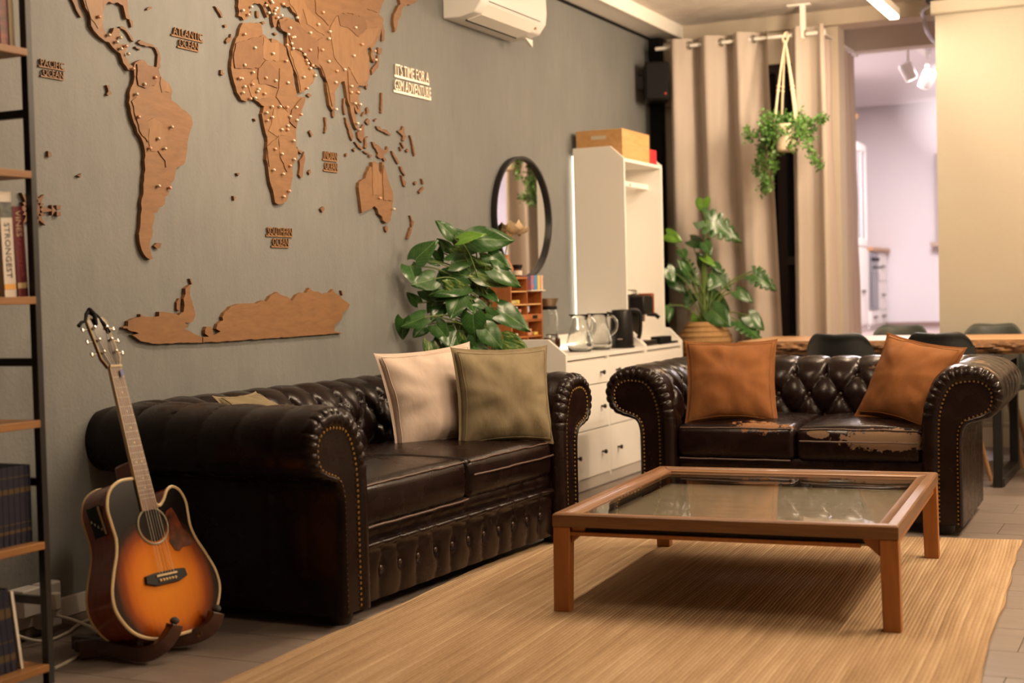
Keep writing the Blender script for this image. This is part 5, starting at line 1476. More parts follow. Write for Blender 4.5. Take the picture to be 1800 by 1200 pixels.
obj('strings', stg, MT['fretmetal'], GT)
# black strap tied to the headstock
tp = lambda x, y, z: tuple(hd_ @ Vector((x, y, z)))
ss = MB()
ss.tube([tp(-0.010, -0.006, 0.150), tp(-0.008, -0.012, 0.185), tp(-0.014, -0.004, 0.205), tp(0.000, 0.01, 0.205), tp(0.012, 0.004, 0.185), tp(0.022, -0.004, 0.150), tp(0.03, -0.008, 0.12)], [0.006, 0.008, 0.009, 0.009, 0.008, 0.006, 0.004], 8)
ss.tube([tp(-0.012, 0, 0.205), tp(-0.032, -0.004, 0.190), tp(-0.046, -0.004, 0.165), tp(-0.062, -0.004, 0.162), tp(-0.076, -0.002, 0.150)], [0.008, 0.006, 0.005, 0.005, 0.007], 8)
obj('strap_lace', ss, MT['blackm'], hs)
obj('guitar_pick', MB().prism([(0.006, NUTZ - 0.040), (0.020, NUTZ - 0.030), (0.018, NUTZ - 0.012), (0.006, NUTZ - 0.016)], -0.0175, -0.0155, 'y'), M('blue_pick', (0.04, 0.05, 0.22), 0.4), GT)
# preamp on the upper side
pm = thing_T = Matrix.Translation((-0.1525, 0.058, 0.395)) @ Matrix.Rotation(R(-6), 4, 'Y')
pa = obj('preamp', MB().box(-0.002, -0.033, -0.048, 0.004, 0.033, 0.048, T=pm), MT['blackp'], GT, bevel=0.002)
for k in range(4):
    obj('slider', MB().box(-0.006, -0.020 + 0.012 * k, -0.03 + 0.01 * k, -0.001, -0.014 + 0.012 * k, -0.022 + 0.01 * k, T=pm), MT['chrome'], pa)
obj('preamp_bezel', MB().box(-0.0035, -0.030, -0.044, -0.001, -0.022, 0.044, T=pm), MT['binding'], pa)
# stand
MT['standwood'] = wood('stand_mahogany', (0.028, 0.008, 0.005), (0.060, 0.018, 0.010), (1, 9, 9), 4, 0.35, 0.3)
gs = thing('guitar_stand', 'low dark wooden guitar stand cradling the sunburst guitar on the tiles', 'guitar stand', (-3.0, 3.55, 0))
def plank_path(pts, hw, th):
    """flat curved bar: centre line in a vertical plane, height 2*hw, thickness th sideways"""
    mb = MB()
    P = catmull(pts, 6)
    vs, fs = [], []
    for i, p in enumerate(P):
        t = (P[min(i + 1, len(P) - 1)] - P[max(i - 1, 0)]).normalized()
        side = t.cross(Vector((0, 0, 1)))
        side = side.normalized() if side.length > 0.05 else Vector((0, 1, 0))
        upv = side.cross(t).normalized()
        for a, b in ((-1, -1), (1, -1), (1, 1), (-1, 1)):
            vs.append(p + side * a * th + upv * b * hw)
    for i in range(len(P) - 1):
        for k in range(4):
            a, b = i * 4 + k, i * 4 + (k + 1) % 4
            fs.append((a, b, b + 4, a + 4))
    fs += [(3, 2, 1, 0), tuple(len(P) * 4 - 4 + k for k in range(4))]
    return mb.add(vs, fs)
obj('cradle_arm', plank_path([(-3.22, 3.47, .045), (-3.12, 3.46, .045), (-3.00, 3.455, .035), (-2.925, 3.46, .032), (-2.885, 3.485, .055), (-2.868, 3.515, .092), (-2.865, 3.525, .115)], 0.022, 0.016), MT['standwood'], gs, world=True, bevel=0.006)
obj('cradle_arm', plank_path([(-3.20, 3.50, .04), (-3.08, 3.56, .038), (-2.96, 3.615, .038), (-2.885, 3.665, .050), (-2.855, 3.70, .078), (-2.848, 3.715, .115)], 0.024, 0.016), MT['standwood'], gs, world=True, bevel=0.006)
obj('spreader', MB().box(-3.20, 3.44, 0.018, -3.16, 3.60, 0.058), MT['standwood'], gs, world=True, bevel=0.006)
obj('foot', plank_path([(-3.17, 3.435, .032), (-3.10, 3.465, .038), (-3.03, 3.49, .042), (-2.98, 3.50, .040)], 0.03, 0.018), MT['standwood'], gs, world=True, bevel=0.008)
for p in ((-2.866, 3.527, 0.126), (-2.849, 3.717, 0.126)):
    obj('rubber_pad', MB().ball(p, 0.016, 0.014, 0.012, 12, 8), M('grey_rubber', (0.05, 0.05, 0.05), 0.8), gs, world=True)

gm = MB()
gm.tube([(-2.870 + 0.0008 * k, 3.640 + 0.0042 * k, 0.048 + 0.0016 * k + 0.007 * math.sin(k * 2.1)) for k in range(13)], 0.0018, 5)
obj('gilt_mark', gm, MT['brass'], gs, world=True)

# ------------------------------------------------------------------ sockets and cables
so = thing('wall_socket', 'white double socket block on the skirting behind the bookcase', 'socket', (WX, 3.62, 0.03))
obj('housing', MB().box(WX + 0.0005, 3.62, 0.022, WX + 0.05, 3.715, 0.178), MT['trim'], so, world=True, bevel=0.008)
obj('housing', MB().box(WX + 0.0005, 3.515, 0.085, WX + 0.07, 3.612, 0.178), MT['trim'], so, world=True, bevel=0.006)
tag(obj('power_plug', MB().box(WX + 0.052, 3.650, 0.085, WX + 0.080, 3.682, 0.145).box(WX + 0.055, 3.656, 0.06, WX + 0.074, 3.676, 0.09), MT['cable'], None, bevel=0.006), 'white plug pushed into the right half of the wall socket', 'plug')
cb = MB().tube(catmull([(WX + 0.066, 3.666, 0.066), (WX + 0.12, 3.70, 0.045), (WX + 0.22, 3.69, 0.02), (WX + 0.30, 3.60, 0.007), (WX + 0.36, 3.45, 0.006), (WX + 0.40, 3.30, 0.006)], 10), 0.0055, 8)
tag(obj('cable', cb, MT['cable']), 'white cable looping from the plug down to the tiles', 'cable')
cb = MB().tube(catmull([(WX + 0.06, 3.36, 0.12), (WX + 0.10, 3.45, 0.05), (WX + 0.12, 3.55, 0.010), (WX + 0.10, 3.68, 0.006), (WX + 0.05, 3.80, 0.008), (WX + 0.035, 3.95, 0.010), (WX + 0.04, 4.15, 0.006), (WX + 0.1, 4.3, 0.006)], 10), 0.0055, 8)
tag(obj('cable', cb, MT['cable']), 'white cable running along the wall behind the guitar', 'cable')

# ------------------------------------------------------------------ bookcase
bc = thing('bookcase', 'black metal bookcase with brown wooden shelves at the edge of the room', 'bookcase', (-3.3, 2.75, 0))
XF, XB, YR, YL = -3.06, -3.50, 3.17, 1.75
for (x, y) in ((XF, YR), (XB, YR), (XF, YL), (XB, YL)):
    obj('post', MB().box(x - 0.012, y, 0, x + 0.012, y + 0.024, 2.35), MT['black'], bc, world=True, bevel=0.002)
SHZS = (0.063, 0.426, 0.785, 1.147, 1.513, 1.868, 2.22)
for z in SHZS:
    obj('shelf', MB().box(XB + 0.012, YL + 0.01, z - 0.022, XF + 0.020, YR - 0.004, z), MT['shelfwood'], bc, world=True, bevel=0.002)
for z in (0.247, 0.60, 0.954, 1.683):
    for y in (YR, YL):
        obj('side_rung', MB().box(XB, y + 0.002, z - 0.012, XF, y + 0.022, z + 0.012), MT['black'], bc, world=True, bevel=0.002)
def book(label, y0, y1, z, h, d, mat, lean=0.0, group=None, texts=(), xf=XF - 0.02, pages=True, band=None):
    t = thing('book', label, 'book', (xf, y1, z), (lean, 0, 0), group)
    w = y1 - y0
    cv = MB().box(-d, -w, 0, 0, -w + 0.003, h).box(-d, -0.003, 0, 0, 0, h).box(-0.004, -w, 0, 0.0, 0, h)
    obj('cover', cv, mat, t, bevel=0.001)
    obj('pages', MB().box(-d + 0.006, -w + 0.003, 0.004, -0.004, -0.003, h - 0.004), MT['paper'], t)
    for (txt, zc, size, tm, rot) in texts:
        me = text_mesh(txt, size, 0.0008, tm)
        xs = [v.co.x for v in me.vertices]
        ys = [v.co.y for v in me.vertices]
        cxm, cym = (min(xs) + max(xs)) / 2, (min(ys) + max(ys)) / 2
        for v in me.vertices:
            a, b, c = v.co.x - cxm, v.co.y - cym, v.co.z
            v.co = (0.0006 + c, -w / 2 + b, zc - a)
        obj('spine_title', me, None, t)
    if band:
        for (za, zb, bm_) in band:
            obj('spine_band', MB().box(0.0, -w + 0.001, za, 0.0007, -0.001, zb), bm_, t)
    return t
WB = M('white_cover', (0.66, 0.60, 0.54), 0.5)
book('white book with STRONGEST on its spine standing beside the wine-red book', 3.084, 3.130, 1.1475, 0.305, 0.22, WB, 0.03, None,
     [('STRONGEST', 0.135, 0.029, M('ink_grey', (0.05, 0.06, 0.07), 0.6), 0)], band=[(0.23, 0.275, M('photo_dark', (0.03, 0.04, 0.06), 0.5, col2=(0.16, 0.17, 0.15), scale=60)), (0.022, 0.038, M('mark_orange', (0.75, 0.38, 0.08), 0.5))])
RB = M('wine_red_cover', (0.16, 0.02, 0.03), 0.45)
book('wine-red book with VINES on its spine leaning by the bookcase post', 3.136, 3.177, 1.1475, 0.265, 0.20, RB, 0.045, None,
     [('VINES', 0.215, 0.030, M('title_cream', (0.72, 0.55, 0.36), 0.5), 0), ('a growing guide', 0.115, 0.018, M('title_rose', (0.40, 0.10, 0.09), 0.5), 0)], band=[(0.026, 0.042, MT['binding'])])
NAVY = M('navy_cover', (0.006, 0.009, 0.026), 0.4)
GOLD = M('gilt', (0.085, 0.055, 0.028), 0.45, 0.3)
ORD = ('first', 'second', 'third', 'fourth', 'fifth', 'sixth', 'seventh', 'eighth', 'ninth')
for k in range(9):
    y1 = 3.158 - 0.0225 * k
    book('navy blue volume with gilt bands on the middle shelf, %s from the bookcase post' % ORD[k], y1 - 0.0215, y1, 0.4265, 0.228, 0.16, NAVY, 0.0, 'navy volumes on the middle shelf', band=[(0.035, 0.044, GOLD), (0.06, 0.063, GOLD), (0.150, 0.165, GOLD), (0.196, 0.199, GOLD)])
book('thin white book leaning against navy books on the lowest shelf', 3.094, 3.104, 0.0635, 0.235, 0.17, WB, 0.13)
for k in range(6):
    y1 = 3.080 - 0.0225 * k
    book('navy blue volume leaning on the lowest shelf, %s from the thin white book' % ORD[k], y1 - 0.0215, y1, 0.0635, 0.245, 0.16, NAVY, 0.11, 'navy volumes on the lowest shelf', band=[(0.035, 0.055, GOLD), (0.09, 0.093, GOLD), (0.16, 0.19, GOLD)])
STR = M('red_striped_cover', (0.30, 0.05, 0.03), 0.4, col2=(0.05, 0.03, 0.03), scale=14, stretch=(1, 1, 3))
book('red and dark striped book on the upper bookcase shelf', 3.104, 3.134, 1.8685, 0.27, 0.18, STR, 0.02)
book('pale cream book at the post end of the upper shelf', 3.139, 3.160, 1.8685, 0.26, 0.18, M('cream_cover', (0.46, 0.38, 0.28), 0.6), 0.02)
book('mustard yellow book left of the striped book on the upper shelf', 3.060, 3.100, 1.8685, 0.28, 0.18, M('mustard_cover', (0.30, 0.21, 0.08), 0.6), 0.02)
hp_ = thing('headphones', 'black rounded headphones lying on the bookcase shelf', 'headphones', (-3.13, 3.085, 1.5135))
obj('ear_cup', MB().ball((0, 0, 0.028), 0.032, 0.026, 0.028, 14, 9), MT['blackm'], hp_)
obj('ear_cup', MB().ball((-0.11, -0.01, 0.028), 0.032, 0.026, 0.028, 14, 9), MT['blackm'], hp_)
obj('headband', MB().tube([(0.0, -0.02, 0.035), (-0.005, -0.11, 0.03), (-0.055, -0.16, 0.028), (-0.105, -0.12, 0.03), (-0.11, -0.03, 0.035)], 0.008, 8), MT['blackp'], hp_)
# ------------------------------------------------------------------ mirror
mr = thing('wall_mirror', 'round mirror in a thin black frame on the grey wall above the white sideboard', 'mirror', (WX + 0.016, 7.595, 1.20), (0, 0, R(-2.4)))
CY, CZ, RY, RZ = 0.0, 0.365, 0.358, 0.358
WXM = WX
WX = 0.0
NM = 64
rim = []
for (rr, x) in ((1.0, 0.001), (1.0, 0.034), (0.962, 0.034), (0.962, 0.012)):
    rim.append([(WX + x, CY + RY * rr * math.cos(2 * PI * k / NM), CZ + RZ * rr * math.sin(2 * PI * k / NM)) for k in range(NM)])
fm = MB()
fm.add([p for r_ in rim for p in r_], [(i * NM + k, i * NM + (k + 1) % NM, (i + 1) * NM + (k + 1) % NM, (i + 1) * NM + k) for i in range(3) for k in range(NM)])
obj('frame', fm, MT['black'], mr, angle=50)
obj('glass', MB().prism([(CY + RY * 0.97 * math.cos(2 * PI * k / NM), CZ + RZ * 0.97 * math.sin(2 * PI * k / NM)) for k in range(NM)], WX + 0.006, WX + 0.013, 'x'), MT['mirror'], mr)
WX = WXM

# ------------------------------------------------------------------ white storage units
XFR = -3.06
CT = 0.768
def knob_mesh():
    return MB().lathe([(0.006, 0), (0.005, 0.012), (0.012, 0.018), (0.0135, 0.026), (0.010, 0.030)], 14, T=Matrix.Rotation(R(90), 4, 'Y')).mesh('knob', MT['blackp'])
KN = knob_mesh()
ROWS = ((0.072, 0.335), (0.341, 0.590), (0.596, 0.728))
def end_panel(y0, y1, top=0.865, deep=0.16, tall=None):
    prof = [(WX + 0.005, 0.0), (XFR, 0.0), (XFR, CT + 0.012), (XFR - 0.105, top), (WX + 0.005, top)]
    if tall:
        prof = [(WX + 0.024, 0.0), (XFR, 0.0), (XFR, CT + 0.012), (XFR - 0.085, top), (-3.180, top + 0.006), (-3.180, 1.955), (-3.27, 2.035), (WX + 0.024, 2.035)]
    return MB().prism(prof, y0, y1, 'y')
def drawers(parent, cols):
    for (y0, y1, kn) in cols:
        for (z0, z1) in ROWS:
            d = obj('drawer', MB().box(XFR - 0.018, y0 + 0.002, z0, XFR + 0.0005, y1 - 0.002, z1), MT['white'], parent, world=True, bevel=0.0015)
            zc = (z0 + z1) / 2 - 0.005
            for f in kn:
                child_copy(KN, 'knob', d, (XFR + 0.0005 - parent.location.x, y0 + (y1 - y0) * f - parent.location.y, zc - parent.location.z))
ua = thing('sideboard', 'low white sideboard with black knobs holding the jugs and kettle', 'sideboard', (-3.3, 7.75, 0))
obj('side_panel', end_panel(7.125, 7.145), MT['white'], ua, world=True, bevel=0.0015)
obj('side_panel', end_panel(8.375, 8.392), MT['white'], ua, world=True, bevel=0.0015)
obj('worktop', MB().box(WX + 0.006, 7.145, CT - 0.022, XFR, 8.375, CT), MT['white'], ua, world=True, bevel=0.0015)
obj('back_panel', MB().box(WX + 0.006, 7.145, 0.05, WX + 0.012, 8.375, CT + 0.09), MT['white'], ua, world=True)
obj('plinth', MB().box(XFR - 0.03, 7.145, 0.006, XFR - 0.004, 8.375, 0.068), M('plinth_grey', (0.50, 0.46, 0.42), 0.5), ua, world=True)
obj('carcass', MB().box(WX + 0.02, 7.146, 0.05, XFR - 0.022, 8.374, CT - 0.03), MT['white'], ua, world=True)
drawers(ua, ((7.146, 7.745, (0.16, 0.80)), (7.765, 8.374, (0.18, 0.82))))
obj('divider', MB().box(XFR - 0.02, 7.745, 0.05, XFR - 0.001, 7.765, CT - 0.022), MT['white'], ua, world=True)
ub = thing('hall_unit', 'tall white open hall unit with drawers, hat shelf and a coffee machine', 'hall unit', (-3.3, 8.75, 0))
obj('side_panel', end_panel(8.396, 8.414, 0.865, tall=True), MT['white'], ub, world=True, bevel=0.0015)
obj('side_panel', end_panel(9.095, 9.113, 0.865, tall=True), MT['white'], ub, world=True, bevel=0.0015)
obj('worktop', MB().box(WX + 0.033, 8.414, CT - 0.022, XFR, 9.095, CT), MT['white'], ub, world=True, bevel=0.0015)
obj('back_panel', MB().box(WX + 0.034, 8.414, CT, WX + 0.040, 9.095, 2.02), MT['white'], ub, world=True)
obj('hat_shelf', MB().box(WX + 0.042, 8.414, 1.935, -3.182, 9.095, 1.955), MT['white'], ub, world=True, bevel=0.0015)
obj('coat_rail', MB().box(-3.30, 8.414, 1.798, -3.275, 9.095, 1.832), MT['white'], ub, world=True, bevel=0.002)
obj('rail_bracket', MB().prism([(-3.51, 1.72), (-3.49, 1.72), (-3.275, 1.805), (-3.275, 1.82), (-3.51, 1.735)], 8.74, 8.76, 'y'), MT['white'], ub, world=True)
obj('carcass', MB().box(WX + 0.04, 8.415, 0.05, XFR - 0.022, 9.094, CT - 0.03), MT['white'], ub, world=True)
obj('plinth', MB().box(XFR - 0.03, 8.414, 0.006, XFR - 0.004, 9.095, 0.068), MT['white'], ub, world=True)
drawers(ub, ((8.415, 9.094, (0.2, 0.8)),))
# led strip behind the hall unit and along the back of the worktop
LED = M('led_strip_glow', (0.9, 0.85, 0.7), 0.5, emit=((1.0, 0.84, 0.60), 8.0))
ls = thing('led_strip', 'glowing light strip hidden behind the tall white hall unit', 'light strip', (WX, 8.42, 0.9))
obj('strip', MB().box(WX + 0.006, 8.430, 0.88, WX + 0.018, 8.442, 1.99), LED, ls, world=True)
ls2 = thing('led_strip', 'glowing light strip along the wall at the back of the white worktop', 'light strip', (WX, 8.0, CT))
obj('strip', MB().box(WX + 0.014, 7.66, CT + 0.002, WX + 0.022, 8.36, CT + 0.012), LED, ls2, world=True)
# crate and red box on top
cr_ = thing('wooden_crate', 'pale wooden crate on the hat shelf of the white hall unit', 'crate', (-3.33, 8.62, 1.9555))
c0 = (-3.515, 8.43, -3.20, 8.93)
for nm, b_ in (('side_board', (c0[0], c0[1], 1.956, c0[2], c0[1] + 0.012, 2.145)), ('side_board', (c0[0], c0[3] - 0.012, 1.956, c0[2], c0[3], 2.145)), ('end_board', (c0[0], c0[1] + 0.012, 1.956, c0[0] + 0.012, c0[3] - 0.012, 2.145)), ('end_board', (c0[2] - 0.012, c0[1] + 0.012, 1.956, c0[2], c0[3] - 0.012, 2.145)), ('bottom', (c0[0] + 0.012, c0[1] + 0.012, 1.956, c0[2] - 0.012, c0[3] - 0.012, 1.966))):
    obj(nm, MB().box(*b_), MT['crate'], cr_, world=True, bevel=0.002)
obj('handle_slot', MB().box(-3.41, c0[1] - 0.0012, 2.085, -3.31, c0[1] + 0.001, 2.108), M('slot_pale', (0.60, 0.52, 0.42), 0.7), cr_, world=True)
tag(obj('red_box', MB().box(-3.36, 8.955, 1.956, -3.20, 9.07, 2.055), M('red_card', (0.55, 0.03, 0.04), 0.5), None, bevel=0.004), 'small red box beside the wooden crate on the hat shelf', 'box')

# ------------------------------------------------------------------ things on the worktop
def pitcher(label, x, y, ang):
    t = thing('glass_jug', label, 'jug', (x, y, CT), (0, 0, ang))
    prof = [(0.052, 0.0), (0.066, 0.004), (0.080, 0.035), (0.080, 0.06), (0.066, 0.11), (0.050, 0.16), (0.046, 0.19), (0.056, 0.222), (0.052, 0.222), (0.043, 0.19), (0.047, 0.16), (0.063, 0.11), (0.0765, 0.06), (0.0765, 0.036), (0.062, 0.009), (0.002, 0.008)]
    obj('body', MB().lathe(prof, 28), MT['jugglass'], t, angle=80)
    obj('handle', MB().tube(catmull([(0.046, 0, 0.195), (0.085, 0, 0.20), (0.112, 0, 0.165), (0.105, 0, 0.115), (0.070, 0, 0.085)], 6), 0.008, 10), MT['jugglass'], t)
    obj('spout', MB().prism([(-0.045, 0.018), (-0.078, 0.0), (-0.045, -0.018)], 0.214, 0.223, 'z'), MT['jugglass'], t, bevel=0.002)
    return t
MT['jugglass'] = MT['glass']
pitcher('clear glass jug nearer the little drawer cabinet on the worktop', -3.24, 7.76, R(60))
pitcher('clear glass jug with its handle toward the black kettle', -3.22, 8.02, R(40))
kt = thing('electric_kettle', 'black electric kettle on the white worktop next to the glass jugs', 'kettle', (-3.17, 8.265, CT), (0, 0, R(40)))
obj('base', MB().lathe([(0.078, 0), (0.078, 0.016), (0.07, 0.018)], 28), MT['blackp'], kt)
obj('body', MB().lathe([(0.072, 0.019), (0.074, 0.03), (0.068, 0.20), (0.062, 0.225)], 32), MT['blackp'], kt, angle=60)
obj('lid', MB().lathe([(0.062, 0.226), (0.058, 0.236), (0.02, 0.240)], 28), MT['blackp'], kt)
obj('spout', MB().prism([(-0.060, 0.225), (-0.095, 0.228), (-0.062, 0.180)], -0.016, 0.016, 'y'), MT['blackp'], kt, bevel=0.006)
obj('handle', MB().tube(catmull([(0.050, 0, 0.232), (0.10, 0, 0.232), (0.125, 0, 0.20), (0.122, 0, 0.10), (0.110, 0, 0.055)], 6), 0.0125, 10), MT['blackp'], kt)
obj('level_mark', MB().box(-0.05, -0.0745, 0.055, -0.02, -0.066, 0.060), MT['chrome'], kt)
cbk = MB().tube(catmull([(-3.10, 8.26, CT + 0.01), (-3.12, 8.34, CT + 0.006), (-3.25, 8.35, CT + 0.006), (-3.40, 8.34, CT + 0.006)], 6), 0.004, 6)
tag(obj('kettle_cord', cbk, MT['blackp']), 'black cord trailing from the kettle base along the worktop', 'cord')
cf = thing('coffee_machine', 'black coffee machine standing inside the white hall unit', 'coffee machine', (-3.28, 8.62, CT))
obj('body', MB().box(-3.36, 8.49, CT + 0.002, -3.20, 8.69, CT + 0.33), MT['blackp'], cf, world=True, bevel=0.012)
obj('brew_head', MB().box(-3.21, 8.505, CT + 0.20, -3.105, 8.675, CT + 0.32), MT['blackp'], cf, world=True, bevel=0.012)
obj('bean_hopper', MB().box(-3.32, 8.52, CT + 0.325, -3.20, 8.65, CT + 0.36), MT['jugglass'], cf, world=True, bevel=0.01)
obj('lid_knob', MB().ball((-3.26, 8.59, CT + 0.375), 0.014), MT['chrome'], cf, world=True)
obj('coffee_pack', MB().box(-3.215, 8.678, CT + 0.20, -3.11, 8.715, CT + 0.335), M('copper_red_panel', (0.28, 0.07, 0.03), 0.35, 0.3), cf, world=True, bevel=0.008)
obj('steam_tap', MB().tube([(-3.15, 8.69, CT + 0.20), (-3.12, 8.75, CT + 0.195), (-3.10, 8.765, CT + 0.175)], 0.014, 8), MT['blackp'], cf, world=True)
obj('spout', MB().lathe([(0.012, 0), (0.016, 0.05)], 12, T=Matrix.Translation((-3.145, 8.59, CT + 0.155))), MT['chrome'], cf, world=True)
obj('drip_tray', MB().box(-3.20, 8.50, CT + 0.002, -3.085, 8.68, CT + 0.035), MT['blackp'], cf, world=True, bevel=0.006)
tag(obj('serving_tray', MB().box(-3.20, 8.72, CT + 0.0005, -3.07, 9.06, CT + 0.014).box(-3.16, 8.76, CT + 0.014, -3.09, 8.98, CT + 0.05), MT['blackm'], None, bevel=0.004), 'flat black tray along the front of the hall unit worktop', 'tray')
# little drawer cabinet
oc = thing('pigeonhole_cabinet', 'small orange-brown wooden pigeonhole cabinet behind the trailing pothos leaves', 'cabinet', (-3.48, 7.40, CT))
X0, X1, Y0, Y1, Z0, Z1 = -3.545, -3.415, 7.19, 7.62, CT + 0.0005, 1.215
g = 0.012
obj('side_board', MB().box(X0, Y0, Z0, X1, Y0 + g, Z1), MT['orange_wood'], oc, world=True, bevel=0.001)
obj('side_board', MB().box(X0, Y1 - g, Z0, X1, Y1, Z1 - 0.075), MT['orange_wood'], oc, world=True, bevel=0.001)
obj('back_board', MB().box(X0, Y0 + g, Z0, X0 + 0.006, Y1 - g, Z1 - 0.08), MT['orange_wood'], oc, world=True)
obj('top_board', MB().box(X0, Y0 + g, Z1 - g, X1, Y0 + 0.23, Z1), MT['orange_wood'], oc, world=True)
for z in (Z0 + 0.004, Z0 + 0.10, Z0 + 0.19, Z0 + 0.285, Z0 + 0.36):
    obj('shelf_board', MB().box(X0 + 0.006, Y0 + g, z, X1 - 0.004, Y1 - g, z + 0.008), MT['crate'] if 0.2 < z - Z0 < 0.4 else MT['orange_wood'], oc, world=True)
obj('divider', MB().box(X0 + 0.006, Y0 + 0.222, Z0 + 0.008, X1 - 0.004, Y0 + 0.232, Z1 - 0.012), MT['orange_wood'], oc, world=True)
dw = obj('drawer', MB().box(X1 - 0.09, Y0 + g + 0.002, Z0 + 0.199, X1 + 0.004, Y1 - g - 0.002, Z0 + 0.232), MT['orange_wood'], oc, world=True, bevel=0.002)
obj('label_holder', MB().box(X1 + 0.004, 7.47, Z0 + 0.206, X1 + 0.008, 7.53, Z0 + 0.226), MT['blackm'], dw, loc=None) if False else obj('label_holder', MB().box(X1 + 0.004 - oc.location.x, 7.47 - oc.location.y, Z0 + 0.206 - oc.location.z, X1 + 0.0075 - oc.location.x, 7.53 - oc.location.y, Z0 + 0.226 - oc.location.z), MT['blackm'], dw)
cols = [(0.50, 0.42, 0.20), (0.55, 0.48, 0.42), (0.45, 0.20, 0.16), (0.40, 0.42, 0.50), (0.55, 0.40, 0.08)]
rnd = random.Random(5)
PK = [M('packet_%s' % n_, c_, 0.6) for n_, c_ in zip(('straw', 'cream', 'rose', 'slate', 'mustard'), cols)]
for i, (y, z, w, h, k) in enumerate(((7.25, Z0 + 0.294, 0.10, 0.018, 0), (7.31, Z0 + 0.294, 0.05, 0.022, 4), (7.25, Z0 + 0.243, 0.11, 0.035, 1), (7.33, Z0 + 0.243, 0.05, 0.020, 2), (7.45, Z0 + 0.243, 0.03, 0.036, 3), (7.46, Z0 + 0.109, 0.06, 0.04, 2), (7.55, Z0 + 0.109, 0.05, 0.018, 4), (7.26, Z0 + 0.109, 0.09, 0.018, 1), (7.30, Z0 + 0.013, 0.08, 0.03, 0), (7.50, Z0 + 0.013, 0.08, 0.03, 1))):
    tag(obj('packet', MB().box(X1 - 0.09, y - w / 2, z, X1 - 0.012, y + w / 2, z + h), PK[k], None, bevel=0.003), ('straw paper packet in the second compartment from the top, left column', 'mustard packet beside the straw packet', 'cream packet filling the middle compartment on the left', 'rose packet next to the cream packet', 'slate packet in the middle compartment on the right', 'rose packet in the lower compartment on the right', 'mustard packet at the outer side of the lower right compartment', 'cream packet in the lower compartment on the left', 'straw packet in the bottom compartment on the left', 'cream packet in the bottom compartment on the right')[i], 'packet', 'packets in the pigeonholes')
jr = thing('spice_jar', 'small dark-lidded jar standing on top of the pigeonhole cabinet', 'jar', (-3.47, 7.40, Z1))
obj('body', MB().lathe([(0.026, 0), (0.028, 0.01), (0.028, 0.045), (0.022, 0.052)], 20), M('jar_brown', (0.10, 0.05, 0.03), 0.15, coat=0.5), jr)
obj('label_band', MB().lathe([(0.0286, 0.012), (0.0286, 0.038)], 20, caps=False), MT['paper'], jr)
obj('lid', MB().lathe([(0.030, 0.052), (0.031, 0.056), (0.031, 0.070), (0.028, 0.072)], 20), MT['blackp'], jr)
BX = [('tea_box', 'blue tea box with red flowers on the right of the pigeonhole cabinet', M('tea_red_pattern', (0.10, 0.22, 0.42), 0.5, col2=(0.55, 0.10, 0.07), scale=38), 7.455, 0.040), ('tea_box', 'plain blue tea box beside the flowered box', M('tea_blue', (0.07, 0.24, 0.50), 0.5), 7.500, 0.038), ('tea_box', 'yellow tea box beside the plain blue box', M('tea_yellow', (0.62, 0.46, 0.14), 0.5), 7.545, 0.036), ('tea_box', 'pink and cream tea box at the outer end of the row', M('tea_pink', (0.60, 0.30, 0.24), 0.5, col2=(0.65, 0.5, 0.4), scale=30), 7.588, 0.030)]
for nm, lb, m_, yc, w in BX:
    t = thing(nm, lb, 'box', (-3.46, yc, Z1 - 0.0745), (0, 0, 0))
    obj('carton', MB().box(-0.065, -w / 2, 0, 0.060, w / 2, 0.082), m_, t, bevel=0.001)
    obj('lid_flap', MB().box(-0.066, -w / 2 - 0.0008, 0.066, 0.061, w / 2 + 0.0008, 0.0835), m_, t)
tag(obj('box_tray', MB().box(X0, 7.425, Z1 - 0.0815, X1 + 0.02, 7.625, Z1 - 0.075), MT['paper'], None), 'thin pale card tray under the row of tea boxes', 'tray')
fv = thing('flower_vase', 'cream dried rose in a small terracotta vase on the pigeonhole cabinet', 'vase', (-3.48, 7.265, Z1))
obj('vase', MB().lathe([(0.032, 0), (0.045, 0.02), (0.046, 0.05), (0.030, 0.085), (0.020, 0.11), (0.024, 0.125)], 24), MT['terracotta'], fv, angle=70)
obj('stem', MB().tube(catmull([(0, 0, 0.10), (0.004, 0.01, 0.16), (0.01, 0.035, 0.22), (0.012, 0.06, 0.27)], 5), 0.0035, 6), MT['stem'], fv)
PET = M('cream_petal', (0.70, 0.55, 0.36), 0.7)
for k in range(16):
    a = k * 2.4
    rr = 0.012 + 0.0022 * k
    T = Matrix.Translation((0.012, 0.095, 0.262)) @ Matrix.Scale(1.5, 4) @ Matrix.Rotation(a, 4, 'Z') @ Matrix.Translation((rr, 0, 0.012 - 0.001 * k)) @ Matrix.Rotation(R(20 + 3.2 * k), 4, 'Y')
    obj('petal', MB().grid(lambda u, v: (0.012 * math.sin(PI * v) * 0.5, (u - 0.5) * 0.055 * math.sin(PI * (0.15 + 0.85 * v)) , (v - 0.4) * 0.058), 5, 6, T=T), PET, fv)
for (y, z, r_) in ((0.02, 0.275, 0.020), (0.035, 0.240, 0.020), (0.175, 0.275, 0.016), (0.18, 0.250, 0.012), (0.01, 0.245, 0.014)):
    obj('bud', MB().ball((0.01, y, z), r_, r_, r_ * 1.2, 10, 7), M('dry_bud', (0.24, 0.15, 0.06), 0.8), fv)
pv = thing('pour_over_carafe', 'tall slim glass carafe with a brown metal filter cup on top', 'carafe', (-3.42, 7.73, CT))
obj('carafe', MB().lathe([(0.045, 0), (0.050, 0.004), (0.050, 0.22), (0.040, 0.255), (0.037, 0.255), (0.047, 0.218), (0.047, 0.008), (0.002, 0.007)], 28), MT['jugglass'], pv, angle=70)
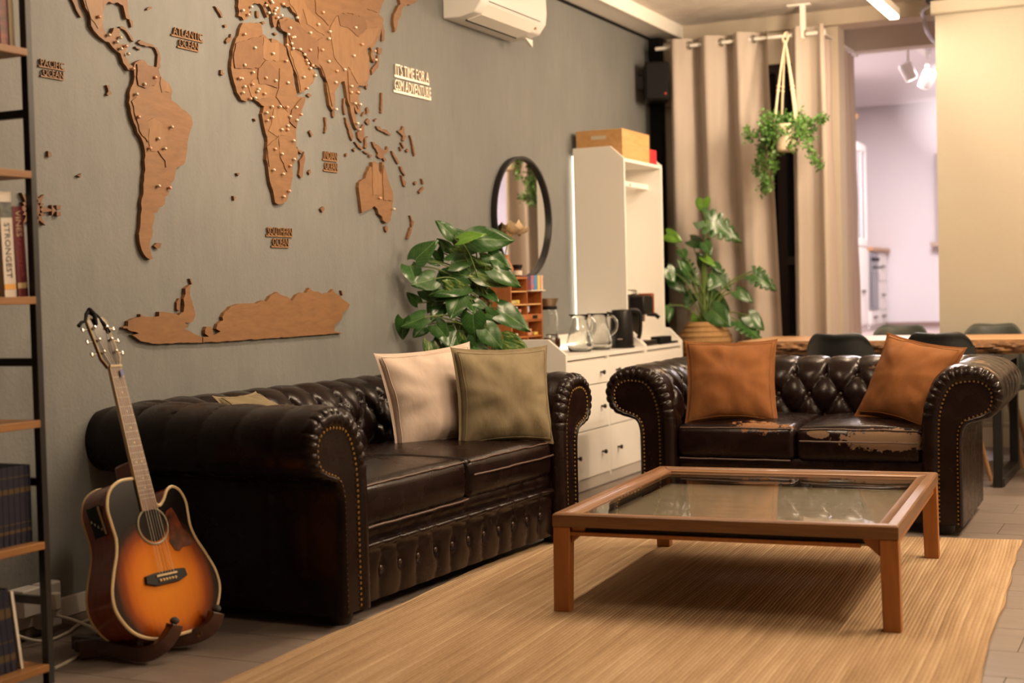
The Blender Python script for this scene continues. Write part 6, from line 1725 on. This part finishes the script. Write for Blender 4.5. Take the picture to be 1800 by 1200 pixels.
obj('collar', MB().lathe([(0.042, 0.252), (0.048, 0.256), (0.048, 0.272), (0.042, 0.274)], 24), MT['blackp'], pv)
obj('filter_cup', MB().lathe([(0.040, 0.274), (0.054, 0.316), (0.056, 0.320), (0.051, 0.316), (0.038, 0.278)], 24), M('bronze_mesh', (0.36, 0.26, 0.18), 0.4, 0.8), pv)
sj = thing('storage_jar', 'small square glass jar behind the glass jugs', 'jar', (-3.36, 7.62, CT))
obj('body', MB().box(-0.04, -0.04, 0, 0.04, 0.04, 0.09), MT['jugglass'], sj, bevel=0.008)
obj('contents', MB().box(-0.034, -0.034, 0.004, 0.034, 0.034, 0.05), M('pale_grains', (0.55, 0.42, 0.25), 0.8, bmp=(150, 0.8)), sj, bevel=0.004)
obj('clip_lid', MB().lathe([(0.034, 0.09), (0.036, 0.096), (0.036, 0.106), (0.03, 0.112)], 20), MT['jugglass'], sj)
for i, (x, y, c_) in enumerate(((-3.47, 7.665, (0.45, 0.30, 0.06)), (-3.40, 7.675, (0.30, 0.09, 0.04)))):
    tag(obj('spice_tin', MB().lathe([(0.022, 0), (0.022, 0.085), (0.020, 0.088)], 18, T=Matrix.Translation((x, y, CT + 0.0005))), M('tin_%d' % i, c_, 0.35), None), ('yellow spice tin against the side of the pigeonhole cabinet', 'reddish spice tin beside the yellow tin')[i], 'tin')

# ------------------------------------------------------------------ foliage
def heart(nu=11, nv=13, split=False, curl=0.10):
    """unit leaf: base at origin, tip at (1,0,0), width 1 (scaled per leaf)"""
    mb = MB()
    def half(t):
        # half width along the leaf, heart lobes at the base
        return 0.5 * (math.sin(PI * min(1, (t * 0.93 + 0.07)) ** 0.62)) ** 0.85 if t < 1 else 0
    vs, fs = [], []
    for j in range(nv):
        t = j / (nv - 1)
        for i in range(nu):
            s = 2 * i / (nu - 1) - 1
            h = half(t)
            if split and abs(s) > 0.3 and 0.10 < t < 0.92:
                h *= 1 - 0.62 * (abs(s) - 0.3) / 0.7 * max(0, math.cos(2 * PI * (t * 6.5 + 0.12 * s))) ** 3
            x = t - 0.13 * abs(s) ** 1.5 * (1 - t) ** 2 * 1.6
            y = s * h
            z = 0.16 * abs(y) ** 1.2 - curl * t * t - 0.05 * abs(s) ** 3 + 0.012 * math.sin(9 * t + 4 * s)
            vs.append((x, y, z))
    for j in range(nv - 1):
        for i in range(nu - 1):
            a = j * nu + i
            fs.append((a, a + 1, a + nu + 1, a + nu))
    return mb.add(vs, fs)
LEAVES = {}
for key, mat in ((0, 'leaf'), (1, 'leaf_var'), (2, 'leaf_bright')):
    LEAVES[key] = [heart(curl=c).mesh('leaf', MT[mat], True, 80, merge=False) for c in (0.04, 0.14, 0.22)]
LEAFSPLIT = heart(11, 53, True, 0.18).mesh('leaf', MT['leaf'], True, 80, merge=False)
def place_leaf(parent, base, tip, ratio, key, rnd, split=False, face=(0.45, -0.75, 0.5)):
    b, tp_ = Vector(base), Vector(tip)
    d = tp_ - b
    L = d.length
    X = d.normalized()
    N = Vector(face) + Vector((rnd.uniform(-.5, .5), rnd.uniform(-.45, .45), rnd.uniform(-.45, .45)))
    N = (N - X * N.dot(X)).normalized()
    Y = N.cross(X)
    q = Matrix((X, Y, N)).transposed().to_quaternion()
    me = LEAFSPLIT if split else rnd.choice(LEAVES[key])
    return child_copy(me, 'leaf', parent, b - parent.location, quat=q, scale=(L * 1.05, L * (0.45 + 0.55 * ratio), L))
rnd = random.Random(21)
pt = thing('potted_pothos', 'bushy variegated pothos on a moss pole between the sofa and the sideboard', 'plant', (-3.20, 6.43, 0))
obj('pot', MB().lathe([(0.11, 0), (0.15, 0.02), (0.17, 0.26), (0.18, 0.30), (0.165, 0.30), (0.155, 0.27), (0.02, 0.265)], 32), MT['ceramic'], pt, angle=60)
obj('soil', MB().lathe([(0.158, 0.262), (0.155, 0.272), (0.02, 0.278)], 24), MT['soil'], pt)
obj('moss_pole', MB().lathe([(0.030, 0.25), (0.031, 0.7), (0.030, 1.12), (0.02, 1.14)], 14), MT['moss'], pt)
stm = MB()
for i, (a, b, c, d, e, f_, w, k) in enumerate(POTHOS):
    base = Vector((a, b, c))
    place_leaf(pt, base, (d, e, f_), w, k, rnd, face=(0.42, -0.85, 0.40))
    zz = min(1.12, max(0.5, c - 0.10))
    root = Vector((-3.20 + 0.03 * rnd.uniform(-1, 1), 6.43 + 0.03 * rnd.uniform(-1, 1), zz))
    mid = root.lerp(base, 0.55) + Vector((0, 0, 0.045))
    stm.tube(catmull([root, mid, base], 5), [0.0042] * 5 + [0.0036] * 6, 5)
for s in range(5):
    pts = [(-3.2 + 0.035 * math.cos(z * 9 + s * 1.3), 6.43 + 0.035 * math.sin(z * 9 + s * 1.3), z) for z in [0.28 + 0.08 * k for k in range(11)]]
    stm.tube(pts, 0.006, 6)
obj('stems', stm, MT['stem'], pt, world=True)
# monstera in a basket on the ledge
led = MB()
def ledge(u, v):
    return None
lp = [(-3.46, 9.21), (-3.2, 9.20), (-2.8, 9.195), (-2.4, 9.205), (-1.95, 9.21), (-1.95, 9.62), (-3.46, 9.62)]
lg = thing('window_bench', 'low live-edge wooden bench under the window holding the basket', 'bench', (-2.7, 9.7, 0))
obj('seat_slab', MB().prism(lp, 0.575, 0.638, 'z'), wood('bench_slab', (0.20, 0.085, 0.025), (0.42, 0.20, 0.07), (1, 8, 8), 2.5, 0.4), lg, world=True, bevel=0.008)
for x in (-3.38, -2.05):
    obj('leg', MB().box(x - 0.03, 9.25, 0, x + 0.03, 9.58, 0.575), MT['black'], lg, world=True, bevel=0.002)
mo = thing('potted_monstera', 'swiss cheese plant in a woven basket on the bench in front of the curtain', 'plant', (-3.00, 9.42, 0.6385))
obj('basket', MB().lathe([(0.14, 0), (0.165, 0.015), (0.185, 0.08), (0.188, 0.135), (0.17, 0.18), (0.125, 0.245), (0.118, 0.258), (0.108, 0.25), (0.10, 0.215), (0.02, 0.21)], 36), MT['jute_basket'], mo, angle=60)
for z, r_ in ((0.02, 0.170), (0.055, 0.181), (0.09, 0.188), (0.125, 0.190), (0.16, 0.181), (0.195, 0.162), (0.23, 0.139)):
    obj('woven_band', MB().tube([(r_ * math.cos(2 * PI * k / 36), r_ * math.sin(2 * PI * k / 36), z) for k in range(37)], 0.006, 6, caps=False), MT['jute_basket'], mo)
obj('soil', MB().lathe([(0.10, 0.20), (0.10, 0.215), (0.01, 0.22)], 20), MT['soil'], mo)
stm = MB()
for i, (a, b, c, d, e, f_, w, k, s) in enumerate(MONSTERA):
    base = Vector((a, b, c))
    place_leaf(mo, base, (d, e, f_), w, k, rnd, bool(s), face=(0.3, -0.9, 0.45))
    root = Vector((-3.00 + rnd.uniform(-.03, .03), 9.42, 0.86 + 0.35 * max(0, (c - 1.0))))
    mid = root.lerp(base, 0.5) + Vector((0, 0, 0.06))
    stm.tube(catmull([root, mid, base], 5), 0.005, 5)
stm.tube([(-3.0, 9.42, 0.84), (-3.0, 9.42, 1.1), (-2.98, 9.41, 1.45), (-2.97, 9.40, 1.6)], [0.014, 0.012, 0.009, 0.006], 8)
obj('stems', stm, MT['stem'], mo, world=True)
# hanging plant
hgp = thing('hanging_plant', 'small-leaved trailing plant in a pale pot in a macrame hanger by the curtain', 'plant', (-2.403, 9.42, 2.03))
obj('pot', MB().lathe([(0.060, 0), (0.070, 0.004), (0.082, 0.10), (0.086, 0.175), (0.076, 0.175), (0.066, 0.15), (0.01, 0.148)], 28), MT['ceramic'], hgp, angle=60)
obj('base_ring', MB().lathe([(0.058, -0.006), (0.063, -0.002), (0.064, 0.004)], 24), MT['ceramic'], hgp)
for k, (dx, dy) in enumerate(((-0.055, -0.035), (0.055, -0.035), (-0.04, 0.05), (0.045, 0.05))):
    pts = catmull([(dx * 1.35, dy * 1.35, 0.15), (dx * 0.85, dy * 0.85, 0.40), (dx * 0.42, dy * 0.42, 0.58), (0.0, 0.0, 0.73)], 5)
    obj('hanger_cord', MB().tube(pts, [0.0085] * 8 + [0.0075] * (len(pts) - 8), 8), MT['cord'], hgp)
    for z, f_ in ((0.40, 0.85), (0.43, 0.80), (0.22, 1.22)):
        obj('knot', MB().ball((dx * f_, dy * f_, z), 0.013, 0.013, 0.011, 10, 6), MT['cord'], hgp)
obj('hanger_loop', MB().tube(catmull([(0, 0, 0.70), (0.018, 0, 0.75), (0.012, 0.02, 0.775), (0, 0.03, 0.79), (-0.012, 0.02, 0.775), (-0.018, 0, 0.75), (0, 0, 0.70)], 4), 0.007, 8), MT['cord'], hgp)
sl_ = MB()
fo = MB()
def tiny(c, s):
    X = Vector((rnd.uniform(-1, 1), rnd.uniform(-1, 1), rnd.uniform(-1, .6))).normalized()
    N = Vector((rnd.uniform(-.6, .6), -1 + rnd.uniform(-.5, .5), rnd.uniform(-.2, 1))).normalized()
    N = (N - X * N.dot(X)).normalized()
    Y = N.cross(X)
    c = Vector(c)
    fo.add([c, c + X * s * 0.4 + Y * s * 0.36 + N * s * .1, c + X * s, c + X * s * 0.4 - Y * s * 0.36 + N * s * .1, c + X * s * .45], [(0, 1, 4), (1, 2, 4), (2, 3, 4), (3, 0, 4)])
for st_ in STRANDS:
    p0 = Vector((-2.403 + rnd.uniform(-.05, .05), 9.42, 2.20))
    pts = catmull([p0] + [Vector(p) for p in st_], 6)
    sl_.tube(pts, 0.0028, 5)
    for p in pts[2:]:
        for q in range(7):
            tiny(p + Vector((rnd.gauss(0, .016), rnd.gauss(0, .016), rnd.gauss(0, .016))), rnd.uniform(.020, .034))
for q in range(520):
    a = rnd.uniform(0, 2 * PI)
    rr = 0.155 * rnd.random() ** 0.6
    tiny((-2.403 + rr * math.cos(a) * 1.05, 9.42 + rr * math.sin(a) * .8, 2.20 + rnd.gauss(0.0, .035) - 0.9 * max(0, rr - 0.07)), rnd.uniform(.022, .036))
obj('trailing_stems', sl_, MT['stem'], hgp, world=True)
stuff(obj('foliage', fo, MT['leaf_small'], hgp, world=True, angle=80))
# ------------------------------------------------------------------ curtains
def curtain_sheet(path, z0, z1, folds, amp, seed=0, flare=0.0, step=0.012):
    """pleated cloth hung along a straight path ((x,y),(x,y))"""
    a, b = Vector((*path[0], 0)), Vector((*path[1], 0))
    L = (b - a).length
    d = (b - a).normalized()
    nn = Vector((d.y, -d.x, 0))
    nu = int(L * 1.0 / step) + 2
    def f(u, v):
        z = z1 + (z0 - z1) * v
        s = u * L
        w = math.sin(2 * PI * folds * u + 0.25 * math.sin(3 * v + seed)) + 0.25 * math.sin(2 * PI * folds * 2 * u + seed + v)
        k = amp * (0.85 + 0.25 * v + 0.2 * noise.noise(Vector((u * folds, v * 1.5, seed))))
        p = a + d * (s + flare * v * (u)) + nn * (w * k + 0.008 * noise.noise(Vector((u * 9, v * 5, seed + 3))))
        return (p.x, p.y, z)
    mb = MB()
    mb.grid(f, max(nu, int(folds * 22)), 36)
    return mb, f
RODY, RODZ = 9.72, 2.845
rodL, rodR = (-3.36, RODY + 0.0), (-2.225, RODY - 0.0)
rd = thing('curtain_rod', 'white curtain rod with a round end cap under the concrete ceiling', 'curtain rod', (-2.8, RODY, RODZ))
obj('rod', MB().tube([(-3.42, RODY, RODZ), (-2.225, RODY, RODZ)], 0.013, 12), MT['white'], rd, world=True)
obj('end_cap', MB().lathe([(0.013, 0), (0.024, 0.004), (0.026, 0.016), (0.018, 0.028), (0.004, 0.030)], 16, T=Matrix.Translation((-2.228, RODY, RODZ)) @ Matrix.Rotation(R(90), 4, 'Y')), MT['white'], rd, world=True)
obj('bracket', MB().box(-2.372, RODY - 0.018, RODZ - 0.03, -2.335, RODY + 0.018, CEIL).box(-2.46, RODY - 0.03, CEIL - 0.012, -2.30, RODY + 0.03, CEIL), MT['white'], rd, world=True, bevel=0.003)
def hang(label, x0, x1, folds, amp, z0, seed, flare, mat, grom):
    t = thing('curtain', label, 'curtain', ((x0 + x1) / 2, RODY, z0))
    mb, f = curtain_sheet(((x0, RODY), (x1, RODY)), z0, 2.895, folds, amp, seed, flare)
    obj('cloth', mb, mat, t, world=True, angle=80)
    if grom:
        for k in range(int(folds * 2)):
            u = (k + 0.5) / (folds * 2)
            x = x0 + (x1 - x0) * (k + 0.0) / (folds * 2) + 0.02
            g = MB().tube([(x, RODY + 0.026 * math.cos(2 * PI * q / 16), RODZ + 0.026 * math.sin(2 * PI * q / 16)) for q in range(17)], 0.0055, 6, caps=False)
            obj('grommet', g, MT['chrome'], t, world=True)
    return t
hang('wide beige grommet curtain hanging behind the monstera', -3.30, -2.60, 3.0, 0.068, 0.645, 1.0, 0.07, MT['curtain'], True)
hang('narrow beige curtain at the right of the hanging plant', -2.44, -2.205, 1.4, 0.045, 0.645, 4.0, 0.03, MT['curtain'], True)
# side curtain drawn back along the kitchen passage
t = thing('curtain', 'pinkish beige side curtain bunched beside the white kitchen', 'curtain', (-2.25, 10.3, 0.67))
mb, f = curtain_sheet(((-2.25, 9.84), (-2.25, 10.82)), 0.672, 2.84, 7.0, 0.024, 8.0, 0.14)
obj('cloth', mb, MT['curtain2'], t, world=True, angle=80)
tr = thing('curtain_track', 'slim white rail carrying the side curtain', 'curtain rail', (-2.235, 10.5, 2.87))
obj('rail', MB().box(-2.27, 9.80, 2.85, -2.23, 10.90, 2.87), MT['white'], tr, world=True)
obj('rail_stop', MB().box(-2.275, 10.90, 2.845, -2.225, 10.92, 2.875), MT['white'], tr, world=True)

# ------------------------------------------------------------------ roller blind screen
bl = thing('roller_blind', 'large cream fabric blind hanging from a cassette behind the dining table', 'blind', (-0.4, 9.55, 0.2))
obj('fabric', MB().box(-1.452, 9.545, 0.20, 0.9, 9.549, 2.86), MT['blind'], bl, world=True)
pr = [(9.50 + 0.045 + 0.045 * math.cos(a), 2.895 + 0.045 * math.sin(a)) for a in [2 * PI * k / 20 for k in range(20)]]
obj('cassette', MB().prism([(9.50, 2.855), (9.52, 2.846), (9.59, 2.846), (9.60, 2.86), (9.60, 2.935), (9.50, 2.935)], -1.475, 0.95, 'x'), MT['blind'], bl, world=True, bevel=0.006)
obj('hem_bar', MB().box(-1.452, 9.538, 0.19, 0.9, 9.556, 0.22), MT['blind'], bl, world=True, bevel=0.004)
for x in (-1.30, 0.3):
    obj('bracket', MB().box(x, 9.52, 2.93, x + 0.04, 9.58, CEIL + 0.005), MT['white'], bl, world=True)
# conduits bending from the header to the kitchen ceiling
cd = thing('conduit_pipes', 'grey metal conduit pipes bending beside the blind cassette', 'pipes', (-1.5, 9.9, 2.95))
for k in range(2):
    x = -1.52 - 0.075 * k
    obj('pipe', MB().tube(catmull([(-1.20, 9.86 - 0.03 * k, 2.965), (x + 0.08, 9.86 - 0.03 * k, 2.965), (x + 0.01, 9.90, 2.955), (x, 9.98, 2.93), (x, 10.2, 2.84), (x, 10.9, 2.83)], 6), 0.014, 10), M('galvanised_%d' % k, (0.42, 0.40, 0.42), 0.35, 0.8), cd, world=True)
obj('clamp', MB().box(-1.55, 9.80, 2.985, -1.36, 9.90, CEIL), MT['black'], cd, world=True)

# ------------------------------------------------------------------ ceiling lamps
GLOW = M('lamp_diffuser', (0.9, 0.85, 0.8), 0.5, emit=((1.0, 0.84, 0.62), 9.0))
LBL = ['white linear ceiling lamp above the sofa and map', 'white linear ceiling lamp on the right nearest the camera', 'white linear ceiling lamp on the right above the rug', 'bright linear ceiling lamp near the beige curtains', 'white linear ceiling lamp over the far right of the room']
for (x, y, z, ln, f_), lb in zip(LAMPS, LBL):
    t = thing('linear_lamp', lb, 'ceiling lamp', (x, y, z))
    obj('housing', MB().box(-0.035, -ln / 2, 0.0, 0.035, ln / 2, 0.05), MT['white'], t, bevel=0.006)
    obj('diffuser', MB().box(-0.031, -ln / 2 + 0.01, -0.022, 0.031, ln / 2 - 0.01, 0.002), GLOW, t, bevel=0.008)
    for s in (-0.4, 0.4):
        obj('suspension', MB().tube([(0, s * ln, 0.05), (0, s * ln, CEIL - z + 0.004)], 0.004, 6), MT['chrome'], t)
# kitchen spots
SPOT = M('spot_lens', (1, 1, 1), 0.4, emit=((1.0, 0.93, 0.90), 14.0))
for i, (x, y, z, ry, lb) in enumerate(((-2.045, 12.0, 2.86, -22, 'white cylindrical spotlight on the kitchen ceiling, left of the two'), (-1.95, 12.35, 2.83, 28, 'white cylindrical spotlight turned away, right of the two'))):
    t = thing('spotlight', lb, 'spotlight', (x, y, z))
    T = Matrix.Rotation(R(ry), 4, 'Y') @ Matrix.Rotation(R(18), 4, 'X')
    obj('barrel', MB().lathe([(0.052, -0.07), (0.055, 0.06), (0.045, 0.075)], 20, T=T), MT['white'], t)
    obj('lens', MB().lathe([(0.047, -0.072), (0.047, -0.068)], 20, T=T), SPOT, t)
    obj('stalk', MB().tube([(0, 0, 0.05), (0, 0, 3.172 - z)], 0.012, 8), MT['white'], t)
tag(obj('spotlight_track', MB().box(-2.08, 11.25, 3.125, -2.02, 13.0, 3.165), MT['white'], None), 'white ceiling track above the kitchen spotlights', 'track')

# ------------------------------------------------------------------ dining table and chairs
dt = thing('dining_table', 'long live-edge slab dining table behind the loveseat', 'table', (-1.3, 8.65, 0))
TZ = 0.802
def edge_pts(y, s):
    pts = []
    for i in range(61):
        x = -2.42 + 2.9 * i / 60
        pts.append((x, y + s * (0.018 * noise.noise(Vector((x * 3.1, y, 0))) + 0.008 * noise.noise(Vector((x * 11, y, 5))))))
    return pts
front, backe = edge_pts(8.22, 1), edge_pts(9.08, 1)
sb = MB()
n = 61
vs, fs = [], []
for (x, y), (x2, y2) in zip(front, backe):
    vs += [(x, y + 0.012, TZ), (x2, y2 - 0.012, TZ)]
for i in range(n - 1):
    fs.append((2 * i, 2 * i + 2, 2 * i + 3, 2 * i + 1))
sb.add(vs, fs)
vs2 = [(x, y, TZ - 0.078) for x, y, z in vs]
sb.add(vs2, [f_[::-1] for f_ in fs])
sb.add([vs[0], vs[1], vs2[0], vs2[1]], [(0, 1, 3, 2)])
sb.add([vs[-2], vs[-1], vs2[-2], vs2[-1]], [(0, 2, 3, 1)])
obj('table_slab', sb, MT['slab'], dt, world=True, smooth=False)
for (pts, s) in ((front, -1), (backe, 1)):
    bk = MB()
    P = resample([Vector((x, y, 0)) for x, y in pts], 260)[0]
    def fbk(u, v):
        p = P[round(u * 259)]
        b = math.sin(PI * v)
        d = b * (0.020 + 0.024 * noise.noise(Vector((p.x * 14, v * 3, s))) + 0.014 * noise.noise(Vector((p.x * 40, v * 7, s))))
        return (p.x, p.y - 0.012 * s + s * d, TZ - 0.001 - 0.078 * v)
    bk.grid(fbk, 260, 9)
    obj('bark_edge', bk, MT['bark'], dt, world=True, angle=30)
for x in (-2.12, -0.935):
    leg = MB()
    for y in (8.12 if x > -1 else 8.35, 8.92):
        leg.box(x - 0.024, y - 0.03, 0.0, x + 0.024, y + 0.03, TZ - 0.078)
    y0 = 8.12 if x > -1 else 8.35
    leg.box(x - 0.03, y0, 0.0, x + 0.03, 8.92, 0.05)
    leg.box(x - 0.03, y0, TZ - 0.13, x + 0.03, 8.92, TZ - 0.079)
    obj('leg_frame', leg, MT['black'], dt, world=True, bevel=0.003)
MT['chairshell'] = M('black_shell', (0.013, 0.015, 0.016), 0.5)
MT['chairleg'] = wood('beech_leg', (0.34, 0.18, 0.08), (0.46, 0.26, 0.12), (12, 12, 1), 3, 0.5)
def dining_chair(label, x, y, rz, colour='chairshell'):
    t = thing('dining_chair', label, 'chair', (x, y, 0), (0, 0, rz))
    prof = catmull([(0, -0.20, 0.455), (0, -0.10, 0.445), (0, 0.05, 0.44), (0, 0.15, 0.455), (0, 0.205, 0.52), (0, 0.235, 0.62), (0, 0.26, 0.74), (0, 0.275, 0.83), (0, 0.29, 0.852)], 4)
    P, L = resample(prof, 30)
    def w_at(v):
        return 0.205 + 0.025 * math.sin(PI * min(1, v * 1.4)) - 0.035 * max(0, v - 0.6) / 0.4
    def fsh(u, v):
        i = min(29, round(v * 29))
        p = P[i]
        s = 2 * u - 1
        w = w_at(v)
        z, yy = p.z, p.y
        lift = 0.05 * abs(s) ** 3 * (1 - v) + 0.0
        fwd = -0.10 * abs(s) ** 2.4 * max(0, min(1, (v - 0.35) / 0.3))
        rnd_ = 0
        if v > 0.9:
            k = (v - 0.9) / 0.1
            rnd_ = -0.055 * max(0, abs(s) - 0.62) ** 2 / 0.1444 * 1.0 + 0.012 * (abs(s) - 0.3)
        return (s * w, yy + fwd, z + lift + rnd_ * (1 if v > 0.9 else 0))
    mb = MB()
    mb.grid(fsh, 21, 30)
    o = obj('shell', mb, MT[colour], t, angle=80)
    md = o.modifiers.new('solid', 'SOLIDIFY')
    md.thickness = 0.014
    md.offset = 0
    for sx in (-1, 1):
        for sy in (-1, 1):
            obj('leg', MB().tube([(sx * 0.12, sy * 0.11, 0.43), (sx * 0.215, sy * 0.215, 0.0)], [0.018, 0.011], 10), MT['chairleg'], t)
    fr_ = MB()
    fr_.tube([(-0.135, -0.125, 0.395), (0.135, 0.125, 0.395)], 0.007, 8)
    fr_.tube([(-0.135, 0.125, 0.395), (0.135, -0.125, 0.395)], 0.007, 8)
    fr_.box(-0.13, -0.12, 0.41, 0.13, 0.12, 0.435)
    obj('under_frame', fr_, MT['black'], t)
    return t
# near side: backs toward the camera
dining_chair('black shell chair behind the middle of the loveseat back', -1.755, 8.14, R(180), 'chairshell')
dining_chair('black shell chair behind the right orange cushion', -1.215, 8.14, R(180), 'chairshell')
dining_chair('black shell chair showing its wooden legs right of the loveseat', -0.40, 8.12, R(176), 'chairshell')
dining_chair('dark grey shell chair across the table before the kitchen opening', -1.70, 9.22, R(2), 'chairgrey') if False else None
MT['chairgrey'] = M('grey_green_shell', (0.045, 0.052, 0.047), 0.5)
dining_chair('grey-green shell chair across the table before the kitchen opening', -1.68, 9.22, R(0), 'chairgrey')
dining_chair('grey-green shell chair across the table before the cream blind', -1.105, 9.20, R(0), 'chairgrey')

# ------------------------------------------------------------------ kitchen furniture
KW = MT['white']
kc1 = thing('kitchen_cupboard', 'tall white cupboard with glazed doors beyond the side curtain', 'cupboard', (-3.2, 14.8, KZ))
KX = -2.95
obj('body', MB().box(-3.49, 13.75, KZ + 0.001, KX - 0.02, 14.78, 2.56), KW, kc1, world=True, bevel=0.004)
for y0, y1 in ((13.76, 14.26), (14.27, 14.77)):
    d = MB()
    d.box(KX - 0.02, y0, 1.52, KX, y0 + 0.06, 2.54)
    d.box(KX - 0.02, y1 - 0.06, 1.52, KX, y1, 2.54)
    d.box(KX - 0.02, y0 + 0.06, 1.52, KX, y1 - 0.06, 1.59)
    d.box(KX - 0.02, y0 + 0.06, 2.47, KX, y1 - 0.06, 2.54)
    d.box(KX - 0.018, (y0 + y1) / 2 - 0.012, 1.59, KX - 0.002, (y0 + y1) / 2 + 0.012, 2.47)
    do = obj('door', d, KW, kc1, world=True, bevel=0.002)
    obj('pane', MB().box(KX - 0.0195, y0 + 0.06, 1.59, KX - 0.012, y1 - 0.06, 2.47, T=Matrix.Translation(-Vector(kc1.location))), M('cupboard_pane', (0.25, 0.26, 0.30), 0.1), do)
    d2 = obj('door', MB().box(KX - 0.02, y0, KZ + 0.06, KX, y1, 1.50), KW, kc1, world=True, bevel=0.003)
    obj('handle', MB().box(KX, (y0 + y1) / 2 - 0.06, 1.05, KX + 0.02, (y0 + y1) / 2 + 0.06, 1.07, T=Matrix.Translation(-Vector(kc1.location))), MT['black'], d2)
kb = thing('wooden_figure', 'brown wooden ornament on top of the white kitchen cupboard', 'ornament', (-3.08, 14.35, 2.5605))
obj('body', MB().lathe([(0.09, 0), (0.10, 0.02), (0.07, 0.16), (0.08, 0.30), (0.11, 0.36)], 16), MT['crate'], kb)
obj('handle', MB().tube([(0.07, 0, 0.30), (0.13, 0, 0.25), (0.07, 0, 0.14)], 0.015, 8), MT['crate'], kb)
ov = thing('oven_unit', 'white kitchen unit with a built-in grey oven and a wooden worktop', 'oven', (-3.1, 15.35, KZ))
OX = -2.93
obj('body', MB().box(-3.49, 14.785, KZ + 0.001, OX - 0.02, 15.70, 1.47), KW, ov, world=True, bevel=0.003)
obj('worktop', MB().box(-3.49, 14.783, 1.47, OX + 0.03, 15.72, 1.51), MT['slab'], ov, world=True, bevel=0.003)
obj('oven_front', MB().box(OX - 0.02, 14.79, 0.86, OX, 15.22, 1.455), M('steel_oven', (0.30, 0.30, 0.34), 0.35, 0.6), ov, world=True, bevel=0.003)
obj('oven_glass', MB().box(OX - 0.002, 14.83, 0.89, OX + 0.006, 15.18, 1.26), M('oven_glass_grey', (0.10, 0.10, 0.115), 0.15), ov, world=True)
obj('oven_handle', MB().tube([(OX + 0.04, 14.83, 1.30), (OX + 0.04, 15.18, 1.30)], 0.012, 8), MT['black'], ov, world=True)
for k in range(4):
    obj('oven_knob', MB().lathe([(0.018, 0), (0.018, 0.025)], 12, T=Matrix.Translation((OX, 14.87 + 0.09 * k, 1.385)) @ Matrix.Rotation(R(90), 4, 'Y')), MT['black'], ov, world=True)
for (y0, y1, z0, z1) in ((14.79, 15.22, KZ + 0.05, 0.85), (15.23, 15.69, KZ + 0.05, 0.85), (15.23, 15.69, 0.86, 1.15), (15.23, 15.69, 1.16, 1.455)):
    d = obj('drawer', MB().box(OX - 0.02, y0, z0, OX, y1, z1), KW, ov, world=True, bevel=0.003)
    obj('handle', MB().box(OX, (y0 + y1) / 2 - 0.07, (z0 + z1) / 2, OX + 0.02, (y0 + y1) / 2 + 0.07, (z0 + z1) / 2 + 0.015, T=Matrix.Translation(-Vector(ov.location))), MT['black'], d)
